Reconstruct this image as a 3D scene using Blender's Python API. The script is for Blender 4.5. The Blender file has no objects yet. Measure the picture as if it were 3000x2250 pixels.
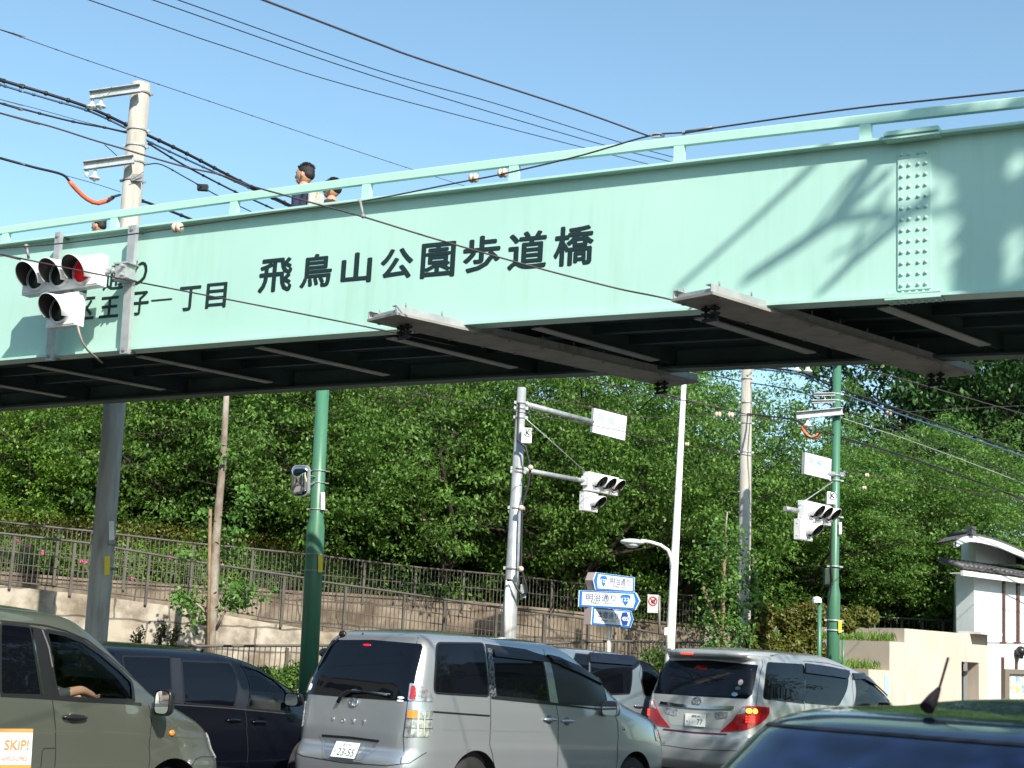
import bpy, bmesh, math, random
import numpy as np
from mathutils import Vector, Matrix
R = math.radians
rng = np.random.default_rng(7)
random.seed(7)
scene = bpy.context.scene
COL = scene.collection

# ---------------------------------------------------------------- camera
F_PX, PITCH, ROLL, EYE = 4400.0, R(10.4), R(2.8), 1.67
_F = Vector((0, math.cos(PITCH), math.sin(PITCH)))
_r0 = Vector((1, 0, 0)); _u0 = Vector((0, -math.sin(PITCH), math.cos(PITCH)))
_R = math.cos(ROLL) * _r0 + math.sin(ROLL) * _u0
_U = math.cos(ROLL) * _u0 - math.sin(ROLL) * _r0
CAM = Vector((0, 0, EYE))
cd = bpy.data.cameras.new('camera'); cam = bpy.data.objects.new('camera', cd); COL.objects.link(cam)
M = Matrix.Identity(4)
for i in range(3):
    M[i][0] = _R[i]; M[i][1] = _U[i]; M[i][2] = -_F[i]; M[i][3] = CAM[i]
cam.matrix_world = M
cd.sensor_width = 36; cd.lens = 36 * F_PX / 3000; cd.clip_start = 0.1; cd.clip_end = 3000
cd.dof.use_dof = True; cd.dof.focus_distance = 17.5; cd.dof.aperture_fstop = 4.5
scene.camera = cam

# ---------------------------------------------------------------- light
SUN_EL = R(37); SUN_AZ = math.atan2(-0.920, 0.399)
world = bpy.data.worlds.new("World"); scene.world = world; world.use_nodes = True
nt = world.node_tree; bg = nt.nodes['Background']
sky = nt.nodes.new('ShaderNodeTexSky'); sky.sky_type = 'NISHITA'; sky.sun_disc = False
sky.sun_elevation = SUN_EL; sky.sun_rotation = math.pi / 2 - SUN_AZ
sky.air_density = 1.0; sky.dust_density = 0.8; sky.ozone_density = 1.0; sky.altitude = 20
tint = nt.nodes.new('ShaderNodeMix'); tint.data_type = 'RGBA'; tint.blend_type = 'MULTIPLY'; tint.inputs[0].default_value = 1; tint.inputs[7].default_value = (.90, 1.045, .99, 1)
nt.links.new(sky.outputs[0], tint.inputs[6]); nt.links.new(tint.outputs[2], bg.inputs[0]); bg.inputs[1].default_value = 0.125
sl = bpy.data.lights.new('sun', 'SUN'); sl.energy = 4.6; sl.angle = R(0.5); sl.color = (1.0, 0.93, 0.82)
so = bpy.data.objects.new('sun', sl); COL.objects.link(so)
sd = Vector((math.cos(SUN_EL) * math.cos(SUN_AZ), math.cos(SUN_EL) * math.sin(SUN_AZ), math.sin(SUN_EL)))
so.rotation_euler = sd.to_track_quat('Z', 'Y').to_euler(); so.location = (0, 0, 60)
scene.view_settings.view_transform = 'Standard'; scene.view_settings.look = 'None'
scene.view_settings.exposure = 0.8; scene.view_settings.gamma = 1

# ---------------------------------------------------------------- photo geometry
def ray(px, py): return _F + _R * ((px - 1500) / F_PX) - _U * ((py - 1125) / F_PX)
def at(px, py, Y):
    r = ray(px, py); return CAM + r * (Y / r.y)
def hit(px, py, p0, n):
    r = ray(px, py); return CAM + r * ((p0 - CAM).dot(n) / r.dot(n))
def interp(x, tab): return float(np.interp(x, [t[0] for t in tab], [t[1] for t in tab]))

# ---------------------------------------------------------------- materials
MATS = {}
def mat(name, col, rough=0.5, metal=0.0, col2=None, scale=4.0, detail=5.0, lo=0.35, hi=0.65, bump=0.0, bscale=None,
        coat=0.0, emit=None, estr=0.0, spec=0.5, stretch=None, flakes=False):
    if name in MATS: return MATS[name]
    m = bpy.data.materials.new(name); m.use_nodes = True; MATS[name] = m
    t = m.node_tree; b = t.nodes['Principled BSDF']
    b.inputs['Base Color'].default_value = (*col, 1); b.inputs['Roughness'].default_value = rough
    b.inputs['Metallic'].default_value = metal; b.inputs['Coat Weight'].default_value = coat
    b.inputs['Coat Roughness'].default_value = 0.03; b.inputs['Specular IOR Level'].default_value = spec
    if emit: b.inputs['Emission Color'].default_value = (*emit, 1); b.inputs['Emission Strength'].default_value = estr
    if col2 or bump:
        tc = t.nodes.new('ShaderNodeTexCoord'); mp = t.nodes.new('ShaderNodeMapping')
        t.links.new(tc.outputs['Object'], mp.inputs[0])
        if stretch: mp.inputs['Scale'].default_value = stretch
    if col2:
        n = t.nodes.new('ShaderNodeTexNoise'); n.inputs['Scale'].default_value = scale; n.inputs['Detail'].default_value = detail
        t.links.new(mp.outputs[0], n.inputs['Vector'])
        r = t.nodes.new('ShaderNodeValToRGB'); r.color_ramp.elements[0].position = lo; r.color_ramp.elements[1].position = hi
        r.color_ramp.elements[0].color = (*col2, 1); r.color_ramp.elements[1].color = (*col, 1)
        t.links.new(n.outputs[0], r.inputs[0]); t.links.new(r.outputs[0], b.inputs['Base Color'])
    if bump:
        n2 = t.nodes.new('ShaderNodeTexNoise'); n2.inputs['Scale'].default_value = bscale or scale * 4; n2.inputs['Detail'].default_value = 4
        t.links.new(mp.outputs[0], n2.inputs['Vector'])
        bp = t.nodes.new('ShaderNodeBump'); bp.inputs['Strength'].default_value = bump; bp.inputs['Distance'].default_value = 0.02
        t.links.new(n2.outputs[0], bp.inputs['Height']); t.links.new(bp.outputs[0], b.inputs['Normal'])
    return m
def weather(m, dark=(.78, .80, .74), sc=1.0):
    """faint vertical rain streaks and small scuffs over a paint"""
    t = m.node_tree; N = t.nodes.new; L = t.links.new; b = t.nodes['Principled BSDF']; src = b.inputs['Base Color'].links[0].from_socket
    tc = N('ShaderNodeTexCoord'); mp = N('ShaderNodeMapping'); mp.inputs['Scale'].default_value = (9 * sc, 9 * sc, .7 * sc); L(tc.outputs['Object'], mp.inputs[0])
    n = N('ShaderNodeTexNoise'); n.inputs['Scale'].default_value = 1.3; n.inputs['Detail'].default_value = 6; L(mp.outputs[0], n.inputs['Vector'])
    n2 = N('ShaderNodeTexNoise'); n2.inputs['Scale'].default_value = .8 * sc; n2.inputs['Detail'].default_value = 3; L(tc.outputs['Object'], n2.inputs['Vector'])
    mu = N('ShaderNodeMath'); mu.operation = 'MULTIPLY'; L(n.outputs[0], mu.inputs[0]); L(n2.outputs[0], mu.inputs[1])
    r = N('ShaderNodeMapRange'); r.inputs[1].default_value = .27; r.inputs[2].default_value = .42; r.inputs[3].default_value = 0; r.inputs[4].default_value = .75; L(mu.outputs[0], r.inputs[0])
    mx = N('ShaderNodeMix'); mx.data_type = 'RGBA'; mx.blend_type = 'MULTIPLY'; L(r.outputs[0], mx.inputs[0]); L(src, mx.inputs[6]); mx.inputs[7].default_value = (*dark, 1); L(mx.outputs[2], b.inputs['Base Color'])
def glass_mat(name, tint, fac=0.12):
    m = bpy.data.materials.new(name); m.use_nodes = True; t = m.node_tree; t.nodes.clear()
    o = t.nodes.new('ShaderNodeOutputMaterial'); mx = t.nodes.new('ShaderNodeMixShader')
    tr = t.nodes.new('ShaderNodeBsdfTransparent'); tr.inputs[0].default_value = (*tint, 1)
    g = t.nodes.new('ShaderNodeBsdfGlossy'); g.inputs['Roughness'].default_value = 0.01
    fr = t.nodes.new('ShaderNodeFresnel'); fr.inputs[0].default_value = 1.5
    ad = t.nodes.new('ShaderNodeMath'); ad.operation = 'ADD'; ad.inputs[1].default_value = fac * 0.3
    t.links.new(fr.outputs[0], ad.inputs[0]); t.links.new(ad.outputs[0], mx.inputs[0])
    t.links.new(tr.outputs[0], mx.inputs[1]); t.links.new(g.outputs[0], mx.inputs[2]); t.links.new(mx.outputs[0], o.inputs[0])
    return m

# ---------------------------------------------------------------- mesh builder
def frame(d, up=Vector((0, 0, 1))):
    d = Vector(d).normalized()
    if abs(d.dot(up)) > 0.98: up = Vector((1, 0, 0)) if abs(d.x) < 0.9 else Vector((0, 1, 0))
    a = d.cross(up).normalized(); b = a.cross(d).normalized(); return a, b, d
class MB:
    def __init__(s): s.v = []; s.f = []; s.mi = []; s.sm = []
    def add(s, vs, fs, mi=0, smooth=False):
        o = len(s.v); s.v += [tuple(v) for v in vs]
        for f in fs: s.f.append(tuple(i + o for i in f)); s.mi.append(mi); s.sm.append(smooth)
        return s
    def box(s, c, size, axes=None, mi=0):
        c = Vector(c); ax = axes or (Vector((1, 0, 0)), Vector((0, 1, 0)), Vector((0, 0, 1)))
        vs = [c + ax[0] * (size[0] / 2 * i) + ax[1] * (size[1] / 2 * j) + ax[2] * (size[2] / 2 * k) for i in (-1, 1) for j in (-1, 1) for k in (-1, 1)]
        return s.add(vs, [(0, 1, 3, 2), (4, 6, 7, 5), (0, 4, 5, 1), (2, 3, 7, 6), (0, 2, 6, 4), (1, 5, 7, 3)], mi)
    def bar(s, p, q, w, h=None, mi=0, up=Vector((0, 0, 1))):
        p = Vector(p); q = Vector(q); a, b, d = frame(q - p, up)
        return s.box((p + q) / 2, (w, h or w, (q - p).length), (a, b, d), mi)
    def tube(s, pts, r, seg=10, mi=0, cap=True, smooth=True):
        pts = [Vector(p) for p in pts]; n = len(pts); rs = r if isinstance(r, (list, tuple)) else [r] * n
        vs = []; up = Vector((0, 0, 1)); pa = None
        for i, p in enumerate(pts):
            d = pts[min(i + 1, n - 1)] - pts[max(i - 1, 0)]
            if pa is None: a, b, d = frame(d)
            else:
                d = d.normalized(); a = (pa - d * pa.dot(d)).normalized(); b = a.cross(d)
            pa = a
            for k in range(seg):
                t = 2 * math.pi * k / seg; vs.append(p + (a * math.cos(t) + b * math.sin(t)) * rs[i])
        fs = []
        for i in range(n - 1):
            for k in range(seg):
                k2 = (k + 1) % seg; fs.append((i * seg + k, i * seg + k2, (i + 1) * seg + k2, (i + 1) * seg + k))
        s.add(vs, fs, mi, smooth)
        if cap:
            o = len(s.v) - n * seg
            s.f.append(tuple(o + k for k in range(seg))); s.mi.append(mi); s.sm.append(False)
            s.f.append(tuple(o + (n - 1) * seg + k for k in range(seg - 1, -1, -1))); s.mi.append(mi); s.sm.append(False)
        return s
    def cyl(s, p, q, r, r2=None, seg=16, mi=0, cap=True): return s.tube([p, q], [r, r if r2 is None else r2], seg, mi, cap)
    def lathe(s, c, axis, prof, seg=16, mi=0):
        c = Vector(c); a, b, d = frame(axis)
        vs = [c + d * h + (a * math.cos(2 * math.pi * k / seg) + b * math.sin(2 * math.pi * k / seg)) * r for (r, h) in prof for k in range(seg)]
        fs = [(i * seg + k, i * seg + (k + 1) % seg, (i + 1) * seg + (k + 1) % seg, (i + 1) * seg + k) for i in range(len(prof) - 1) for k in range(seg)]
        return s.add(vs, fs, mi, True)
    def ball(s, c, r, seg=12, mi=0, axes=None):
        rr = r if isinstance(r, (list, tuple)) else (r, r, r); c = Vector(c)
        ax = axes or (Vector((1, 0, 0)), Vector((0, 1, 0)), Vector((0, 0, 1))); n = seg // 2
        vs = []
        for i in range(n + 1):
            ph = math.pi * i / n
            for k in range(seg):
                t = 2 * math.pi * k / seg
                vs.append(c + ax[0] * (rr[0] * math.sin(ph) * math.cos(t)) + ax[1] * (rr[1] * math.sin(ph) * math.sin(t)) + ax[2] * (rr[2] * math.cos(ph)))
        fs = [(i * seg + k, (i + 1) * seg + k, (i + 1) * seg + (k + 1) % seg, i * seg + (k + 1) % seg) for i in range(n) for k in range(seg)]
        return s.add(vs, fs, mi, True)
    def prism(s, poly, off, mi=0):
        """poly: list of 3-D points, off: vector"""
        n = len(poly); poly = [Vector(p) for p in poly]; off = Vector(off)
        vs = poly + [p + off for p in poly]
        fs = [tuple(range(n - 1, -1, -1)), tuple(range(n, 2 * n))] + [(i, (i + 1) % n, n + (i + 1) % n, n + i) for i in range(n)]
        return s.add(vs, fs, mi)
    def build(s, name, m, parent=None, inv=None, bevel=0):
        me = bpy.data.meshes.new(name)
        vs = s.v
        if inv is not None: vs = [tuple(inv @ Vector(v)) for v in vs]
        me.from_pydata(vs, [], s.f)
        for mm in (m if isinstance(m, (list, tuple)) else [m]): me.materials.append(mm)
        me.polygons.foreach_set('material_index', s.mi); me.polygons.foreach_set('use_smooth', s.sm)
        bm = bmesh.new(); bm.from_mesh(me); bmesh.ops.remove_doubles(bm, verts=bm.verts, dist=1e-5)
        bmesh.ops.recalc_face_normals(bm, faces=bm.faces); bm.to_mesh(me); bm.free()
        return link(name, me, parent, bevel)
def link(name, me, parent=None, bevel=0):
    o = bpy.data.objects.new(name, me); COL.objects.link(o)
    if parent is not None: o.parent = parent
    if bevel:
        b = o.modifiers.new('bevel', 'BEVEL'); b.width = bevel; b.segments = 2; b.limit_method = 'ANGLE'
    return o
def tag(o, label, cat, group=None, kind=None):
    if label: o['label'] = label
    if cat: o['category'] = cat
    if group: o['group'] = group
    if kind: o['kind'] = kind
    return o
INV = {}
def thing(name, label, cat, loc=(0, 0, 0), Mx=None, group=None):
    o = bpy.data.objects.new(name, None); COL.objects.link(o); o.empty_display_size = 0.2
    Mx = Mx or Matrix.Translation(Vector(loc)); o.matrix_world = Mx
    tag(o, label, cat, group); INV[o.name] = Mx.inverted(); return o
def part(name, mb, m, t, bevel=0, world=True, label=None):
    """a part given in world coordinates, stored in its thing's frame"""
    o = mb.build(name, m, t, INV.get(t.name) if world else None, bevel)
    if t.name in INV: INV[o.name] = INV[t.name]
    else: INV[o.name] = INV.get(getattr(t.parent, 'name', ''), None)
    if label: o['label'] = label
    return o
def sub(name, mb, m, p, bevel=0):
    """sub-part under a mesh part whose frame is its thing's frame"""
    o = mb.build(name, m, p, INV.get(p.name), bevel); return o
def struct(name, mb, m): o = mb.build(name, m); o['kind'] = 'structure'; return o

def text_obj(name, s, size, m, Mx, parent=None, extrude=0.002, fat=0.0, sx=1.0, world=True, align='CENTER', thick=False):
    c = bpy.data.curves.new(name, 'FONT'); c.body = s; c.size = size; c.align_x = align; c.align_y = 'CENTER'
    c.extrude = extrude; c.offset = 0 if thick else fat; c.resolution_u = 3
    tmp = bpy.data.objects.new('tmp_text', c); COL.objects.link(tmp)
    bpy.context.view_layer.update()
    me = bpy.data.meshes.new_from_object(tmp.evaluated_get(bpy.context.evaluated_depsgraph_get()))
    bpy.data.objects.remove(tmp)
    if fat and thick:
        vs = np.empty(len(me.vertices) * 3); me.vertices.foreach_get('co', vs); vs = vs.reshape(-1, 3); fs = [tuple(p.vertices) for p in me.polygons]; n0 = len(vs); V = []; Fc = []
        for k in range(17):
            a = 2 * math.pi * k / 8; rr = 0 if k == 16 else fat * (1 if k < 8 else .5); V += (vs + [math.cos(a) * rr, math.sin(a) * rr, .0002 * k]).tolist(); Fc += [tuple(i + k * n0 for i in f) for f in fs]
        me = bpy.data.meshes.new(name); me.from_pydata(V, [], Fc)
    # centre on the glyph's own box
    co = np.empty(len(me.vertices) * 3); me.vertices.foreach_get('co', co); co = co.reshape(-1, 3)
    if align == 'CENTER' and len(co): co[:, 0] -= (co[:, 0].min() + co[:, 0].max()) / 2; co[:, 1] -= (co[:, 1].min() + co[:, 1].max()) / 2
    co[:, 0] *= sx
    me.vertices.foreach_set('co', co.ravel())
    inv = INV.get(parent.name) if (parent is not None and world) else None
    me.transform((inv @ Mx) if inv is not None else Mx)
    me.materials.clear(); me.materials.append(m)
    return link(name, me, parent)
def axes_matrix(o, x, y):
    x = Vector(x).normalized(); z = x.cross(Vector(y)).normalized(); y = z.cross(x).normalized()
    Mx = Matrix.Identity(4)
    for i in range(3): Mx[i][0] = x[i]; Mx[i][1] = y[i]; Mx[i][2] = z[i]; Mx[i][3] = o[i]
    return Mx
def copy_tree(o, parent=None, **kw):
    c = o.copy(); COL.objects.link(c); c.parent = parent
    for ch in list(o.children): copy_tree(ch, c)
    return c

# ---------------------------------------------------------------- palette
MINT = mat('mint_paint', (0.405, 0.62, 0.55), 0.42, col2=(0.35, 0.575, 0.50), scale=0.55, lo=.3, hi=.68, bump=0.12, bscale=1.6)
weather(MINT, (.90, .91, .88))
MINT_D = mat('mint_paint_under_shade', (0.022, 0.05, 0.048), 0.7, col2=(0.012, 0.028, 0.028), scale=2.0)  # mint with the shade under the deck put into its colour
GALV = mat('galvanised_steel', (0.42, 0.44, 0.45), 0.45, 0.35, col2=(0.33, 0.35, 0.36), scale=9)
GALV_D = mat('dull_zinc', (0.28, 0.28, 0.28), 0.55, 0.2, col2=(0.2, 0.2, 0.2), scale=12)
BOARD = mat('grey_cross_board', (0.27, 0.255, 0.225), 0.7, col2=(0.20, 0.19, 0.165), scale=5)
BLACKP = mat('black_plastic', (0.012, 0.012, 0.013), 0.35)
BLACKM = mat('matt_black', (0.01, 0.01, 0.011), 0.75)
WHITEP = mat('white_paint', (0.78, 0.79, 0.78), 0.35, col2=(0.68, 0.68, 0.66), scale=6)
LETTER = mat('dark_green_lettering', (0.008, 0.022, 0.022), 0.4)
CONC = mat('pole_concrete', (0.40, 0.385, 0.345), 0.85, col2=(0.30, 0.285, 0.25), scale=3, stretch=(3, 3, .5), bump=.2, bscale=60)
weather(CONC, (.55, .52, .47), 1.6)
GREENP = mat('green_pole_paint', (0.062, 0.19, 0.115), 0.38, col2=(0.05, 0.155, 0.095), scale=3, stretch=(2, 2, .4))
weather(GREENP, (.6, .62, .55), 1.5); weather(GALV, (.6, .56, .5), 1.6)
CABLE = mat('black_cable', (0.015, 0.014, 0.016), 0.5)
CABLEB = mat('blue_grey_cable', (0.05, 0.09, 0.17), 0.45)
CABLER = mat('rusty_stranded_wire', (0.05, 0.032, 0.035), 0.6)
CERAM = mat('ceramic_insulator', (0.66, 0.56, 0.44), 0.3, col2=(0.45, 0.34, 0.24), scale=30)
CERAMW = mat('white_porcelain', (0.7, 0.7, 0.68), 0.2)
ORANGE = mat('orange_sleeve', (0.75, 0.13, 0.045), 0.45)
BRONZE = mat('bronze_fence_paint', (0.095, 0.085, 0.075), 0.5, col2=(0.065, 0.058, 0.05), scale=5)
SKIN = mat('skin', (0.50, 0.27, 0.18), 0.55)
HAIR = mat('black_hair', (0.012, 0.010, 0.010), 0.6, bump=.5, bscale=120)
CHROME = mat('chrome', (0.75, 0.76, 0.78), 0.08, 1.0)
# ================================================================ footbridge
BP0 = at(0, 890, 16.55); BP1 = at(3000, 608, 11.15)
BT = Vector((BP1.x - BP0.x, BP1.y - BP0.y, 0)); BLEN = BT.length; BT.normalize()
BN = Vector((BT.y, -BT.x, 0))                       # points to the camera's side
BO = Vector((BP0.x, BP0.y, 0)); UP = Vector((0, 0, 1))
def bpx(px, py, d=0.0):
    """photo point on the vertical plane d metres in front of the girder web -> (s, z)"""
    p = hit(px, py, BO + BN * d, BN); return (p - BO).dot(BT), p.z
def br(s, z, d=0.0): return BO + BT * s + BN * d + UP * z
topt = [bpx(*q) for q in ((0, 725), (300, 679), (600, 640), (1000, 596), (1500, 547), (2000, 488), (2500, 420), (3000, 364))]
bott = [bpx(*q) for q in ((0, 1052), (300, 1030), (600, 1008), (1000, 975), (1500, 936), (2000, 905), (2500, 874), (3000, 851))]
railt = [bpx(*q) for q in ((0, 666), (500, 601), (1000, 530), (1500, 460), (2000, 400), (2500, 345), (3000, 288))]
def fitz(tab):
    a = np.polyfit([t[0] for t in tab], [t[1] for t in tab], 2); return lambda s: float(np.polyval(a, s))
ztop = fitz(topt); zbot = fitz(bott); zrail = fitz(railt)
S0, S1, W, DT = -6.0, BLEN + 6.0, 2.42, 0.10
SS = list(np.arange(S0, S1 + .01, 0.5))
bridge = thing('footbridge', 'pale mint green steel footbridge crossing over the road', 'footbridge', br(0, 0, 0))
def strip(mb, prof, flip=1):
    """sweep a closed profile [(d, z-function)] along the bridge"""
    n = len(prof); vs = []; fs = []
    for s in SS:
        for d, zf in prof: vs.append(br(s, zf(s), d))
    for i in range(len(SS) - 1):
        for k in range(n): fs.append((i * n + k, i * n + (k + 1) % n, (i + 1) * n + (k + 1) % n, (i + 1) * n + k))
    fs += [tuple(range(n)), tuple((len(SS) - 1) * n + k for k in range(n))]
    mb.add(vs, fs)
def o_(f, dz): return lambda s: f(s) + dz
def girder(dc, sgn):
    mb = MB()
    strip(mb, [(dc + .006, zbot), (dc + .006, o_(ztop, -.02)), (dc - .006, o_(ztop, -.02)), (dc - .006, zbot)])
    strip(mb, [(dc + sgn * DT, o_(ztop, -.022)), (dc + sgn * DT, ztop), (dc - sgn * .13, ztop), (dc - sgn * .13, o_(ztop, -.022))])
    strip(mb, [(dc + sgn * .075, o_(zbot, -.028)), (dc + sgn * .075, o_(zbot, -.002)), (dc - sgn * .12, o_(zbot, -.002)), (dc - sgn * .12, o_(zbot, -.028))])
    return mb
g1 = part('girder', girder(0, 1), MINT, bridge)
MINT_F = mat('mint_paint_far_shade', (0.07, 0.12, 0.105), 0.6, col2=(0.045, 0.08, 0.072), scale=2.0)  # far girder's mint, darkened so the colour itself carries the shade
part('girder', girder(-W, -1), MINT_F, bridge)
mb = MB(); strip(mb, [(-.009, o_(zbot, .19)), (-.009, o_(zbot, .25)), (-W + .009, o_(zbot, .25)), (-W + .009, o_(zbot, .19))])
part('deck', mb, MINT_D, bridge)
# floor beams, near ends measured on the photograph
bx = [bpx(x, y, -.45)[0] for x, y in ((108, 1079), (430, 1055), (800, 1035), (1193, 1013), (1623, 988), (2071, 949), (2603, 916))]
step = (bx[-1] - bx[0]) / 6
BEAM = mat('pale_beam_flange', (0.34, 0.34, 0.31), 0.6, col2=(0.26, 0.27, 0.25), scale=5)
BD = Vector((math.cos(R(45)), math.sin(R(45)), 0)); BDN = BT - BD * BT.dot(BD); BDN.normalize(); kd = 1 / -BD.dot(BN)
def bsk(s, z, d): return br(s, z, 0) + BD * (-d * kd)
for k in range(-4, 12):
    s = bx[0] + k * step - (BD.dot(BT) * kd) * .45; z = zbot(s); L_ = (W - .02) * kd
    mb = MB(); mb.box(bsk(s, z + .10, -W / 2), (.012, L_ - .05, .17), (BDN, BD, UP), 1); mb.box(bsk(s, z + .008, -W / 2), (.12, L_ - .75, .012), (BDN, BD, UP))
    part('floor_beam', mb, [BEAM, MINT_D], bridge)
# stringers and pipe under the deck
for d in (-.62, -1.15, -1.68):
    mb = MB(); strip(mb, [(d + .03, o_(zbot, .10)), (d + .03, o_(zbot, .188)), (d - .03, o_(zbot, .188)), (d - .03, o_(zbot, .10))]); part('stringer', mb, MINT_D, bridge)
# hand rails
def rail(d, mi=0):
    mb = MB(); w = .055
    strip(mb, [(d + w / 2, o_(zrail, -.085)), (d + w / 2, o_(zrail, -.012)), (d + w / 4, zrail), (d - w / 4, zrail), (d - w / 2, o_(zrail, -.012)), (d - w / 2, o_(zrail, -.085))]); return mb
for d, nm in ((.02, 'handrail'), (-W - .02, 'handrail')): part(nm, rail(d), MINT, bridge)
rp = [bpx(x, y, 0.02)[0] for x, y in ((18, 700), (335, 655), (687, 610), (1075, 560), (1507, 500), (1992, 430), (2537, 370))]
rs = (rp[-1] - rp[0]) / 6
for k in range(-4, 12):
    s = rp[0] + k * rs
    for d in (.02, -W - .02):
        mb = MB(); a = br(s, ztop(s), d); b = br(s, zrail(s) - .085, d); mb.box((a + b) / 2, (.095, .05, (b - a).z), (BT, BN, UP)); mb.box(a + UP * .004, (.14, .09, .008), (BT, BN, UP))
        part('rail_post', mb, MINT, bridge)
# splice plates with rivets
sA, zA = bpx(2632, 436); sB, zB = bpx(2728, 440)
sc_ = (sA + sB) / 2; hw_ = abs(sB - sA) / 2
mb = MB(); zt, zb = ztop(sc_) - .10, zbot(sc_) + .045
mb.box(br(sc_, (zt + zb) / 2, .012), (hw_ * 2, .012, zt - zb), (BT, BN, UP))
mb.box(br(sc_, ztop(sc_) + .014, .0), (.44, .27, .034), (BT, BN, UP)); mb.box(br(sc_, ztop(sc_) - .030, .075), (.44, .12, .014), (BT, BN, UP))
mb.box(br(sc_, zbot(sc_) - .036, 0), (.44, .16, .014), (BT, BN, UP)); mb.box(br(sc_, zbot(sc_) + .006, .045), (.44, .06, .012), (BT, BN, UP))
for i in range(13):
    z = zb + .04 + (zt - zb - .08) * i / 12
    for u in (-.76, -.30, .26, .70): mb.ball(br(sc_ + hw_ * u, z, .018), (.017, .017, .017), 10, 0, (BT, UP, BN))
for i in range(8):
    s = sc_ - .19 + .054 * i
    mb.ball(br(s, ztop(sc_) - .038, .10), (.014, .014, .014), 8); mb.ball(br(s, zbot(sc_) + .013, .055), (.014, .014, .016), 8); mb.ball(br(s, zbot(sc_) - .045, .04), (.014, .014, .014), 8)
    mb.ball(br(s, zbot(sc_) - .045, -.04), (.014, .014, .014), 8)
part('splice_plate', mb, MINT, bridge)
# lettering painted on the web
def letter(ch, px, py, hpx, fat, wpx=None):
    s, z = bpx(px, py); s2, z2 = bpx(px, py - hpx)
    h = z2 - z; dz = (ztop(s + .2) - ztop(s - .2)) / .4
    o = text_obj('letter', ch, 1.0, LETTER, Matrix.Identity(4), extrude=.0, fat=fat / h * 1.25, thick=True)
    co = np.empty(len(o.data.vertices) * 3); o.data.vertices.foreach_get('co', co); co = co.reshape(-1, 3)
    hh = max(1e-3, co[:, 1].max() - co[:, 1].min()); ww = co[:, 0].max() - co[:, 0].min()
    if ch in '一': k = h * 1.0; 
    else: k = h / hh
    kx = k
    if wpx: kx = (bpx(px + wpx / 2, py)[0] - bpx(px - wpx / 2, py)[0]) / ww
    Mx = axes_matrix(br(s, z, .008), BT + UP * dz, UP)
    o.data.transform(INV[bridge.name] @ Mx @ Matrix.Diagonal((kx, k, 1, 1))); o.parent = bridge
F1 = .0048
q = 3000 / 2212
for ch, x, y, h, w in (('飛', 596, 595, 73, 72), ('鳥', 684, 585, 72, 68), ('山', 771, 579, 66, 66), ('公', 858, 570, 66, 70), ('園', 947, 562, 76, 74), ('歩', 1041, 549, 78, 80), ('道', 1140, 541, 82, 84), ('橋', 1240, 531, 86, 86)):
    letter(ch, x * q, y * q, h * q, F1 * 1.5, w * q)
for ch, x, y, h, w in (('北', 183, 913, 74, 58), ('区', 253, 904, 66, 52), ('王', 322, 900, 62, 56), ('子', 411, 889, 70, 52), ('一', 475, 879, 30, 62), ('丁', 557, 875, 72, 62), ('目', 635, 866, 74, 60),
                       ('明', 162, 838, 70, 56), ('治', 235, 828, 70, 56), ('通', 335, 814, 72, 60), ('り', 412, 799, 72, 42)):
    letter(ch, x, y, h, F1 * .9, w)

# cross boards under the bridge that carry the tram wires
def cross_board(nl, nr, far, label):
    zc = zbot(bpx(*nr, d=.55)[0]) - .07
    def onz(px, py): r = ray(px, py); return CAM + r * ((zc - EYE) / r.z)
    pl, pr, pf = onz(*nl), onz(*nr), onz(*far); c0 = (pl + pr) / 2; ax = (pf - c0); L = ax.length; ax.normalize(); sx = Vector((ax.y, -ax.x, 0)); w = min(.46, abs((pr - pl).dot(sx)))
    A = (sx, ax, UP); c = lambda f, h, e=0: c0 + ax * (L * f) + UP * h + sx * e
    t = thing('wire_support_board', label, 'support board', c0, group='cross boards carrying tram wires under the bridge')
    mbb = MB(); mbb.box(c(.5, 0), (w, L, .022), A)
    for e in (-1, 1):
        mb = MB(); mb.box(c(.5, .045, e * (w / 2 - .02)), (.008, L, .062), A); mb.box(c(.5, .075, e * (w / 2 - .045)), (.05, L, .008), A); part('side_channel', mb, GALV, t)
    for f in (.02, .16, .97):
        mb = MB(); mb.box(c(f, .035), (w - .06, .07, .04), A); part('cross_bar', mb, GALV, t)
    for k in range(10):
        for e in (-1, 1):
            mbb.cyl(c(.03 + .104 * k, -.022, e * (w / 2 - .03)), c(.03 + .104 * k, -.008, e * (w / 2 - .03)), .018, seg=8)
            mbb.cyl(c(.03 + .104 * k, .08, e * (w / 2 - .03)), c(.03 + .104 * k, .12, e * (w / 2 - .03)), .008, seg=6)
    part('board', mbb, BOARD, t)
    for f in (.075, .93):
        mb = MB()
        for e in (-.05, .05):
            for hgt in (0, .045): mb.lathe(c(f, -.03 - hgt, e - .05), (0, 0, -1), [(.012, -.01), (.045, 0), (.04, .015), (.015, .025)], 12)
            mb.cyl(c(f, -.01, e - .05), c(f, -.14, e - .05), .012, seg=8)
        mb.box(c(f, -.13, -.05), (.16, .03, .025), A)
        part('wire_hanger', mb, BLACKM, t)
    return t
cross_board((1057, 935), (1180, 922), (2000, 1125), 'grey board slung under the bridge just right of its middle lettering')
cross_board((1952, 876), (2102, 862), (2800, 1100), 'grey board slung under the bridge left of the riveted splice')

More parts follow.
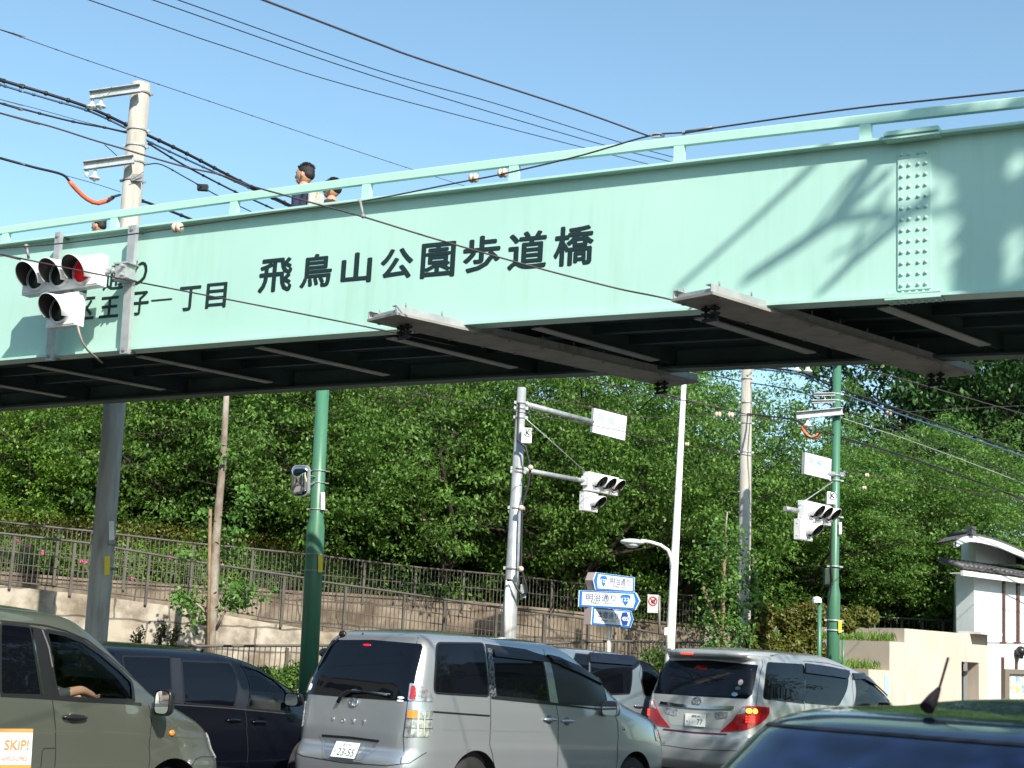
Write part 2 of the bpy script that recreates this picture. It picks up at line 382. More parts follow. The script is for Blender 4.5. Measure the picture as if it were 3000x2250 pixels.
# ---- signal mounting channels and head on the bridge's left
def channel(px0, py0, px1, py1, w, label):
    s0, z0 = bpx(px0, py0, .17); s1, z1 = bpx(px1, py1, .17)
    t = thing('mounting_channel', label, 'steel post', br(s1, z1, .17), group='steel channels clamped to the bridge face')
    mb = MB(); c = (br(s0, z0, .17) + br(s1, z1, .17)) / 2; ax = (br(s0, z0, .17) - br(s1, z1, .17)); L = ax.length; ax.normalize(); a = BT
    mb.box(c, (w, .008, L), (a, BN, ax)); mb.box(c + a * (w / 2) - BN * .02, (.008, .045, L), (a, BN, ax)); mb.box(c - a * (w / 2) - BN * .02, (.008, .045, L), (a, BN, ax))
    part('channel', mb, GALV, t)
    mb = MB()
    for k in (.03, .97):
        p = br(s1, z1, .17) + ax * L * k; mb.cyl(p - BN * .17, p + BN * .02, .012, seg=8); mb.cyl(p + BN * .004, p + BN * .016, .022, seg=6)
    part('bolt', mb, GALV_D, t)
    return t
channel(388, 660, 362, 1036, .10, 'wide galvanised channel on the bridge face right of the red signal')
channel(170, 680, 141, 1056, .075, 'narrow galvanised channel behind the red signal on the bridge')

RED = mat('red_signal_lens', (0.42, 0.008, 0.015), 0.25, emit=(0.75, 0.01, 0.02), estr=0.1)
REDD = mat('dark_red_lens', (0.16, 0.01, 0.015), 0.25, emit=(0.5, 0.01, 0.02), estr=0.08)
LENS = mat('unlit_signal_lens', (0.012, 0.02, 0.017), 0.15)
SIGW = mat('white_signal_paint', (0.74, 0.75, 0.76), 0.38, col2=(0.66, 0.66, 0.65), scale=8)
VIN = mat('visor_inside', (0.02, 0.018, 0.017), 0.6)
def signal_unit(t, c, X, N, U, w, h, lens, dl, vis, dep=.12, redm=None):
    """housing centred at c, X along it, N facing, U up"""
    mb = MB(); ax = (X, N, U)
    mb.box(c - N * dep / 2, (w, dep, h), ax)
    for e in (-1, 1): mb.box(c + X * e * (w / 2 + .003) + U * h * .3 - N * dep / 2, (.008, .03, .02), ax); mb.box(c + X * e * (w / 2 + .003) - U * h * .3 - N * dep / 2, (.008, .03, .02), ax)
    body = part('housing', mb, SIGW, t, bevel=.018)
    mb = MB(); mb.box(c + N * .004, (w - .03, .01, h - .03), ax); sub('door_panel', mb, SIGW, body, bevel=.004)
    for i, u in enumerate(lens):
        p = c + X * u + N * .012
        mb = MB(); r = dl / 2
        prof = [(0.001, .028), (r * .5, .024), (r * .85, .012), (r, 0)]
        mb.lathe(p, N, prof, 24)
        part('lens', mb, (redm or LENS) if i == len(lens) - 1 else LENS, t)
        # visor: open sleeve, longer on top
        mb = MB(); seg = 28; rv = r * 1.1; vs = []
        for ring, rr in ((0, rv + .005), (1, rv + .002), (1, rv - .006), (0, rv - .006)):
            for k in range(seg + 1):
                th = R(-125) + R(250) * k / seg
                ln = vis * (0.30 + 0.70 * max(0, math.cos(th * .62)) ** 1.3) if ring else 0
                tilt = -0.10 * ln
                vs.append(p + X * (rr * math.sin(th)) + U * (rr * math.cos(th) + tilt) + N * ln)
        for a_, b_, mi in ((0, 1, 0), (1, 2, 0), (2, 3, 1)):
            fs = [(a_ * (seg + 1) + k, a_ * (seg + 1) + k + 1, b_ * (seg + 1) + k + 1, b_ * (seg + 1) + k) for k in range(seg)]
            mb.add(vs if (a_ == 0) else [], [], mi)
            base = len(mb.v) - len(vs)
            for f in fs: mb.f.append(tuple(i_ + base for i_ in f)); mb.mi.append(mi); mb.sm.append(True)
        part('visor', mb, [SIGW, VIN], t)
        mb = MB(); vs = []
        for rr, hh in ((r * 1.14, 0), (r * 1.14, .02), (r * .97, .02)):
            for k in range(24): th = 2 * math.pi * k / 24; vs.append(p + (X * math.sin(th) + U * math.cos(th)) * rr + N * hh)
        mb.add(vs, [(a * 24 + k, a * 24 + (k + 1) % 24, (a + 1) * 24 + (k + 1) % 24, (a + 1) * 24 + k) for a in (0, 1) for k in range(24)], 0, True)
        part('lens_rim', mb, SIGW, t)
    return body
sa, za = bpx(172, 805, .48); sb, zb_ = bpx(176, 907, .48)
sg = thing('traffic_signal', 'large white traffic signal showing red with a lower arrow lamp, hung on the bridge', 'traffic light', br(sa, za, .48), group='three-lamp traffic signals with an arrow lamp below')
signal_unit(sg, br(sa + .03, za + .0, .48), (BT + UP * .03).normalized(), BN, UP, 1.10, .34, (-.33, .0, .33), .26, .24, redm=RED)
signal_unit(sg, br(sb + .03, zb_ - .005, .48), (BT + UP * .03).normalized(), BN, UP, .42, .36, (-.01,), .27, .24)
mb = MB(); s3, z3 = bpx(375, 800, .2)
p = br(s3, z3, .2); mb.box(p + BN * .03 - BT * .02, (.16, .14, .20), (BT, BN, UP)); 
for k in (-.08, .08):
    mb.box(p + UP * k + BN * .03, (.20, .17, .012), (BT, BN, UP)); mb.cyl(p + UP * k - BT * .07 + BN * .11, p + UP * k - BT * .07 + BN * .14, .014, seg=6)
    mb.cyl(p + UP * k * .6 + BT * .03 + BN * .10, p + UP * k * .6 + BT * .03 + BN * .15, .02, seg=8)
mb.cyl(p + BN * .16 - BT * .06, p + BN * .2 - BT * .35, .035, seg=12); mb.box(p + BN * .19 - BT * .24, (.18, .06, .10), (BT, BN, UP))
mb.cyl(br(sa + .5, za - .02, .42), br(s3 - .05, z3, .34), .03, seg=12)
part('bracket', mb, GALV, sg, bevel=.003)
mb = MB(); mb.cyl(br(sa - .15, za - .16, .42), br(sa - .15, zb_ + .17, .42), .022, seg=10); mb.cyl(br(sa + .12, za - .16, .42), br(sa + .12, zb_ + .17, .42), .022, seg=10); mb.box(br(sa, (za + zb_) / 2 + .01, .42), (.34, .06, .02), (BT, BN, UP))
s4, z4 = bpx(160, 870, .2)
mb.cyl(br(s4, z4 + .12, .2), br(sb, zb_ + .12, .38), .02, seg=8); mb.cyl(br(s4 - .06, za, .2), br(sa - .12, za, .38), .02, seg=8)
part('hanger', mb, GALV_D, sg)
mb = MB(); mb.tube([br(*bpx(x, y, d), d) for x, y, d in ((228, 955, .45), (232, 975, .46), (240, 1000, .40), (256, 1025, .30), (272, 1040, .15), (285, 1050, .02), (300, 1062, -.1))], .012, 8)
part('signal_cable', mb, mat('grey_cable', (.30, .26, .22), .5), sg)

# ================================================================ people on the bridge
def person(px, py, d, label, shirt, face_dir, height=1.72, hair=HAIR, lean=0.0, pants=(0.03, 0.035, 0.05), arm=None, sub_hair='short', print_=None):
    """(px,py) = top of the head on the photo, d = distance behind the web"""
    s, z = bpx(px, py, d); foot_z = zbot(s) + .25; H = z - foot_z
    base = br(s, foot_z, d); k = H / 1.72
    fx = Vector(face_dir).normalized(); sx = UP.cross(fx).normalized()          # sx = his left
    def P(f, l, u): return base + fx * (f * k) + sx * (l * k) + UP * (u * k)
    chains = {}
    V = [('pel', (0, 0, .95), (.13, .16)), ('wa', (0, 0, 1.08), (.105, .14)), ('ch', (.01, 0, 1.27), (.12, .165)), ('sh', (0, 0, 1.40), (.08, .12)), ('nk', (.01, 0, 1.48), (.055, .055)), ('hd', (.03, 0, 1.55), (.05, .05))]
    for e, n in ((1, 'l'), (-1, 'r')):
        V += [('s' + n, (0, .17 * e, 1.40), (.06, .06)), ('e' + n, (-.02, .22 * e, 1.14), (.043, .043)), ('w' + n, (.10, .22 * e, .93), (.03, .03)),
              ('h' + n, (0, .09 * e, .88), (.09, .09)), ('k' + n, (.04 * e + .02, .10 * e, .48), (.06, .06)), ('a' + n, (.08 * e - .02, .10 * e, .09), (.04, .04)), ('t' + n, (.08 * e + .12, .10 * e, .035), (.035, .035))]
    E_ = [('pel', 'wa'), ('wa', 'ch'), ('ch', 'sh'), ('sh', 'nk'), ('nk', 'hd')]
    for n in 'lr': E_ += [('sh', 's' + n), ('s' + n, 'e' + n), ('e' + n, 'w' + n), ('pel', 'h' + n), ('h' + n, 'k' + n), ('k' + n, 'a' + n), ('a' + n, 't' + n)]
    if arm:
        for i, (nm, pos, r_) in enumerate(V):
            if nm in arm: V[i] = (nm, arm[nm], r_)
    idx = {v[0]: i for i, v in enumerate(V)}
    hands = []
    for n, e in (('l', 1), ('r', -1)):                                            # palm and fingers grow out of the wrist
        w = Vector(V[idx['w' + n]][1]); dd = (w - Vector(V[idx['e' + n]][1])).normalized()
        V.append(('p' + n, tuple(w + dd * .08), (.034, .018))); E_.append(('w' + n, 'p' + n)); idx['p' + n] = len(V) - 1
    me = bpy.data.meshes.new('person'); me.from_pydata([P(*v[1]) for v in V], [(idx[a], idx[b]) for a, b in E_], [])
    o = bpy.data.objects.new('person', me); COL.objects.link(o)
    sk = o.modifiers.new('skin', 'SKIN')
    for i, v in enumerate(V): o.data.skin_vertices[0].data[i].radius = (v[2][0] * k, v[2][1] * k)
    o.data.skin_vertices[0].data[0].use_root = True
    su = o.modifiers.new('sub', 'SUBSURF'); su.levels = 2; su.render_levels = 2
    bpy.context.view_layer.update()
    m2 = bpy.data.meshes.new_from_object(o.evaluated_get(bpy.context.evaluated_depsgraph_get()))
    bpy.data.objects.remove(o)
    bm = bmesh.new(); bm.from_mesh(m2)
    # head
    def blob(c, r, ax=None, seg=20):
        mb_ = MB(); mb_.ball(P(*c), [x * k for x in r], seg, 0, ax or (fx, sx, UP)); tm = bpy.data.meshes.new('t'); tm.from_pydata(mb_.v, [], mb_.f); 
        bm.from_mesh(tm); bpy.data.meshes.remove(tm)
    blob((.02, 0, 1.62), (.097, .074, .108)); blob((.058, 0, 1.565), (.056, .048, .052)); blob((.118, 0, 1.598), (.018, .013, .02), seg=10)
    blob((.10, 0, 1.555), (.02, .025, .009), seg=10); blob((.008, .077, 1.60), (.016, .01, .03), seg=10); blob((.008, -.077, 1.60), (.016, .01, .03), seg=10)
    for n in 'lr':
        w = Vector(V[idx['p' + n]][1]); dd = (w - Vector(V[idx['w' + n]][1])).normalized()
        sdv = dd.cross(Vector((1, 0, 0))).normalized() if abs(dd.x) < .9 else Vector((0, 1, 0))
        for j in range(4):
            o2 = sdv * (.011 * (2 * j - 3) * .75); L = (.065, .078, .072, .055)[j]
            mb_ = MB(); mb_.tube([P(*(w + o2)), P(*(w + o2 + dd * L * .5)), P(*(w + o2 + dd * L * .8 + Vector((-.01, 0, 0))))], [.008 * k, .0075 * k, .006 * k], 8)
            tm = bpy.data.meshes.new('t'); tm.from_pydata(mb_.v, [], mb_.f); bm.from_mesh(tm); bpy.data.meshes.remove(tm)
    bm.to_mesh(m2); bm.free(); m2.transform(Matrix.Translation(-base))
    for mm in (SKIN, mat(shirt[0], shirt[1], .85), mat('dark_trousers', pants, .9)): 
        m2.materials.append(mm)
    for p_ in m2.polygons:
        c = p_.center; u = c.z / k; lat = abs(c.dot(sx)) / k
        p_.use_smooth = True
        p_.material_index = 0 if u > 1.475 else (1 if (u > .93 and not (lat > .185 and u < 1.18)) else (2 if u < .93 and lat < .20 else 0))
    root = bpy.data.objects.new('person', m2); COL.objects.link(root); root.location = base; tag(root, label, 'person', 'pedestrians crossing the footbridge')
    INV[root.name] = Matrix.Translation(-base)
    mb = MB(); mb.ball(P(.004, 0, 1.652), (.093 * k, .079 * k, .083 * k), 24, 0, (fx, sx, UP)); mb.ball(P(-.03, 0, 1.615), (.06 * k, .072 * k, .065 * k), 18, 0, (fx, sx, UP))
    rr = random.Random(3)
    for i in range(260):
        th = rr.uniform(0, 2 * math.pi); ph = rr.uniform(0, 1.25); dv = fx * (math.sin(ph) * math.cos(th)) + sx * (math.sin(ph) * math.sin(th)) + UP * math.cos(ph)
        c = P(.004, 0, 1.652) + fx * dv.dot(fx) * .090 * k + sx * dv.dot(sx) * .076 * k + UP * dv.dot(UP) * .080 * k
        mb.tube([c, c + (dv + fx * .3).normalized() * .022 * k], [.005 * k, .001], 4)
    part('hair', mb, hair, root)
    mb = MB()
    for e in (-1, 1): mb.ball(P(.097, .03 * e, 1.618), (.008 * k, .013 * k, .007 * k), 8, 0, (fx, sx, UP)); mb.box(P(.10, .03 * e, 1.638), (.01 * k, .035 * k, .006 * k), (fx, sx, UP))
    part('eyes', mb, HAIR, root)
    return root, P, k, fx, sx
LEFTW = -BT + BN * .15
p1, P_, k_, fx_, sx_ = person(900, 484, -.55, 'man with short black hair and navy shirt walking left on the footbridge', ('navy_shirt', (.012, .018, .05)), LEFTW)
mb = MB(); mb.box(P_(-.145, .02, 1.27), (.075 * k_, .26 * k_, .30 * k_), (fx_, sx_, UP)); part('backpack', mb, mat('printed_bag', (.50, .50, .46), .8, col2=(.42, .38, .08), scale=16, lo=.40, hi=.44), p1, bevel=.03)
p2, *_ = person(980, 527, -.9, 'person with black cap walking behind the navy shirted man on the bridge', ('dark_brown_top', (.03, .015, .012)), LEFTW, arm={'er': (.16, -.22, 1.20), 'wr': (.18, -.08, 1.43)})
p3, *_ = person(295, 640, -.5, 'walker at the far left of the bridge mostly hidden by the rail', ('black_top', (.015, .012, .014)), LEFTW)
# ================================================================ ground, walls, fences
def smat(name, c1, c2, **k): return mat(name, c1, k.pop('rough', .9), col2=c2, **k)
ASPH = smat('asphalt', (.055, .055, .055), (.04, .04, .042), scale=3, bump=.3, bscale=80)
PAVE = smat('paving', (.28, .26, .23), (.2, .19, .17), scale=2)
SOIL = smat('hill_soil', (.035, .045, .018), (.05, .032, .018), scale=1.2, bump=.5, bscale=6)
mb = MB(); mb.add([(-400, -400, .06), (400, -400, .06), (400, 600, .06), (-400, 600, .06)], [(0, 1, 2, 3)]); struct('ground', mb, SOIL)
def rd(u, w, z): return Vector((-1.4, 15.2, z)) + Vector((math.cos(R(50)), math.sin(R(50)), 0)) * u + Vector((-math.sin(R(50)), math.cos(R(50)), 0)) * w
mb = MB(); mb.add([rd(-80, -8, .08), rd(80, -8, .08), rd(80, 7.2, .08), rd(-80, 7.2, .08)], [(0, 1, 2, 3)]); struct('road', mb, ASPH)
mb = MB()
for w in (-4.4, 1.6):
    for u in range(-60, 60, 6): mb.add([rd(u, w - .07, .084), rd(u + 3, w - .07, .084), rd(u + 3, w + .07, .084), rd(u, w + .07, .084)], [(0, 1, 2, 3)])
struct('lane_markings', mb, WHITEP)
mb = MB()
for w0, w1 in ((7.2, 10.5), (-14, -8)):
    mb.prism([rd(-80, w0, .06), rd(80, w0, .06), rd(80, w1, .06), rd(-80, w1, .06)], (0, 0, .16))
struct('pavement', mb, PAVE)

WA = R(28); WD = Vector((math.cos(WA), math.sin(WA), 0)); WN = Vector((WD.y, -WD.x, 0))
def vpl(Y0, ang=WA, px0=0, py0=1800):
    p0 = at(px0, py0, Y0); d = Vector((math.cos(ang), math.sin(ang), 0)); n = Vector((d.y, -d.x, 0))
    f = lambda px, py: hit(px, py, p0, n)
    f.d = d; f.n = n; f.p0 = p0; return f
PB = vpl(24.5); PA = vpl(26.8); PC = vpl(21.6)
def stone_mat(name, base, alt, dark, bw=.95, rh=.42):
    m = bpy.data.materials.new(name); m.use_nodes = True; t = m.node_tree; b = t.nodes['Principled BSDF']; b.inputs['Roughness'].default_value = .9
    N = t.nodes.new; L = t.links.new
    tc = N('ShaderNodeTexCoord'); sp = N('ShaderNodeSeparateXYZ'); L(tc.outputs['Object'], sp.inputs[0])
    ns = N('ShaderNodeTexNoise'); ns.inputs['Scale'].default_value = 1.6; L(tc.outputs['Object'], ns.inputs['Vector'])
    cb = N('ShaderNodeCombineXYZ')
    dx = N('ShaderNodeMath'); dx.operation = 'MULTIPLY_ADD'; dx.inputs[1].default_value = .28; L(ns.outputs[0], dx.inputs[0]); L(sp.outputs[0], dx.inputs[2])
    dz = N('ShaderNodeMath'); dz.operation = 'MULTIPLY_ADD'; dz.inputs[1].default_value = .16; L(ns.outputs[0], dz.inputs[0]); L(sp.outputs[2], dz.inputs[2])
    L(dx.outputs[0], cb.inputs[0]); L(dz.outputs[0], cb.inputs[1])
    br_ = N('ShaderNodeTexBrick'); L(cb.outputs[0], br_.inputs['Vector']); br_.inputs['Scale'].default_value = 1
    br_.inputs['Brick Width'].default_value = bw; br_.inputs['Row Height'].default_value = rh; br_.inputs['Mortar Size'].default_value = .02; br_.inputs['Mortar Smooth'].default_value = .3
    br_.inputs['Color1'].default_value = (*base, 1); br_.inputs['Color2'].default_value = (*alt, 1); br_.inputs['Mortar'].default_value = (*[c * .35 for c in base], 1); br_.offset = .37; br_.squash = .75; br_.squash_frequency = 3
    n2 = N('ShaderNodeTexNoise'); n2.inputs['Scale'].default_value = 1.5; n2.inputs['Detail'].default_value = 8; n2.inputs['Roughness'].default_value = .62; L(tc.outputs['Object'], n2.inputs['Vector'])
    rp_ = N('ShaderNodeValToRGB'); rp_.color_ramp.elements[0].position = .40; rp_.color_ramp.elements[1].position = .57; rp_.color_ramp.elements[0].color = (*dark, 1); rp_.color_ramp.elements[1].color = (1, 1, 1, 1); L(n2.outputs[0], rp_.inputs[0])
    mx = N('ShaderNodeMix'); mx.data_type = 'RGBA'; mx.blend_type = 'MULTIPLY'; mx.inputs[0].default_value = .85; L(br_.outputs[0], mx.inputs[6]); L(rp_.outputs[0], mx.inputs[7])
    L(mx.outputs[2], b.inputs['Base Color'])
    bp = N('ShaderNodeBump'); bp.inputs['Strength'].default_value = .6; bp.inputs['Distance'].default_value = .05; L(n2.outputs[0], bp.inputs['Height']); L(bp.outputs[0], b.inputs['Normal'])
    return m
STONE = stone_mat('pale_cut_stone', (.45, .415, .355), (.37, .32, .25), (.34, .30, .26)); STONE2 = stone_mat('weathered_stone', (.24, .20, .15), (.17, .135, .10), (.28, .23, .18), .8, .45)
AT = [(-300, 1502), (0, 1529), (265, 1556), (569, 1592), (699, 1604), (892, 1623), (950, 1630), (1237, 1664), (1493, 1686), (1720, 1712), (1960, 1738), (2200, 1765)]
ABt = [(-300, 1672), (0, 1682), (265, 1704), (500, 1718), (1000, 1745), (1358, 1766), (1613, 1790), (1960, 1830), (2200, 1850)]
BT_ = [(-300, 1532), (0, 1562), (265, 1592), (569, 1645), (892, 1693), (948, 1705), (1170, 1736), (1464, 1780), (1690, 1809), (1840, 1840), (1960, 1861)]
BB_ = [(-300, 1670), (0, 1700), (253, 1728), (500, 1761), (877, 1826), (1200, 1864), (1500, 1900), (1960, 1975)]
WB_ = [(x, y + 14) for x, y in BB_]
CT_ = [(-300, 1897), (318, 1895), (597, 1893), (820, 1892), (1595, 1886), (1800, 1878), (2333, 1887)]
def wall(name, label, P, tab, thick, m, cat='stone wall', copt=None):
    xs = np.arange(tab[0][0], tab[-1][0] + 1, 60); o = P(0, 1900); o.z = 0
    Mx = Matrix.Translation(o) @ Matrix.Rotation(WA, 4, 'Z')
    t = thing(name, label, cat, Mx=Mx); mb = MB()
    tops = [P(x, interp(x, tab)) for x in xs]
    for k in range(len(xs) - 1):
        a, b = tops[k], tops[k + 1]
        mb.add([Vector((a.x, a.y, .06)), Vector((b.x, b.y, .06)), b, a, a - P.n * thick, b - P.n * thick], [(0, 1, 2, 3), (3, 2, 5, 4)])
    part('stonework', mb, m, t)
    if copt:
        mb = MB()
        for k in range(len(xs) - 1):
            a, b = tops[k], tops[k + 1]; u = UP * copt; f = P.n * .03
            mb.add([a + f, b + f, b + f + u, a + f + u, a + u - P.n * .3, b + u - P.n * .3], [(0, 1, 2, 3), (3, 2, 5, 4)])
        part('coping', mb, m, t)
    return t
wall('retaining_wall', 'pale cut stone retaining wall below the front ramp fence', PB, WB_, 2.2, STONE)
wall('retaining_wall', 'darker weathered stone wall between the two ramp fences', PA, ABt, .6, STONE2, copt=.05)
def fence(label, P, top, bot, posts, pitch=.12, nrails=2, group=None, x0=-300, x1=None, postx=.06, hb=None):
    x1 = x1 or top[-1][0]
    t = thing('railing_fence', label, 'fence', P(max(x0, 0), interp(max(x0, 0), bot)))
    xs = np.arange(x0, x1 + 1, 50); d = P.d; ax = (P.d, P.n, UP)
    tp = [P(x, interp(x, top)) for x in xs]
    if hb: bt = [p - UP * hb for p in tp]
    else: bt = [P(x, interp(x, bot)) for x in xs]
    mb = MB(); mb.tube(tp, .021, 8); part('top_rail', mb, BRONZE, t)
    mb = MB(); mb.tube(bt, .014, 6); part('bottom_rail', mb, BRONZE, t)
    for r_ in range(nrails):
        f = (r_ + 1) / (nrails + 1); mb = MB(); mb.tube([a.lerp(b, f * .75 + .12) for a, b in zip(tp, bt)], .009, 5); part('middle_rail', mb, BRONZE, t)
    ss = [(p - tp[0]).dot(d) for p in tp]; n = int(ss[-1] / pitch); mb = MB()
    for k in range(n + 1):
        s = k * pitch; zt_ = np.interp(s, ss, [p.z for p in tp]); zb__ = np.interp(s, ss, [p.z for p in bt]); c = tp[0] + d * s
        mb.box((c.x, c.y, (zt_ + zb__) / 2), (.012, .012, zt_ - zb__), ax)
    part('bars', mb, BRONZE, t)
    for x in posts:
        a = P(x, interp(x, top)) - UP * .03; c = (a - UP * (hb + .12)) if hb else P(x, interp(x, bot)) - UP * .12
        mb = MB(); mb.box((a + P.n * .03 + c + P.n * .03) / 2, (.045, .045, (a - c).length), ax); part('post', mb, BRONZE, t)
    return t
fence('brown railing fence in front on top of the pale stone wall', PB, BT_, BB_, [-150, 36, 212, 432, 630, 827, 1008, 1180, 1298, 1450, 1590, 1720, 1840, 1957], .082, 2)
fence('brown railing fence behind, in front of the rose hedge and trees', PA, AT, ABt, [-60, 165, 368, 560, 735, 899, 1064, 1214, 1355, 1486, 1613, 1735, 1850, 1960, 2070], .085, 1)
fence('low brown roadside railing just behind the cars', PC, CT_, CT_, [-100, 100, 330, 560, 840, 1040, 1220, 1590, 1800, 2070, 2333], .085, 1, hb=.85)

# hill: follows the wall top, climbs away
def hill_z(s, qd):
    p = PA.p0 + PA.d * s
    # top of wall2 at this s
    zt = np.interp(s, HS, HZ); q1 = max(0, qd); return zt + .08 * q1 + 2.6 * (max(0, min(1, (q1 - 6) / 9)) ** 2 * (3 - 2 * max(0, min(1, (q1 - 6) / 9))))
HS, HZ = [], []
for x in range(-300, 2201, 100):
    p = PA(x, interp(x, ABt)); HS.append((p - PA.p0).dot(PA.d)); HZ.append(p.z)
mb = MB(); gs = np.linspace(-30, 70, 60); gq = [.3, 1, 2, 4, 6, 7.5, 9, 10.5, 12, 13.5, 15, 18, 25, 40]
vs = [PA.p0 + PA.d * s - PA.n * q_ for s in gs for q_ in gq]
for i, s in enumerate(gs):
    for j, q_ in enumerate(gq): vs[i * len(gq) + j].z = hill_z(s, q_) + .12 * math.sin(s * 1.3 + q_)
mb.add(vs, [(i * len(gq) + j, (i + 1) * len(gq) + j, (i + 1) * len(gq) + j + 1, i * len(gq) + j + 1) for i in range(len(gs) - 1) for j in range(len(gq) - 1)], 0, True)
struct('hillside', mb, SOIL)

# ================================================================ foliage
def leafmat(name, c1, c2, c3, trans=.48, rough=.45):
    m = bpy.data.materials.new(name); m.use_nodes = True; t = m.node_tree; N = t.nodes.new; L = t.links.new
    b = t.nodes['Principled BSDF']; b.inputs['Roughness'].default_value = rough; b.inputs['Specular IOR Level'].default_value = .35
    g = N('ShaderNodeNewGeometry'); r = N('ShaderNodeValToRGB'); L(g.outputs['Random Per Island'], r.inputs[0])
    r.color_ramp.elements[0].color = (*c1, 1); r.color_ramp.elements[1].color = (*c3, 1); e = r.color_ramp.elements.new(.55); e.color = (*c2, 1)
    tc = N('ShaderNodeTexCoord'); n = N('ShaderNodeTexNoise'); n.inputs['Scale'].default_value = .8; L(tc.outputs['Object'], n.inputs['Vector'])
    mr = N('ShaderNodeMapRange'); mr.inputs[1].default_value = .3; mr.inputs[2].default_value = .7; mr.inputs[3].default_value = .7; mr.inputs[4].default_value = 1.25; L(n.outputs[0], mr.inputs[0])
    mx = N('ShaderNodeMix'); mx.data_type = 'RGBA'; mx.blend_type = 'MULTIPLY'; mx.inputs[0].default_value = 1; L(r.outputs[0], mx.inputs[6]); L(mr.outputs[0], mx.inputs[7])
    L(mx.outputs[2], b.inputs['Base Color'])
    tl = N('ShaderNodeBsdfTranslucent'); L(mx.outputs[2], tl.inputs[0]); ms = N('ShaderNodeMixShader'); ms.inputs[0].default_value = trans
    L(b.outputs[0], ms.inputs[1]); L(tl.outputs[0], ms.inputs[2]); L(ms.outputs[0], t.nodes['Material Output'].inputs[0])
    return m
LCH = leafmat('cherry_leaves', (.068, .145, .026), (.125, .25, .045), (.20, .36, .075))
LLT = leafmat('light_spring_leaves', (.09, .18, .022), (.16, .30, .036), (.25, .42, .07))
LDK = leafmat('dark_camphor_leaves', (.018, .055, .012), (.03, .085, .018), (.05, .12, .025), .2)
LOL = leafmat('olive_hedge_leaves', (.06, .10, .012), (.11, .13, .018), (.17, .13, .03), .25)
LGK = leafmat('ginkgo_leaves', (.06, .15, .03), (.11, .25, .045), (.18, .34, .07), .35)
BARK = mat('tree_bark', (.055, .042, .032), .95, col2=(.03, .023, .018), scale=4, bump=.6, bscale=20)
BARKP = mat('pale_patchy_bark', (.30, .275, .24), .9, col2=(.15, .10, .07), scale=7, stretch=(1, 1, .5), bump=.4, bscale=25)
def leaf_mesh(name, C, D, Nn, ln, wd, m):
    """C,D,Nn: arrays (n,3) centre, direction, normal"""
    n = len(C); D = D / np.linalg.norm(D, axis=1)[:, None]; S = np.cross(D, Nn); S /= (np.linalg.norm(S, axis=1)[:, None] + 1e-9); Nn = np.cross(S, D)
    ln = ln[:, None]; wd = wd[:, None]
    V = np.empty((n, 4, 3)); V[:, 0] = C - D * ln * .5; V[:, 1] = C + S * wd * .5 - Nn * wd * .15 - D * ln * .05; V[:, 2] = C + D * ln * .5 - Nn * ln * .12; V[:, 3] = C - S * wd * .5 - Nn * wd * .15 - D * ln * .05
    me = bpy.data.meshes.new(name); me.vertices.add(n * 4); me.vertices.foreach_set('co', V.ravel())
    me.loops.add(n * 4); me.loops.foreach_set('vertex_index', np.arange(n * 4, dtype=np.int32))
    me.polygons.add(n); me.polygons.foreach_set('loop_start', np.arange(0, n * 4, 4, dtype=np.int32)); me.polygons.foreach_set('loop_total', np.full(n, 4, np.int32))
    me.update(calc_edges=True); me.materials.append(m); return me
def cluster_leaves(tips, per, spread, ln, flat=.35, droop=.5, seed=0):
    g = np.random.default_rng(seed); tips = np.asarray(tips); n = len(tips) * per
    c = np.repeat(tips, per, 0); u = g.normal(size=(n, 3)); u /= np.linalg.norm(u, axis=1)[:, None]; r = g.random(n) ** .5
    off = u * r[:, None] * spread; off[:, 2] *= flat
    off[:, 2] -= droop * (off[:, 0] ** 2 + off[:, 1] ** 2) / spread
    C = c + off
    D = off * [1, 1, .3] + g.normal(size=(n, 3)) * .5 * spread; D[:, 2] -= .35 * spread
    Nn = np.tile([0, 0, 1.], (n, 1)) + g.normal(size=(n, 3)) * .5
    L = ln * (.7 + .6 * g.random(n)); return C, D, Nn, L
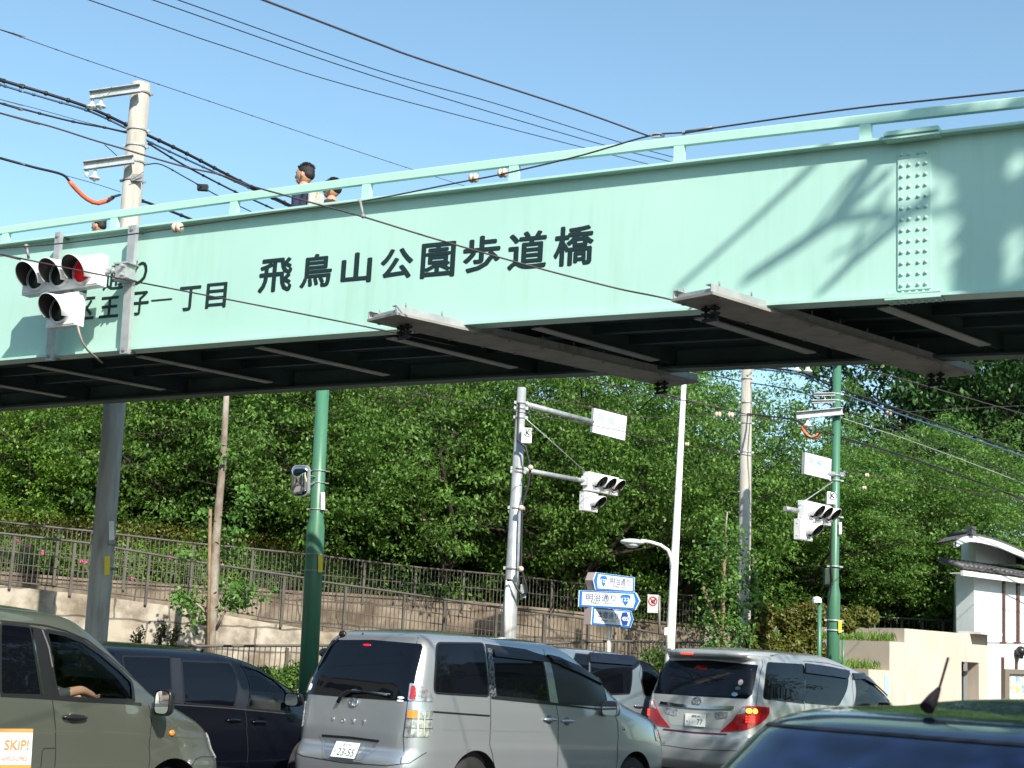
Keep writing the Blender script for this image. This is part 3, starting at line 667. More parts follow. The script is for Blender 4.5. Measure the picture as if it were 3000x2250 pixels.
def make_tree(seed, H, crown_r, crown_lo, leafm, barkm, ntips=900, per=32, ln=.125, spread=.42, trunk_r=.16, flat=.35, aspect=.5, name='tree', shape='dome', droop=.5):
    g = random.Random(seed); tb = MB(); tips = []
    th = crown_lo * .75 + .4
    def limb(p, d, L, r, lev):
        pts = [p]; rs = [r]; n = 5; q_ = p; dd = d.copy()
        for i in range(n):
            dd = (dd + Vector((g.uniform(-.22, .22), g.uniform(-.22, .22), g.uniform(-.12, .16)))).normalized(); q_ = q_ + dd * (L / n); pts.append(q_); rs.append(r * (1 - .75 * (i + 1) / n))
        tb.tube(pts, rs, 7 if lev < 2 else 4)
        if lev < 3:
            for i in range(5 if lev < 2 else 4):
                k = g.randint(1, n); a = g.uniform(0, 2 * math.pi); e = g.uniform(-.25, .7)
                nd = (dd * .35 + Vector((math.cos(a), math.sin(a), e))).normalized(); limb(pts[k], nd, L * g.uniform(.45, .68), rs[k] * .65, lev + 1)
    base = Vector((0, 0, -.3)); pts = [base]; rs = [trunk_r * 1.25]; p = base
    for i in range(5): p = p + Vector((g.uniform(-.1, .1), g.uniform(-.1, .1), (th + .3) / 5)); pts.append(p); rs.append(trunk_r * (1 - .07 * i))
    tb.tube(pts, rs, 12)
    nl = 6
    for i in range(nl):
        a = 2 * math.pi * i / nl + g.uniform(-.3, .3); e = g.uniform(.35, 1.1)
        limb(pts[-1 - (i % 2)], Vector((math.cos(a), math.sin(a), e)).normalized(), crown_r * g.uniform(.85, 1.1), trunk_r * .6, 0)
    limb(pts[-1], Vector((.1, 0, 1)), (H - th) * .8, trunk_r * .6, 0)
    # tips inside an uneven crown
    gg = np.random.default_rng(seed); lobes = gg.uniform(0, 2 * math.pi, 6); la = gg.uniform(.08, .28, 6)
    pts_ = []
    while len(pts_) < ntips:
        v = gg.normal(size=3); v /= np.linalg.norm(v); r = gg.random() ** .38
        th_ = math.atan2(v[1], v[0]); k = 1 + sum(a_ * math.cos((j + 2) * th_ + lobes[j] + 3 * v[2]) for j, a_ in enumerate(la)) * .55
        x, y, z = v * r * k
        hz = (H - crown_lo) / 2; cz = crown_lo + hz * .85
        if z < 0: zz = cz + z * hz * .85
        else: zz = cz + z * hz * 1.15
        pts_.append((x * crown_r, y * crown_r, zz))
    C, D, Nn, L = cluster_leaves(pts_, per, spread, ln, flat, droop, seed)
    lm = leaf_mesh(name + '_crown', C, D, Nn, L, L * aspect, leafm)
    tm = bpy.data.meshes.new(name + '_trunk'); tm.from_pydata(tb.v, [], tb.f); tm.polygons.foreach_set('use_smooth', [True] * len(tm.polygons)); tm.materials.append(barkm)
    return lm, tm
TREES = {}
TREES['cherry'] = [make_tree(s, 6.8, 3.7, .5, LCH, BARK, ntips=1700, per=52, ln=.088, spread=.40) for s in (11, 12, 13)]
TREES['light'] = [make_tree(21, 7.4, 3.6, .3, LLT, BARK, ntips=1500, per=52, ln=.09)]
TREES['dark'] = [make_tree(31, 12.5, 4.6, 2.5, LDK, BARK, ntips=1300, per=38, ln=.19, spread=.6, trunk_r=.3)]
def plant_tree(kind, px, Y, label, z=None, k=0, scale=1.0, rot=0.0, dz=0, group='trees of the wooded bank behind the railings', name='tree', zs=1.0):
    p = at(px, 1750, Y); s = (p - PA.p0).dot(PA.d); qd = -(p - PA.p0).dot(PA.n); zz = hill_z(s, qd) if z is None else z
    lm, tm = TREES[kind][k % len(TREES[kind])]
    o = bpy.data.objects.new(name, None); COL.objects.link(o); o.location = (p.x, p.y, zz + dz); o.scale = (scale, scale, scale * zs); o.rotation_euler = (0, 0, rot)
    tag(o, label, 'tree', group)
    link('trunk', tm, o); link('crown', lm, o); return o
plant_tree('light', 60, 31.2, 'bright green maple at the far left above the rose hedge', rot=1.0, scale=.95, zs=.78)
plant_tree('light', 330, 34, 'light green tree rising behind the grey concrete pole', rot=2.6, scale=1.0, zs=.8)
plant_tree('cherry', 560, 31.7, 'leafy tree seen behind the young street tree', k=0, rot=.4)
plant_tree('cherry', 880, 31.7, 'tree with forked dark trunk behind the left green pole', k=1, rot=2.0, scale=.98)
plant_tree('cherry', 1310, 32.7, 'broad cherry tree with a low forked trunk left of the grey signal mast', k=2, rot=.9, scale=1.05)
plant_tree('cherry', 1660, 33.5, 'cherry tree behind the signal lamps on the grey mast', k=0, rot=4.4, scale=1.0)
plant_tree('cherry', 2010, 34.5, 'cherry tree behind the tall white lamp pole', k=1, rot=.1, scale=1.0)
plant_tree('cherry', 2330, 35.5, 'tree between the tall concrete pole and the right green pole', k=2, rot=3.0, scale=.98, zs=.72)
plant_tree('cherry', 2620, 36.5, 'tree right of the green pole, beyond the beige terraces', k=0, rot=1.9, scale=1.02, zs=.74)
plant_tree('cherry', 2800, 37.5, 'tree whose branches reach over the white house corner', k=1, rot=5.1, scale=1.08, zs=.72)
for i, (px, Y, sc__, kd, lb) in enumerate(((150, 38, 1.15, 'cherry', 'second-row tree behind the bright maple at far left'), (640, 38, 1.2, 'cherry', 'second-row tree showing right of the young street tree'), (1060, 38.5, 1.15, 'light', 'second-row tree between the left green pole and grey mast'),
        (1500, 40, 1.12, 'cherry', 'second-row tree behind the top of the grey signal mast'), (1870, 41, 1.08, 'cherry', 'second-row tree topping the bank left of the white lamp pole'), (2150, 42, 1.08, 'cherry', 'thin-topped second-row tree behind the tall concrete pole'), (2560, 43, 1.08, 'cherry', 'second-row tree right of the sky gap'), (2960, 41, 1.0, 'cherry', 'tree behind the tiled roof of the white house'), (-150, 31, .9, 'cherry', 'tree at the left picture edge under the bridge'))):
    plant_tree(kd, px, Y, lb, k=i, rot=i * 1.37, scale=sc__ * .92, dz=-1.2, zs=(.85, 1, 1, .95, .92, .7, .58, .48, .75)[i])
plant_tree('dark', 2830, 50, 'tall dark evergreen tree at the upper right under the bridge', scale=1.08, rot=.5, dz=.5)
plant_tree('dark', 3180, 58, 'tall dark evergreen beyond the right picture edge', scale=1.1, rot=2.5)

def shrub(name, label, blobs, m, n, ln, seed, cat='shrub', group=None, flat=1.0, core=SOIL):
    """blobs: (centre, radii) in world; leaves fill the shell"""
    g = np.random.default_rng(seed); vol = np.array([b[1][0] * b[1][1] + b[1][0] * b[1][2] for b in blobs]); cnt = (n * vol / vol.sum()).astype(int)
    C = []; Nn = []
    for (c, r), k in zip(blobs, cnt):
        u = g.normal(size=(k, 3)); u /= np.linalg.norm(u, axis=1)[:, None]; rr = .5 + .62 * g.random(k) ** .8
        C.append(np.array(c) + u * np.array(r) * rr[:, None]); Nn.append(u + [0, 0, .5] + g.normal(size=(k, 3)) * .5)
    C = np.concatenate(C); Nn = np.concatenate(Nn); D = g.normal(size=C.shape) + [0, 0, .3]; L = ln * (.7 + .6 * g.random(len(C)))
    base = Vector(blobs[0][0]); me = leaf_mesh(name, C - np.array(base), D, Nn, L, L * .55, m)
    t = thing(name, label, cat, base, group=group); link('foliage', me, t)
    mb = MB()
    for c, r in blobs: mb.tube([Vector(c) - UP * r[2] * 1.1, Vector(c) - UP * r[2] * .2, Vector(c) + UP * r[2] * .5], [.03, .02, .008], 6)
    for c, r in blobs:
        for a in range(4): mb.tube([Vector(c) - UP * r[2] * .9, Vector(c) + Vector((r[0] * .6 * math.cos(a * 1.57 + 1), r[1] * .6 * math.sin(a * 1.57 + 1), r[2] * .4))], [.015, .005], 4)
    part('stems', mb, BARK, t); return t
ROSE = mat('pink_rose', (.75, .10, .28), .6); ROSEP = mat('pale_pink_rose', (.85, .42, .36), .6)
# olive-topped clipped hedge and rose bank behind fence A
PH = vpl(28.2)
hx = [(-120, 1530), (60, 1535), (250, 1545), (420, 1560), (600, 1575), (760, 1597), (900, 1610)]
blobs = []
for x in range(-200, 980, 45):
    c = PH(x, interp(x, [(a, b + 14) for a, b in hx])); blobs.append((tuple(c), (.36, .4, .34)))
shrub('clipped_hedge', 'olive and reddish clipped hedge above the roses on the left', blobs, LOL, 16000, .06, 5, 'hedge')
for i, (x0, x1, dy, lb) in enumerate(((-200, 330, 75, 'rose bushes with pink blooms behind the fence left of the concrete pole'), (340, 640, 70, 'rose bushes with pink blooms between the concrete pole and young tree'), (650, 960, 60, 'green rose bushes between the young tree and the green pole'))):
    blobs = []
    for x in range(x0, x1, 42):
        for e in (0, 1):
            c = PH(x + 20 * e, interp(x, hx) + dy + 45 * e + 8); blobs.append((tuple(c + PH.n * (.45 + .25 * e)), (.34, .3, .33)))
    t = shrub('rose_bush', lb, blobs, LLT if i < 2 else LCH, 11000, .065, 40 + i, 'rose bush', 'rose bushes behind the fence')
roses = ((15, 1595, 0), (42, 1607, 0), (89, 1627, 0), (195, 1649, 0), (208, 1653, 0), (342, 1700, 0), (448, 1640, 0), (598, 1663, 0), (845, 1695, 0))
for x, y, k in roses:
    c = PH(x, y) + PH.n * 1.15; mb = MB(); r_ = .045 if k == 0 else .065
    for a in range(7): mb.ball(c + Vector((math.cos(a) * r_ * .5, .2 * r_ * math.sin(a * 2), math.sin(a) * r_ * .5)), (r_ * .6, r_ * .5, r_ * .45), 8)
    o = mb.build('rose_bloom', ROSEP if k else ROSE, None, Matrix.Translation(-c)); o.location = c
    o.parent = next(ob for ob in bpy.data.objects if ob.name == ('rose_bush' if x < 330 else 'rose_bush.001' if x < 645 else 'rose_bush.002')); o.matrix_parent_inverse = Matrix.Translation(-o.parent.location)
# understorey behind the fences in the middle: dark ground cover
def cover(name, label, P, xs, ytab, depth, m, n, ln, seed):
    g = np.random.default_rng(seed); C = []
    for _ in range(n):
        x = g.uniform(*xs); q_ = g.uniform(0, depth); p = P(x, interp(x, ytab)) - P.n * q_
        C.append((p.x, p.y, p.z + abs(g.normal()) * .22 + .1 * q_))
    C = np.array(C); c0 = C.mean(0); L = ln * (.7 + .6 * g.random(n))
    me = leaf_mesh(name, C - c0, g.normal(size=C.shape) + [0, 0, .4], g.normal(size=C.shape) + [0, 0, 1.], L, L * .5, m)
    o = link(name, me); o.location = c0; tag(o, label, 'ground cover', kind='stuff'); return o
def bank_cover():
    g = np.random.default_rng(9); n = 60000; C = np.empty((n, 3)); s = g.uniform(-8, 34, n); q = .3 + 15 * g.random(n) ** .8
    for i in range(n):
        p = PA.p0 + PA.d * s[i] - PA.n * q[i]; C[i] = (p.x, p.y, hill_z(s[i], q[i]) + abs(g.normal()) * (.2 + .05 * q[i]))
    c0 = C.mean(0); L = (.10 + .06 * g.random(n)) * (1 + q / 12)
    o = link('ground_cover', leaf_mesh('ground_cover', C - c0, g.normal(size=C.shape) + [0, 0, .4], g.normal(size=C.shape) + [0, -.6, 1.], L, L * .5, LCH)); o.location = c0; tag(o, 'dark low plants covering the bank under the trees', 'ground cover', kind='stuff')
bank_cover()
plx = [(900, 1655), (1300, 1700), (1700, 1735), (1980, 1770), (2300, 1790)]
for i, (x0, x1, Y0, m_, hgt, lb) in enumerate(((940, 1180, 27.6, LDK, .5, 'low bush under the trees right of the left green pole'), (1180, 1420, 27.6, LDK, .45, 'dark low bush in front of the forked cherry trunk'), (1420, 1700, 28.2, LDK, .45, 'dark low bush behind the grey mast and blue signs'), (1790, 1960, 28.5, LLT, .55, 'bright yellow-green bush above the blue direction signs'), (2010, 2210, 28.0, LDK, .6, 'bushy undergrowth between white lamp pole and concrete pole'))):  # the dark-leaved bushes carry the shade under the trees in their colour
    P = vpl(28.4); blobs = []
    for x in range(x0, x1, 38):
        c = P(x, interp(x, plx) + (45 if i != 3 else 0)); blobs.append((tuple(c - UP * .1), (.42, .4, hgt))); blobs.append((tuple(c - UP * .55 + P.n * .3), (.42, .3, .4)))
    shrub('undergrowth_bush', lb, blobs, m_, 9000, .085, 60 + i, 'bush', 'bushes under the bank trees')
# golden-olive shrub right, in front of the beige terraces
P = vpl(26.0, 0, 2300, 1850); blobs = []
random.seed(12)
for x, y, r_ in [(random.uniform(2215, 2400), random.uniform(1790, 1960), random.uniform(.12, .3)) for _ in range(26)] + [(random.uniform(2455, 2545), random.uniform(1785, 1835), random.uniform(.1, .2)) for _ in range(10)] or ((2230, 1830, .36), (2260, 1880, .4), (2290, 1815, .34), (2330, 1860, .45), (2345, 1810, .36), (2380, 1850, .4), (2400, 1815, .3), (2270, 1935, .35), (2330, 1930, .35), (2370, 1925, .3), (2500, 1800, .32), (2530, 1815, .22), (2475, 1795, .25), (2450, 1815, .25), (2360, 1965, .25), (2215, 1900, .3), (2420, 1840, .3)):
    blobs.append((tuple(P(x, y)), (r_, r_ * .9, r_ * .85)))
shrub('nandina_shrub', 'golden olive shrub spilling beside the beige terraces', blobs, LOL, 24000, .07, 77)
# vines and low weeds
blobs = [(tuple(at(x, y, 24.6)), (.16, .15, .22)) for x, y in ((2205, 1640), (2200, 1700), (2160, 1790), (2150, 1850), (2190, 1860), (2140, 1700), (2210, 1760))]
shrub('climbing_vine', 'thin leafy vine straggling against the tall concrete pole', blobs, LGK, 900, .07, 78, 'vine')

# sapling with pale stake right of the lamp pole
def small_tree(name, label, base, top, r0, r1, leafpts, leafm, ln, barkm, seed, per=26, spread=.22, stakes=(), branches=()):
    t = thing(name, label, 'tree', base); mb = MB(); n = 8; g = random.Random(seed)
    pts = [base.lerp(top, i / n) + Vector((g.uniform(-.02, .02), 0, 0)) for i in range(n + 1)]; mb.tube(pts, [r0 + (r1 - r0) * i / n for i in range(n + 1)], 12)
    for b in branches: mb.tube(b, [.03, .018, .01][:len(b)], 7)
    part('trunk', mb, barkm, t)
    C, D, Nn, L = cluster_leaves([tuple(p) for p in leafpts], per, spread, ln, .8, .2, seed)
    link('crown', leaf_mesh('crown', C - np.array(base), D, Nn, L, L * .85, leafm), t)
    for a, b in stakes:
        mb = MB(); mb.tube([a, b], .028, 8); part('stake', mb, mat('wood_stake', (.24, .17, .09), .8, col2=(.17, .12, .07), scale=8), t)
    return t
b0 = at(612, 1990, 23.7); b1 = at(662, 1150, 23.7)
lp = [at(x + random.uniform(-22, 22), y + random.uniform(-16, 16), 23.7 + random.uniform(-.3, .3)) for x, y in ((665, 1330), (690, 1440), (610, 1500), (640, 1580), (690, 1560), (720, 1480), (580, 1600), (625, 1630), (670, 1610), (660, 1500),
        (530, 1735), (545, 1755), (525, 1760), (560, 1790), (580, 1800), (680, 1725), (705, 1735), (730, 1740), (690, 1760), (670, 1775), (720, 1765), (655, 1720), (540, 1770), (700, 1750), (715, 1725), (535, 1745), (570, 1570), (590, 1740))]
small_tree('street_tree', 'young street tree with patchy pale trunk and sparse leaves behind the dark minivan', b0, b1, .088, .045, lp + [l + Vector((random.uniform(-.25, .25), .2, random.uniform(-.2, .2))) for l in lp], LGK, .075, BARKP, 4,
           stakes=[(at(608, 1990, 23.5), at(616, 1492, 23.5))], branches=[[at(632, 1845, 23.7), at(655, 1800, 23.6), at(690, 1745, 23.6)], [at(618, 1820, 23.7), at(590, 1780, 23.6), at(545, 1745, 23.6)]])
b0 = at(2112, 1960, 24.6); b1 = at(2130, 1500, 24.6)
lp = []
for i in range(170):
    f = random.random() ** .9; w = 18 + 95 * (1 - abs(f - .35) * 1.25); y = 1520 + f * 420; lp.append(at(2125 + random.gauss(0, .45) * w - 25 * f, y, 24.6 + random.uniform(-.5, .5)))
small_tree('sapling', 'young small-leaved sapling tied to a tan stake', b0, b1, .03, .01, lp, LGK, .06, BARKP, 8, per=13, spread=.2, stakes=[(at(2113, 1960, 24.5), at(2122, 1640, 24.5)), (at(2148, 1945, 24.4), at(2060, 1720, 24.6))])
# roadside shrubs behind low fence
for i, (x0, x1, y, m_, lb) in enumerate(((760, 900, 1985, LCH, 'low shrubs behind the low railing left of the green pole'), (1900, 2200, 1935, LCH, 'low weeds along the railing behind the pearl van'))):
    P = vpl(20.9); blobs = [(tuple(P(x, y + random.uniform(-12, 20))), (.22, .2, .22)) for x in range(x0, x1, 26)]
    shrub('verge_shrub', lb, blobs, m_, 4200, .055, 90 + i, 'shrub', 'low shrubs along the roadside railing')
for i, (x, y) in enumerate(((398, 1880), (470, 1862), (506, 1870))):
    P = vpl(20.9); p = P(x, y); blobs = [(tuple(p), (.09, .09, .16)), (tuple(p + Vector((.05, 0, .1))), (.07, .07, .12))]
    shrub('weed', ('small weed left of two, against the pale stone wall', 'small weed in the middle against the pale stone wall', 'small tall weed nearest the young tree against the stone wall')[i], blobs, LOL, 150, .05, 100 + i, 'plant', 'weeds in front of the stone wall')
# ================================================================ poles
def pole(name, label, px0, py0, px1, py1, Y, w0, w1, m, cat='pole', steps=None, group=None, base_px=None, vertical=True):
    """width in photo pixels at the lower and upper measured points"""
    a = at(px0, py0, Y); b = at(px1, py1, Y); k0 = Y / F_PX; r0 = w0 * k0 / 2; r1 = w1 * k0 / 2
    ax = (b - a).normalized(); g0 = a - ax * ((a.z - .2) / ax.z)
    t = thing(name, label, cat, g0, group=group); mb = MB()
    rb = r0 + (r0 - r1) * (a - g0).length / (b - a).length
    if steps:
        mb.tube([g0, at(*steps[0][:2], Y), at(*steps[1][:2], Y), b], [r0, r0 * .97, r1 * 1.08, r1], 24)
    else: mb.tube([g0, a, b], [rb, r0, r1], 24)
    sh = part('shaft', mb, m, t); t['r'] = (r0 + r1) / 2; del t['r']
    return t, (lambda f: g0.lerp(b, f)), (r0, r1), ax
def band(t, c, ax, r, m=GALV, h=.04, name='band'):
    mb = MB(); mb.cyl(c - ax * h / 2, c + ax * h / 2, r + .006, seg=20); mb.box(c + Vector((r + .02, -.01, 0)), (.05, .03, h)); mb.box(c - Vector((r + .02, .01, 0)), (.04, .03, h)); part(name, mb, m, t)
def sticker(t, px, py0, py1, Y, w, m, dy=.0):
    a = at(px, py0, Y - dy); b = at(px, py1, Y - dy); ax = (a - b).normalized(); mb = MB(); mb.box((a + b) / 2, (w, .006, (a - b).length), (ax.cross(Vector((0, 1, 0))), Vector((0, 1, 0)), ax)); return part('sticker', mb, m, t)
YEL = mat('yellow_sticker', (.78, .60, .03), .5)
# -- concrete pole, left
tL, fL, (r0, r1), axL = pole('utility_pole', 'tall concrete utility pole with two cross arms standing behind the bridge on the left', 282, 1850, 413, 246, 20.2, 66, 58, CONC, 'utility pole')
for y, x, m_ in ((383, 402, GALV), (430, 398, GALV), (532, 389, GALV_D), (478, 394, GALV_D), (275, 411, GALV_D), (1665, 300, GALV_D), (1595, 305, GALV_D)): band(tL, at(x, y, 20.2), axL, .138, m_, .03)
sticker(tL, 327, 1527, 1582, 20.05, .07, WHITEP); sticker(tL, 314, 1629, 1684, 20.05, .07, YEL)
mb = MB(); c = at(402, 520, 20.04); mb.box(c, (.16, .01, .10)); mb.box(c - UP * .0, (.10, .02, .05)); mb.bar(c + Vector((-.09, -.03, -.06)), c + Vector((.1, -.08, .06)), .01); part('step_bracket', mb, GALV_D, tL)
def cross_arm(t, p0, p1, m=GALV, nm='cross_arm', h=.11):
    mb = MB(); d = (p1 - p0).normalized(); n = d.cross(UP).normalized(); up = n.cross(d)
    L = (p1 - p0).length; c = (p0 + p1) / 2
    mb.box(c, (L, .012, h), (d, n, up)); mb.box(c + up * h / 2 + n * .03, (L, .07, .012), (d, n, up)); mb.box(c - up * h / 2 + n * .03, (L, .07, .012), (d, n, up))
    return part(nm, mb, m, t)
def insulator(t, p, h=.16, r=.055, m=CERAMW, nm='insulator', up=-1):
    mb = MB(); mb.lathe(p, (0, 0, up), [(.012, -.05), (.02, 0), (.026, h * .3), (.03, h * .45), (r, h * .7), (r * .95, h * .8), (.02, h * .85), (.02, h)], 16); return part(nm, mb, m, t)
cross_arm(tL, at(264, 281, 19.95), at(412, 260, 19.95)); cross_arm(tL, at(246, 488, 19.95), at(393, 468, 19.95))
for x, y in ((271, 292), (297, 290), (279, 500)): insulator(tL, at(x, y, 19.95) , .15, .075)
insulator(tL, at(255, 500, 19.95), .09, .03)
# -- left green pole with mirror
tG, fG, (r0, r1), axG = pole('steel_pole', 'thick green steel pole left of the silver van, carrying a traffic mirror', 903, 2000, 946, 1135, 20.5, 55, 38, GREENP, steps=((925, 1545), (927, 1520)))
for y, x, r_ in ((1380, 935, .098), (1415, 933, .098), (1625, 920, .128), (1672, 918, .128), (1493, 929, .10)): band(tG, at(x, y, 20.5), axG, r_, GALV, .012)
sticker(tG, 946, 1442, 1493, 20.39, .055, WHITEP); sticker(tG, 939, 1625, 1676, 20.36, .06, YEL)
tm = thing('traffic_mirror', 'rounded rectangular convex traffic mirror beside the left green pole', 'mirror', at(878, 1408, 20.4))
c = at(878, 1408, 20.2); N_ = Vector((-.45, -.89, -.08)).normalized(); X_ = Vector((.89, -.45, 0)).normalized(); U_ = X_.cross(N_) * -1
if U_.z < 0: U_ = -U_
def rrect(w, h, r_, n=6):
    P_l = []
    for cx, cy, a0 in ((w / 2 - r_, h / 2 - r_, 0), (-w / 2 + r_, h / 2 - r_, 90), (-w / 2 + r_, -h / 2 + r_, 180), (w / 2 - r_, -h / 2 + r_, 270)):
        for k in range(n + 1): a = R(a0 + 90 * k / n); P_l.append((cx + r_ * math.cos(a), cy + r_ * math.sin(a)))
    return P_l
mb = MB(); rim = rrect(.28, .42, .08); mb.prism([c + X_ * x + U_ * y for x, y in rim], -N_ * .05); part('mirror_back', mb, GALV, tm)
mb = MB(); rings = []
for f, o_n in ((1.0, .0), (.93, .02), (.75, .035), (.5, .045), (.25, .05), (.02, .052)): rings += [c + N_ * (o_n + .002) + X_ * x * f + U_ * y * f for x, y in rrect(.255, .395, .075)]
n = len(rim); mb.add(rings, [(i * n + k, i * n + (k + 1) % n, (i + 1) * n + (k + 1) % n, (i + 1) * n + k) for i in range(5) for k in range(n)], 0, True); part('mirror_face', mb, mat('mirror_glass', (.8, .82, .84), .03, 1.0), tm)
mb = MB()
for k in (.1, -.1): mb.cyl(c - N_ * .04 + U_ * k, at(930, 1405 - 60 * k, 20.45), .012, seg=8)
part('mirror_arm', mb, GALV_D, tm)
# -- right concrete pole
t_, f_, rr_, ax_ = pole('utility_pole', 'tall slim concrete utility pole right of the white lamp pole', 2178, 1900, 2188, 1060, 26.5, 41, 30, CONC, 'utility pole')
for y, x in ((1180, 2186), (1240, 2186), (1325, 2185), (1110, 2187)): band(t_, at(x, y, 26.5), ax_, .098, GALV, .03)
mb = MB()
for k in range(9): mb.cyl(at(2166 + k * .6, 1320 + k * 60, 26.45), at(2160 + k * .6, 1320 + k * 60, 26.40), .01, seg=6)
part('foot_bolts', mb, GALV_D, t_); mb = MB(); mb.bar(at(2190, 1100, 26.4), at(2225, 1065, 26.4), .03); part('stay_bar', mb, GALV_D, t_)
# -- right green pole
tR, fR, rr_, axR = pole('steel_pole', 'tall green steel pole right of centre carrying a traffic signal and name board', 2440, 1945, 2453, 1050, 24.0, 38, 24, GREENP, steps=((2443, 1740), (2444, 1715)))
for y, x, r_ in ((1155, 2451, .066), (1174, 2451, .066), (1393, 2449, .075), (1408, 2449, .075), (1515, 2447, .082), (1660, 2445, .085), (1818, 2442, .11), (1847, 2442, .11)): band(tR, at(x, y, 24), axR, r_, GALV, .025)
cross_arm(tR, at(2333, 1218, 23.9), at(2468, 1205, 23.9), GALV); cross_arm(tR, at(2382, 1157, 23.9), at(2445, 1156, 23.9), GALV, h=.04); cross_arm(tR, at(2376, 1178, 23.9), at(2445, 1176, 23.9), GALV, h=.04); cross_arm(tR, at(2300, 1062, 23.9), at(2460, 1055, 23.9), GALV, h=.06)
for x, y in ((2366, 1229), (2335, 1068), (2367, 1070)): insulator(tR, at(x, y, 23.9), .14, .075)
sticker(tR, 2462, 1530, 1565, 23.9, .045, WHITEP); sticker(tR, 2461, 1818, 1853, 23.88, .05, YEL)
mb = MB(); mb.tube([at(x, y, 23.8) for x, y in ((2440, 1480), (2436, 1560), (2434, 1640), (2438, 1700), (2430, 1760), (2420, 1800), (2400, 1808), (2385, 1795), (2378, 1775), (2384, 1757))], .012, 6); part('signal_cable', mb, CABLE, tR)
mb = MB(); mb.box(at(2426, 1690, 23.9), (.14, .14, .26)); part('junction_box', mb, mat('dark_green_box', (.01, .03, .02), .5), tR, bevel=.01)
# -- thin green post with camera, right green pole's side stub
t_, *_ = pole('camera_post', 'thin green post with white hooded sensor beside the right green pole', 2400, 1945, 2401, 1765, 23.3, 12, 12, GREENP, 'post')
mb = MB(); c = at(2393, 1757, 23.3); mb.ball(c, (.075, .10, .05), 14); mb.box(c - UP * .03, (.12, .16, .03)); part('sensor_hood', mb, WHITEP, t_)
pole('short_post', 'short green post hugging the foot of the right green pole', 2470, 1945, 2470, 1874, 23.6, 8, 8, GREENP, 'post')

# -- grey signal mast
D50 = R(50); YM = 25.0
tM, fM, rr_, axM = pole('signal_mast', 'grey galvanised mast in the centre carrying a name board and a traffic signal', 1490, 1870, 1529, 1136, YM, 44, 26, GALV, 'signal mast')
PM = vpl(YM, D50, 1520, 1300)
def band2(t, px, py, Y, r_): band(t, at(px, py, Y), axM, r_, GALV, .05)
for x, y, r_ in ((1527, 1180, .078), (1526, 1196, .078), (1524, 1223, .082), (1519, 1372, .092), (1518, 1382, .092), (1512, 1488, .10), (1502, 1665, .115)): band2(tM, x, y, YM, r_)
for a, b, r_ in (((1529, 1182), (1735, 1236), .045), ((1518, 1374), (1690, 1405), .04)):
    mb = MB(); mb.tube([PM(*a), PM(*b)], [r_ * 1.15, r_], 14); part('arm', mb, GALV, tM)
mb = MB(); mb.cyl(PM(1541, 1227), PM(1716, 1383), .009, seg=6); part('stay_wire', mb, GALV, tM)
mb = MB(); mb.tube([at(x, y, YM - .25) for x, y in ((1520, 1180), (1516, 1290), (1540, 1310), (1554, 1370), (1548, 1420), (1530, 1480), (1528, 1560), (1526, 1660), (1540, 1710), (1545, 1735), (1530, 1742), (1515, 1725), (1502, 1700), (1485, 1700))], .02, 8); part('signal_cable', mb, CABLE, tM)
for x, y in ((1554, 1370), (1527, 1488), (1526, 1667)):
    mb = MB(); mb.ball(at(x, y, YM - .28), .05, 10); part('cable_clip', mb, CERAM, tM)
mb = MB(); mb.cyl(at(1481, 1880, YM - .1), at(1490, 1700, YM - .1), .05, seg=10); part('conduit', mb, WHITEP, tM)
def kbox(t, px0, px1, py0, py1, Y):
    c = at((px0 + px1) / 2, (py0 + py1) / 2, Y); k = Y / F_PX; w = (px1 - px0) * k; h = (py1 - py0) * k
    mb = MB(); mb.box(c, (w, .12, h)); b = part('control_box', mb, SIGW, t, bevel=.01)
    Mx = axes_matrix(c + Vector((w * .12, -.066, h * .18)), (1, 0, 0), (0, 0, 1)); text_obj('lettering', 'K', .11, CABLE, Mx, b, .001, .003)
    mb = MB(); n = 20
    for i in range(n):
        a0, a1 = 2 * math.pi * i / n, 2 * math.pi * (i + 1) / n
        q0 = Mx.translation; mb.bar(q0 + Vector((math.cos(a0), 0, math.sin(a0))) * .065, q0 + Vector((math.cos(a1), 0, math.sin(a1))) * .065, .006)
    sub('ring', mb, CABLE, b)
kbox(tM, 1527, 1558, 1254, 1300, YM - .2); kbox(tR, 2421, 2447, 1441, 1478, 23.75)
mb = MB(); mb.box(at(1533, 1732, YM - .15), (.1, .1, .22)); part('meter_box', mb, GALV, tM, bevel=.005)
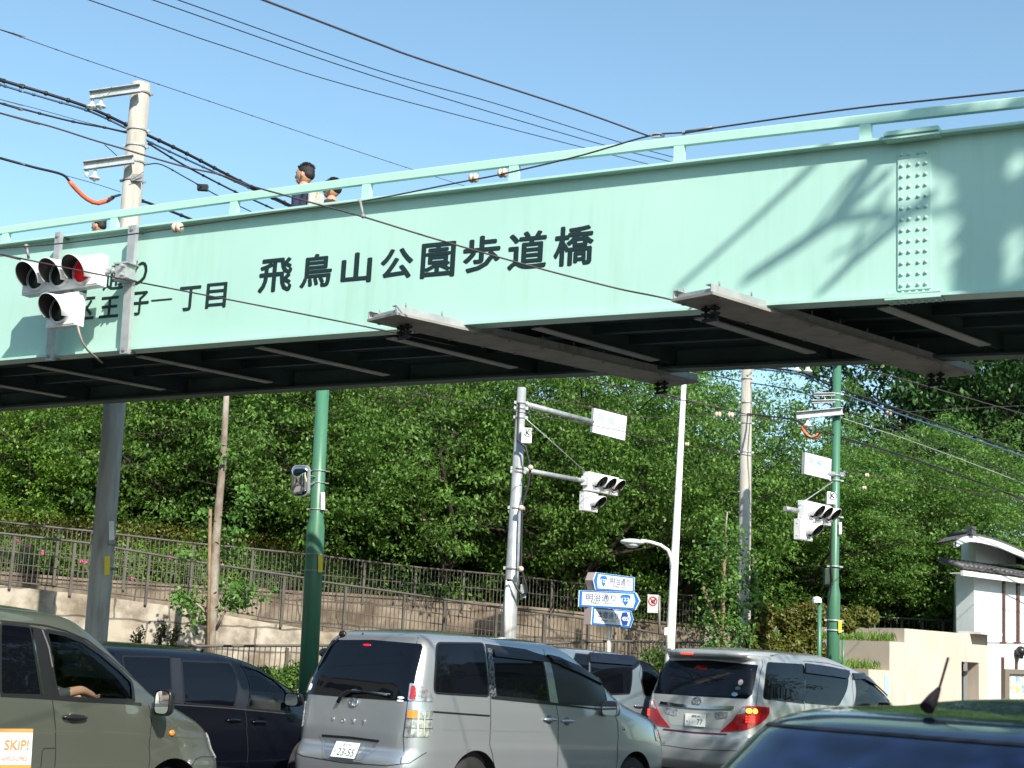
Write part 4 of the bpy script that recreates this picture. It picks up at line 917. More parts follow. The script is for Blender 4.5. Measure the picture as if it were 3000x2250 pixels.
# name boards
SKYB = mat('sky_blue_lettering', (.18, .42, .72), .5); SIGNW = mat('white_sign_face', (.86, .87, .88), .35); SIGNB = mat('sign_back', (.33, .27, .27), .6)
def quad_sign(label, P, q_, thick, name='name_board', cat='sign', face=SIGNW, back=GALV, group=None):
    pts = [P(*p) for p in q_]; c = sum(pts, Vector()) / len(pts); t = thing(name, label, cat, c, group=group)
    mb = MB(); mb.prism([p + P.n * .002 for p in pts], P.n * -thick); part('panel', mb, back, t)
    mb = MB(); cc = c; mb.prism([p.lerp(cc, .012) + P.n * .008 for p in pts], P.n * -.005); fo = part('sign_face', mb, face, t); return t, c, fo
def sign_text(par, P, px, py, s, hpx, m, off=.012, fat=.0, sx=1.0, wpx=None):
    p = P(px, py) + P.n * off; h = (P(px, py - hpx / 2) - P(px, py + hpx / 2)).length
    o = text_obj('lettering', s, 1.0, m, Matrix.Identity(4), None, .0005, fat)
    co = np.empty(len(o.data.vertices) * 3); o.data.vertices.foreach_get('co', co); co = co.reshape(-1, 3); hh = co[:, 1].max() - co[:, 1].min(); ww = co[:, 0].max() - co[:, 0].min()
    k = h / hh; kx = ((P(px + wpx / 2, py) - P(px - wpx / 2, py)).length / ww) if wpx else k * sx
    o.data.transform(INV[par.name] @ axes_matrix(p, P.d, UP) @ Matrix.Diagonal((kx, k, 1, 1))); o.parent = par; return o
def nameboard(P, q_, label):
    t, c, fo = quad_sign(label, P, q_, .05, group='junction name boards')
    cx = sum(p[0] for p in q_) / 4; cy = sum(p[1] for p in q_) / 4; w = (q_[1][0] - q_[0][0]); sl_ = (q_[1][1] - q_[0][1]) / w
    for ch, u in (('飛', -.29), ('鳥', .03), ('山', .30)): sign_text(fo, P, cx + u * w, cy - 9 + u * w * sl_, ch, w * .26, SKYB, wpx=w * .20)
    sign_text(fo, P, cx + w * .02, cy + w * .24, 'Asukayama', w * .11, SKYB, wpx=w * .52); return t
nameboard(PM, [(1740, 1195), (1836, 1220), (1830, 1291), (1735, 1266)], 'white junction name board on the upper arm of the grey mast')
PG = vpl(24.0, D50, 2446, 1390)
nbt = nameboard(PG, [(2358, 1325), (2435, 1345), (2433, 1406), (2356, 1388)], 'white junction name board beside the right green pole')
mb = MB(); mb.tube([PG(2400, 1385) - PG.n * .08, PG(2475, 1395) - PG.n * .08 + Vector((0, -.2, 0))], .045, 12); part('mounting_tube', mb, GALV, nbt)
mb = MB(); mb.cyl(PG(2449, 1405), PG(2340, 1480), .009, seg=6); part('stay_wire', mb, GALV, tR)
# signals
def mast_signal(label, P, cpx, cpy, lpx, lpy, sc__, arm_from, arm_name='bracket'):
    X, N = P.d, P.n; c = P(cpx, cpy); c2 = P(lpx, lpy); t = thing('traffic_signal', label, 'traffic light', c, group='three-lamp traffic signals with an arrow lamp below')
    Ud = (UP - N * .0).normalized()
    signal_unit(t, c + N * .08, X, N, Ud, 1.02 * sc__, .37 * sc__, (-.29 * sc__, .01 * sc__, .32 * sc__), .24 * sc__, .26 * sc__, redm=REDD)
    signal_unit(t, c2 + N * .08, X, N, Ud, .44 * sc__, .37 * sc__, (.06 * sc__,), .24 * sc__, .27 * sc__)
    mb = MB()
    for f in arm_from: mb.tube([P(*f[0]), P(*f[1])], .04, 10)
    mb.box(P(*arm_from[0][1]) , (.12, .12, .16)); part(arm_name, mb, GALV, t)
    mb = MB(); a = c - UP * .17 * sc__ - X * .25; mb.cyl(a, c2 + UP * .15, .025, seg=8); mb.cyl(a + X * .18, c2 + UP * .15 + X * .15, .025, seg=8); part('hanger', mb, GALV_D, t)
    return t
mast_signal('white traffic signal with arrow lamp on the lower arm of the central grey mast', PM, 1758, 1418, 1722, 1471, .9, [((1680, 1403), (1712, 1409))])
mast_signal('white traffic signal with arrow lamp mounted beside the right green pole', PG, 2384, 1504, 2350, 1553, .86, [((2446, 1522), (2425, 1516)), ((2300, 1490), (2336, 1496))])
# street lamp
tW, *_ , axW = pole('lamp_pole', 'tall white street lamp pole with a curved side arm', 1963, 1905, 2006, 1080, 24.2, 27, 14, WHITEP, 'street lamp')
mb = MB(); mb.tube([at(x, y, 24.2) for x, y in ((1968, 1665), (1967, 1635), (1957, 1612), (1935, 1597), (1905, 1588), (1878, 1584))], [.035, .033, .03, .028, .028, .03], 12); part('arm', mb, WHITEP, tW)
LAMPG = mat('lamp_head_paint', (.52, .60, .58), .3)
mb = MB(); c = at(1852, 1588, 24.2); mb.ball(c, (.20, .14, .055), 20); lh = part('lamp_head', mb, LAMPG, tW)
mb = MB(); mb.ball(c - UP * .03 - Vector((.0, 0, 0)), (.12, .11, .07), 18); sub('lamp_glass', mb, mat('frosted_glass', (.55, .6, .6), .2), lh)
for y, m_ in ((1875, GALV),):
    sticker(tW, 1965, 1865, 1900, 24.05, .1, mat('grey_label', (.42, .46, .42), .6))
mb = MB(); mb.box(at(1953, 1850, 24.2), (.08, .08, .12)); part('switch_box', mb, WHITEP, tW, bevel=.005)

# ================================================================ blue direction signs
BLUE = mat('road_sign_blue', (.015, .16, .52), .4); NAVY = mat('route_shield_blue', (.012, .05, .30), .4); DKB = mat('sign_text_blue', (.03, .05, .17), .5)
def dz_(p): return (1650 + p[0] / 5.53, 1650 + p[1] / 5.53)
def dirsign(label, ang, Y, poly, point, txt, sub_, tc, sc_c, shield, shc, num, tsz, ssz, border):
    P = vpl(Y, ang, 1780, 1750); q_ = [dz_(p) for p in poly]
    t, c, fo = quad_sign(label, P, q_, .15, 'direction_sign', 'road sign', BLUE, SIGNB, group='blue arrow-ended street signs on the white post')
    mb = MB(); pts = [P(*p) for p in q_]; mb.prism([p.lerp(c, -.012) + P.n * .004 for p in pts], P.n * -.008); part('edge_trim', mb, SIGNW, t)
    inner = [dz_(p) for p in border]; mb = MB(); mb.prism([P(*p) + P.n * .012 for p in inner], P.n * -.003); part('white_field', mb, mat('sign_field_white', (.72, .75, .80), .4), t)
    sign_text(fo, P, *dz_(tc), txt, tsz[0] / 5.53, DKB, .015, wpx=tsz[1] / 5.53); sign_text(fo, P, *dz_(sc_c), sub_, ssz[0] / 5.53, DKB, .015, wpx=ssz[1] / 5.53)
    sp = [dz_((shc[0] + x * shc[2], shc[1] + y * shc[3])) for x, y in shield]
    mb = MB(); mb.prism([P(*p) + P.n * .015 for p in sp], P.n * -.002); sh = part('route_shield', mb, BLUE if num == '122' else NAVY, t)
    sign_text(sh, P, *dz_((shc[0], shc[1] - .12 * shc[3] * (num == '122'))), num, shc[3] * .62 / 5.53, SIGNW, .019, fat=.015, wpx=shc[2] * 1.45 / 5.53); return t
rt = [(0, 1), (-.28, .72), (-.65, .15), (-1, -.45), (-.95, -.8), (-.5, -.97), (0, -1), (.5, -.97), (.95, -.8), (1, -.45), (.65, .15), (.28, .72)]
hexa = [(-1, 0), (-.55, -1), (.55, -1), (1, 0), (.55, 1), (-.55, 1)]
dirsign('top blue edged sign pointing left with route shield 122', R(52), 23.4, [(485, 275), (530, 148), (1155, 230), (1145, 478), (520, 430)], 'l', '明治通り', 'Meiji - dori', (910, 300), (908, 390), rt, (642, 295, 55, 90), '122', (115, 320), (50, 215), [(560, 178), (1122, 250), (1112, 450), (552, 405), (540, 290)])
dirsign('middle and widest blue edged sign pointing right with route shield 122', R(-14), 23.1, [(262, 440), (1175, 475), (1240, 610), (1170, 752), (250, 700)], 'r', '明治通り', 'Meiji - dori', (612, 560), (615, 650), rt, (1012, 600, 82, 92), '122', (120, 480), (58, 325), [(312, 465), (1140, 500), (1170, 610), (1135, 722), (302, 675)])
dirsign('bottom blue edged sign pointing right with hexagon number 455', R(48), 23.4, [(470, 712), (1090, 770), (1135, 905), (1085, 1045), (450, 990)], 'r', '本郷通り', 'Hongo - dori', (712, 845), (708, 935), hexa, (985, 900, 68, 105), '455', (115, 330), (50, 255), [(500, 735), (1060, 792), (1085, 900), (1050, 1015), (485, 965)])
t_, *_ = pole('sign_post', 'white post holding up the three blue street signs', 1783, 1893, 1784, 1690, 23.62, 11, 11, WHITEP, 'post')
P = vpl(24.3, R(10), 1912, 1770); nt_, c, fo = quad_sign('small white notice with a red prohibition ring left of the white pole', P, [(1897, 1741), (1929, 1743), (1927, 1796), (1896, 1795)], .015, 'prohibition_sign', 'sign', mat('dull_white_panel', (.45, .45, .44), .5))
mb = MB(); cc = P(1912, 1761) + P.n * .012; n = 28; rr0 = 12 * 24.3 / F_PX
for i in range(n):
    a0, a1 = 2 * math.pi * i / n, 2 * math.pi * (i + 1) / n; mb.bar(cc + (P.d * math.cos(a0) + UP * math.sin(a0)) * rr0, cc + (P.d * math.cos(a1) + UP * math.sin(a1)) * rr0, .015)
mb.bar(cc + (P.d * -.7 + UP * .7) * rr0, cc + (P.d * .7 - UP * .7) * rr0, .012); part('red_ring', mb, mat('sign_red', (.5, .02, .03), .5), nt_)
mb = MB(); mb.ball(cc - UP * .005, (.035, .004, .03), 10); mb.ball(cc + Vector((.03, 0, .02)), (.016, .004, .014), 8)
for e in (-.02, .0, .02): mb.box(cc + Vector((e, 0, -.03)), (.006, .006, .03))
part('pictogram', mb, CABLE, nt_)
mb = MB(); mb.cyl(P(1934, 1745) - P.n * .05, P(1934, 1860) - P.n * .05, .02, seg=8); part('post', mb, GALV_D, nt_)

# ================================================================ wires
def wire(label, pts, r, m=CABLE, name='cable', beads=None, cat='cable', lash=0, orange=None, group=None, dense=8):
    P3 = [at(x, y, Y) for x, y, Y in pts]
    off_ = lambda q_: q_[0] < 0 or q_[0] > 3000 or q_[1] < 0
    if off_(pts[0]): P3 = [P3[0] + (P3[0] - P3[1]).normalized() * 7] + P3
    if off_(pts[-1]): P3 = P3 + [P3[-1] + (P3[-1] - P3[-2]).normalized() * 7]
    # smooth with Catmull-Rom
    out = []
    n = len(P3)
    for i in range(n - 1):
        p0 = P3[max(i - 1, 0)]; p1_ = P3[i]; p2_ = P3[i + 1]; p3_ = P3[min(i + 2, n - 1)]
        if i == 0: p0 = p1_ * 2 - p2_
        if i == n - 2: p3_ = p2_ * 2 - p1_
        for k in range(dense):
            t = k / dense; out.append(.5 * ((2 * p1_) + (p2_ - p0) * t + (2 * p0 - 5 * p1_ + 4 * p2_ - p3_) * t * t + (3 * p1_ - p0 - 3 * p2_ + p3_) * t ** 3))
    out.append(P3[-1]); c0 = out[0]
    r *= .78; mb = MB(); mb.tube(out, r, 7)
    if lash:
        L = 0; nx = 0
        for a, b in zip(out, out[1:]):
            seg = (b - a).length
            while L + seg > nx:
                f = (nx - L) / seg; p = a.lerp(b, f); d = (b - a).normalized()
                mb.cyl(p - d * .02, p + d * .02, r * 1.45, seg=6); nx += lash
            L += seg
    o = mb.build(name, m, None, Matrix.Translation(-c0)); o.location = c0; tag(o, label, cat, group); INV[o.name] = Matrix.Translation(-c0)
    return o
def bead(o, px, py, Y, r=.05, d=Vector((1, -.4, 0)), m=CERAM):
    c = at(px, py, Y); d = d.normalized(); mb = MB()
    mb.lathe(c - d * r, d, [(.004, 0), (r * .75, r * .12), (r, r * .5), (r * .92, r * .85), (r * .6, r * 1.0), (r * .92, r * 1.15), (r, r * 1.5), (r * .75, r * 1.88), (.004, 2 * r)], 14)
    return part('insulator_bead', mb, m, o)
GW = 'overhead wires and cables'
SP = 'wires strung in front of the bridge'
w = wire('rusty span wire sagging along the bridge face with ceramic beads', [(-60, 732, 14.6), (150, 716, 14.3), (307, 697, 14.0), (506, 669, 13.6), (800, 625, 13.0), (1058, 590, 12.5), (1342, 535, 11.9), (1480, 508, 11.6), (1700, 456, 11.2), (1899, 399, 10.8), (2003, 388, 10.6), (2090, 375, 10.4), (2500, 318, 9.6), (3060, 258, 8.7)], .0085, CABLER, group=SP)
bead(w, 520, 667, 13.6, .052); bead(w, 1388, 522, 11.85, .04); bead(w, 1473, 507, 11.65, .04); bead(w, 1941, 397, 10.75, .016, m=GALV_D); bead(w, 2003, 389, 10.6, .016, m=GALV_D)
mb = MB(); mb.tube([at(x, y, 10.72) for x, y in ((1905, 398), (1915, 391), (1935, 392), (1945, 397), (1935, 402), (1915, 402), (1905, 398))], .005, 6); mb.tube([at(2010, 387, 10.58), at(2088, 374, 10.42)], .014, 8); part('wire_clamp', mb, GALV_D, w)
wire('reddish stay wire dropping from the top edge to the span wire clamp', [(740, -12, 7.6), (1100, 125, 8.6), (1255, 181, 9.0), (1688, 322, 10.2), (1899, 398, 10.8)], .0085, CABLER, group=SP)
w = wire('dark wire crossing in front of the bridge from the left sky to the right board', [(-60, 314, 12.6), (0, 331, 12.6), (150, 371, 12.6), (273, 410, 12.6), (368, 438, 12.6), (447, 462, 12.6), (547, 490, 12.6), (646, 512, 12.6), (721, 540, 12.6), (870, 582, 12.5), (1067, 636, 12.4), (1279, 701, 12.4), (1568, 783, 12.4), (1800, 843, 12.4), (2060, 905, 12.5), (2400, 1040, 15.5), (2700, 1127, 19), (3060, 1230, 24)], .010, CABLER, group=SP)
mb = MB(); mb.tube([at(1055, 588, 12.45), at(1060, 612, 12.42), at(1064, 634, 12.4)], .012, 6); mb.ball(at(1054, 590, 12.45), .022, 8); mb.ball(at(1064, 633, 12.4), .022, 8); part('dropper', mb, GALV_D, w)
w = wire('dark wire crossing the red signal down to the left board and away', [(-60, 728, 14.7), (0, 744, 14.6), (300, 806, 14.3), (800, 903, 13.8), (1110, 965, 13.6), (1400, 1028, 15.5), (1659, 1092, 18.5), (1800, 1133, 20), (2150, 1205, 23), (2560, 1312, 26), (3060, 1480, 29)], .0095, CABLER, group=SP)
mb = MB(); mb.tube([at(78, 722, 14.5), at(84, 757, 14.5)], .014, 6); mb.ball(at(77, 722, 14.5), .028, 8); part('dropper', mb, GALV_D, w)
for lb, pts, r_, m_, ls in (
    ('uppermost of three parallel black wires high in the sky', [(500, -8, 24), (1100, 204, 28), (1444, 301, 31), (1830, 421, 35), (1990, 465, 37)], .013, CABLE, 0),
    ('middle of three parallel black wires high in the sky', [(420, -10, 24), (1100, 225, 28), (1744, 418, 34), (1990, 480, 37)], .013, CABLE, 0),
    ('lowest of three parallel black wires high in the sky', [(235, -9, 23), (670, 140, 26), (1100, 273, 28), (1899, 481, 36), (1950, 492, 37)], .012, CABLE, 0),
    ('thin knotted wire slanting over the concrete pole', [(-40, 75, 18), (0, 87, 18), (239, 171, 19), (447, 241, 20.5), (671, 316, 22), (1100, 461, 26), (1370, 548, 29)], .007, CABLER, .55),
    ('thickest black cable bundle passing the concrete pole', [(-40, 222, 20), (0, 234, 20), (149, 278, 20.4), (268, 318, 20.8), (372, 366, 21.3), (435, 397, 21.6), (547, 450, 22.4), (696, 527, 23.5), (860, 606, 25), (1000, 672, 26)], .030, CABLE, .33),
    ('blue-grey cable slung just under the thick black bundle', [(-40, 236, 20), (0, 248, 20), (149, 292, 20.4), (259, 325, 20.8), (370, 376, 21.3), (433, 413, 21.6), (547, 467, 22.4), (696, 535, 23.5), (845, 604, 25), (1000, 680, 26)], .020, CABLEB, .4),
    ('black cable meeting the concrete pole at its upper band', [(-40, 290, 20), (0, 302, 20), (199, 353, 20.6), (308, 374, 21), (372, 389, 21.35)], .018, CABLE, .5),
    ('thin messenger wire above the black cable at far left', [(-40, 280, 20), (0, 291, 20), (120, 322, 20.3), (250, 358, 20.8), (370, 386, 21.3)], .006, CABLE, 0),
    ('black cable leaving the pole below the thick bundle', [(437, 422, 21.6), (522, 474, 22.2), (597, 515, 23), (696, 565, 24), (796, 610, 25), (900, 660, 26)], .019, CABLE, .5),
    ('thin cable with a small black box right of the concrete pole', [(428, 482, 21.4), (472, 482, 21.7), (547, 522, 22.2), (641, 575, 23), (731, 618, 24), (830, 668, 25)], .012, CABLE, .6),
    ('lower black cable emerging right of the pole above the rail', [(418, 589, 21.5), (450, 600, 21.8), (557, 641, 22.6), (700, 700, 23.5)], .026, CABLE, .5),
    ('short slack wire joining the cross arm left of the pole', [(306, 424, 20.9), (330, 445, 21), (352, 466, 21.1)], .008, CABLE, 0)):
    o = wire(lb, pts, r_, m_, lash=ls, group=GW)
    if 'small black box' in lb: mb = MB(); mb.box(at(594, 550, 22.6), (.16, .1, .09)); part('closure_box', mb, BLACKP, o)
w = wire('black cable at far left ending in a drooping orange sleeve', [(-40, 452, 20), (0, 463, 20), (100, 490, 20.3), (179, 510, 20.6), (203, 530, 20.7), (225, 556, 20.8), (255, 583, 20.9), (288, 595, 21.0), (315, 588, 21.1), (335, 576, 19.95), (352, 571, 21.3)], .024, CABLE, group=GW)
mb = MB(); mb.tube([at(x, y, Y) for x, y, Y in ((203, 530, 20.7), (213, 543, 20.75), (225, 556, 20.8), (240, 571, 20.85), (255, 583, 20.9), (272, 592, 20.95), (288, 595, 21.0), (315, 588, 21.1), (331, 578, 21.15))], .033, 10); part('orange_sleeve', mb, ORANGE, w)
wire('thin wire through the lower insulator of the concrete pole', [(180, 511, 20.6), (278, 538, 21), (352, 562, 21.3)], .006, CABLE, group=GW)
for lb, pts, r_, m_, ls in (
    ('paired black cable above the green pole at right', [(2207, 1073, 25), (2346, 1091, 24.5), (2443, 1132, 24.1), (2620, 1195, 25), (2900, 1293, 27), (3060, 1350, 28)], .022, CABLE, .5),
    ('blue cable just under the paired black cable at right', [(2209, 1080, 25), (2346, 1098, 24.5), (2443, 1144, 24.1), (2620, 1208, 25), (2900, 1303, 27), (3060, 1360, 28)], .018, CABLEB, 0),
    ('black cable sagging behind the tall concrete pole to the right', [(2023, 1086, 26), (2172, 1117, 26.6), (2340, 1147, 25), (2463, 1200, 24.5), (2668, 1270, 26), (2900, 1362, 28), (3060, 1420, 29)], .013, CABLE, 0),
    ('grey cable leaving the green pole below its cross arm', [(2463, 1224, 24.1), (2668, 1292, 25.5), (2900, 1378, 27.5), (3060, 1440, 29)], .011, GALV, 0),
    ('thin brown wire running left to right across the trees', [(955, 1120, 20.5), (1107, 1134, 21), (1503, 1204, 23), (1816, 1262, 25), (1900, 1286, 25.5), (2361, 1362, 24.5), (2463, 1383, 24.3), (2668, 1412, 25), (2900, 1450, 27), (3060, 1475, 28)], .009, CABLER, 0),
    ('upper thin wire between white lamp pole and green pole', [(1545, 1158, 25), (1740, 1195, 25), (1900, 1223, 25), (2104, 1215, 26), (2250, 1222, 25), (2333, 1226, 24)], .008, CABLER, 0)):
    o = wire(lb, pts, r_, m_, lash=ls, group=GW)
    if 'thin brown' in lb:
        for x, y, Y in ((1024, 1126, 20.7), (2540, 1393, 24.4), (2532, 1430, 24.4), (2013, 1302, 25)): bead(o, x, y, Y, .036)
    if 'upper thin' in lb:
        for x, y in ((2104, 1215), (2141, 1217)): bead(o, x, y, 25.7, .055)
w = wire('black cable with short orange sleeve left of the green pole', [(1931, 1150, 27), (2146, 1204, 26.8), (2310, 1227, 24.8), (2345, 1240, 24.2), (2351, 1250, 24), (2360, 1272, 23.9), (2376, 1282, 23.9), (2395, 1277, 23.9), (2412, 1263, 23.9), (2463, 1280, 24.1), (2668, 1342, 26), (2900, 1425, 28), (3060, 1490, 29)], .018, CABLE, group=GW)
mb = MB(); mb.tube([at(x, y, 23.92) for x, y in ((2351, 1248), (2355, 1262), (2363, 1275), (2376, 1282), (2390, 1281), (2400, 1272))], .028, 10); part('orange_sleeve', mb, ORANGE, w)
w = wire('thin wire with one bead leaving the green pole to the right', [(2469, 1214, 24), (2604, 1209, 25), (2900, 1193, 28), (3060, 1186, 30)], .007, CABLER, group=GW); bead(w, 2604, 1209, 25, .055)

# ================================================================ beige terraces, white house, notice board
BEIGE = mat('beige_render', (.58, .49, .415), .9, col2=(.50, .42, .35), scale=1.3, bump=.15, bscale=90); HOUSEW = mat('white_render', (.70, .74, .75), .85, col2=(.64, .68, .69), scale=1.5, bump=.1, bscale=80)
TILE = mat('dark_roof_tile', (.10, .10, .105), .6, col2=(.06, .06, .065), scale=6); REDW = mat('red_brown_window', (.13, .035, .03), .4); weather(BEIGE, (.80, .76, .70), .8); weather(HOUSEW, (.82, .83, .82), .9); DGLASS = mat('dark_window_glass', (.03, .035, .04), .05)
A40 = math.atan2(1.8, 2.1); FD = Vector((math.cos(A40), math.sin(A40), 0)); SD = Vector((-.63, .777, 0))
PF = vpl(28.0, A40, 2650, 1900)
bt = thing('terraced_annex', 'beige rendered low building with stepped planting terraces at right', 'building', PF(2650, 2000))
GZ = .1
def vbox(t, nm, m, pts, z0, z1, bevel=0):
    mb = MB(); mb.prism([Vector((p.x, p.y, z0)) for p in pts], (0, 0, z1 - z0)); return part(nm, mb, m, t, bevel)
zt1 = PF(2650, 1841).z; cR = PF(2893, 1862); cL = PF(2650, 1841)
# main front wall with a recessed window (four butted pieces)
wl, wr_ = PF(2817, 2000), PF(2868, 2000); ztw = PF(2817, 1938).z; zbw = PF(2817, 2100).z; zR = zt1
def seg(a, b, z0, z1, th=.25):
    mb = MB(); mb.prism([Vector((a.x, a.y, z0)), Vector((b.x, b.y, z0)), Vector((b.x, b.y, z0)) - PF.n * th, Vector((a.x, a.y, z0)) - PF.n * th], (0, 0, z1 - z0)); return mb
mbw = MB()
for a, b, z0, z1 in ((cL, wl, GZ, zR), (wl, wr_, ztw, zR), (wl, wr_, GZ, zbw), (wr_, cR, GZ, zR)):
    s_ = seg(a, b, z0, z1); mbw.add(s_.v, s_.f)
fw = part('front_wall', mbw, BEIGE, bt)
mb = MB(); mb.prism([Vector((p.x, p.y, GZ)) for p in (cR, cR - PF.n * 6, cL + SD * 6, cL)], (0, 0, 0.01)); part('floor_slab', mb, BEIGE, bt)
mb = MB(); a, b = cL - PF.n * .25, cL + SD * 5.0
mb.prism([Vector((p.x, p.y, GZ)) for p in (cL - FD * .003, b - FD * .003, b + FD * .25, cL + FD * .25 - PF.n * .26)], (0, 0, zt1 - GZ)); part('side_wall', mb, BEIGE, bt)
mb = MB(); mb.prism([Vector((p.x, p.y, zt1 - .12)) for p in (cL - PF.n * .26 + FD * .26, cR - PF.n * .26, cR - PF.n * 5, cL + SD * 5 + FD * .3)], (0, 0, .08)); part('roof', mb, mat('mossy_roof', (.05, .09, .03), .9), bt)
wn = MB(); g0_ = wl - PF.n * .34; g1_ = wr_ - PF.n * .34; wn.prism([Vector((g0_.x, g0_.y, zbw)), Vector((g1_.x, g1_.y, zbw)), Vector((g1_.x, g1_.y, ztw)), Vector((g0_.x, g0_.y, ztw))], -PF.n * .02); wno = part('window', wn, DGLASS, bt)
mb = MB(); zp0, zp1 = PF(2830, 2046).z, PF(2830, 1998).z; a = wl - PF.n * .32 - FD * 0; mb.prism([Vector((p.x, p.y, zp0)) for p in (a, a + FD * .36, a + FD * .36 - PF.n * .01, a - PF.n * .01)], (0, 0, zp1 - zp0)); sub('white_poster', mb, SIGNW, wno)
mb = MB()
for zz in (ztw - .02, (ztw + zp1) / 2, zp0 - .1): mb.bar(Vector((g0_.x, g0_.y, zz)) + PF.n * .01, Vector((g1_.x, g1_.y, zz)) + PF.n * .01, .03)
mb.bar(g0_ + FD * .38 + UP * (zbw - g0_.z), g0_ + FD * .38 + UP * (ztw - g0_.z), .03); sub('window_frame', mb, REDW, wno)
# lower stepped blocks
for (xl, yl, xf_, yf_, ytop, dep, lbl) in ((2606, 1880, 2649, 1880, 1879, .35, 'a'), (2545, 1961, 2605, 1961, 1961, .75, 'b')):
    p_r = PF(2650, 1900) if lbl == 'a' else PF(2606, 1900); p_l = PF(xl, 1900); z1 = PF(xl, ytop).z
    p_r = Vector((p_r.x, p_r.y, 0)) - FD * .004; p_l = Vector((p_l.x, p_l.y, 0))
    vbox(bt, 'planter_block', BEIGE, [p_l, p_r, p_r + SD * 4.6, p_l + SD * 4.6], GZ, z1)
    g = np.random.default_rng(5); n = 900; C = np.array([p_l.lerp(p_r, .04 + .9 * g.random()) + SD * (.1 + 3.5 * g.random()) + UP * (z1 + .04 + .05 * abs(g.normal())) for _ in range(n)]); c0 = C.mean(0)
    me = leaf_mesh('planter_grass', C - c0, g.normal(size=C.shape) * .4 + [0, 0, 1.], g.normal(size=C.shape), .12 + .12 * g.random(n), np.full(n, .02), LLT); o = link('planter_grass', me); o.location = c0; tag(o, ('tufty grass on the upper beige terrace' if lbl == 'a' else 'tufty grass on the lower beige terrace'), 'grass', kind='stuff')
P = vpl(27.0, R(45), 2597, 2000)
t, c, fo = quad_sign('narrow pale blue upright plate on the beige building corner', PF, [(2590, 1978), (2605, 1978), (2605, 2040), (2590, 2040)], .04, 'name_plate', 'sign', mat('pale_blue_plate', (.35, .45, .6), .4))
# white house
PHs = vpl(30.5, A40, 2855, 1850)
ht = thing('white_house', 'two-storey white rendered house with dark tiled roofs at the right edge', 'house', PHs(2855, 2000))
def hz(px, py): return PHs(px, py).z
c0_, c1_ = PHs(2855, 1900), PHs(3250, 1900); sdl = .42
zw = hz(2855, 1680)
mb = MB(); mb.prism([Vector((p.x, p.y, GZ)) for p in (c0_, c1_, c1_ - PHs.n * 4, c0_ + SD * sdl)], (0, 0, zw - GZ)); part('lower_wall', mb, HOUSEW, ht)
z0u, z1u = hz(2860, 1650) , hz(2860, 1572)
u0 = PHs(2858, 1620) - PHs.n * .25; pts = [(2858, 1655), (3250, 1655), (3250, 1720), (3120, 1672), (3050, 1640), (3000, 1615), (2950, 1594), (2900, 1582), (2858, 1578)]
def on(P, d): return lambda px, py: hit(px, py, P.p0 - P.n * d, P.n)
PU = on(PHs, .25)
mb = MB(); mb.prism([PU(x, y) for x, y in ((2858, 1652), (3100, 1652), (3060, 1645), (3000, 1617), (2950, 1596), (2900, 1584), (2858, 1578))], Vector((-.12, .99, 0)) * .7); part('upper_wall', mb, HOUSEW, ht)
# curved roof with barge board
edge = [(2802, 1586), (2822, 1574), (2842, 1569), (2870, 1572), (2905, 1580), (2950, 1596), (3000, 1618), (3060, 1650), (3100, 1675)]
PE = on(PHs, -.35)
fr = [PE(x, y) for x, y in edge]; mb = MB()
for a, b in zip(fr, fr[1:]):
    mb.add([a, b, b - UP * .12, a - UP * .12, a - PHs.n * .06, b - PHs.n * .06, b - UP * .12 - PHs.n * .06, a - UP * .12 - PHs.n * .06], [(0, 1, 2, 3), (0, 1, 5, 4), (3, 2, 6, 7), (4, 5, 6, 7)])
part('barge_board', mb, WHITEP, ht)
mb = MB(); NR = 7; VB_ = Vector((-.12, .99, 0))
for k in range(NR):
    o0 = VB_ * (.02 + k * .15); o1 = VB_ * (.02 + (k + 1) * .15)
    for a, b in zip(fr, fr[1:]):
        mb.add([a + UP * .05 + o0, b + UP * .05 + o0, b + UP * .035 + o1, a + UP * .035 + o1, a + UP * .0 + o0, b + UP * .0 + o0], [(0, 1, 2, 3), (0, 4, 5, 1)])
rf = part('roof', mb, TILE, ht)
mb = MB(); ridge = fr[2]; mb.tube([ridge + UP * .08 + PHs.n * .03, ridge + UP * .06 + VB_ * 1.0], .06, 10); mb.box(ridge + UP * .10 + PHs.n * .03, (.16, .12, .16), (FD, PHs.n, UP)); sub('ridge', mb, TILE, rf)
# lower tile skirt
e0, e1 = on(PHs, -.3)(2822, 1665), on(PHs, -.3)(3250, 1668); e1.z = e0.z + .0
w0_, w1_ = PU(2845, 1650), PU(3250, 1650)
zt_ = hz(2858, 1648); mb = MB()
L_ = (e1 - e0).length; nb = int(L_ / .16)
for k in range(nb):
    a = e0.lerp(e1, k / nb); b = e0.lerp(e1, (k + .55) / nb); mid_ = (a + b) / 2; top = mid_ - PHs.n * .55; top.z = zt_; mb.tube([mid_ + UP * .03, top], .055, 8)
mb.prism([e0 + UP * .0, e1 + UP * .0, Vector((e1.x, e1.y, zt_ - .03)) - PHs.n * .6, Vector((e0.x, e0.y, zt_ - .03)) - PHs.n * .6], (0, 0, .02)); part('roof', mb, TILE, ht)
mb = MB(); mb.prism([e0 - UP * .04, e1 - UP * .04, e1 - UP * .14, e0 - UP * .14], -PHs.n * .06); mb.prism([e0 - UP * .10 - PHs.n * .06, e1 - UP * .10 - PHs.n * .06, e1 - UP * .10 - PHs.n * .3, e0 - UP * .10 - PHs.n * .3], (0, 0, .02)); part('eaves_board', mb, WHITEP, ht)
ON2 = on(PHs, -.02)
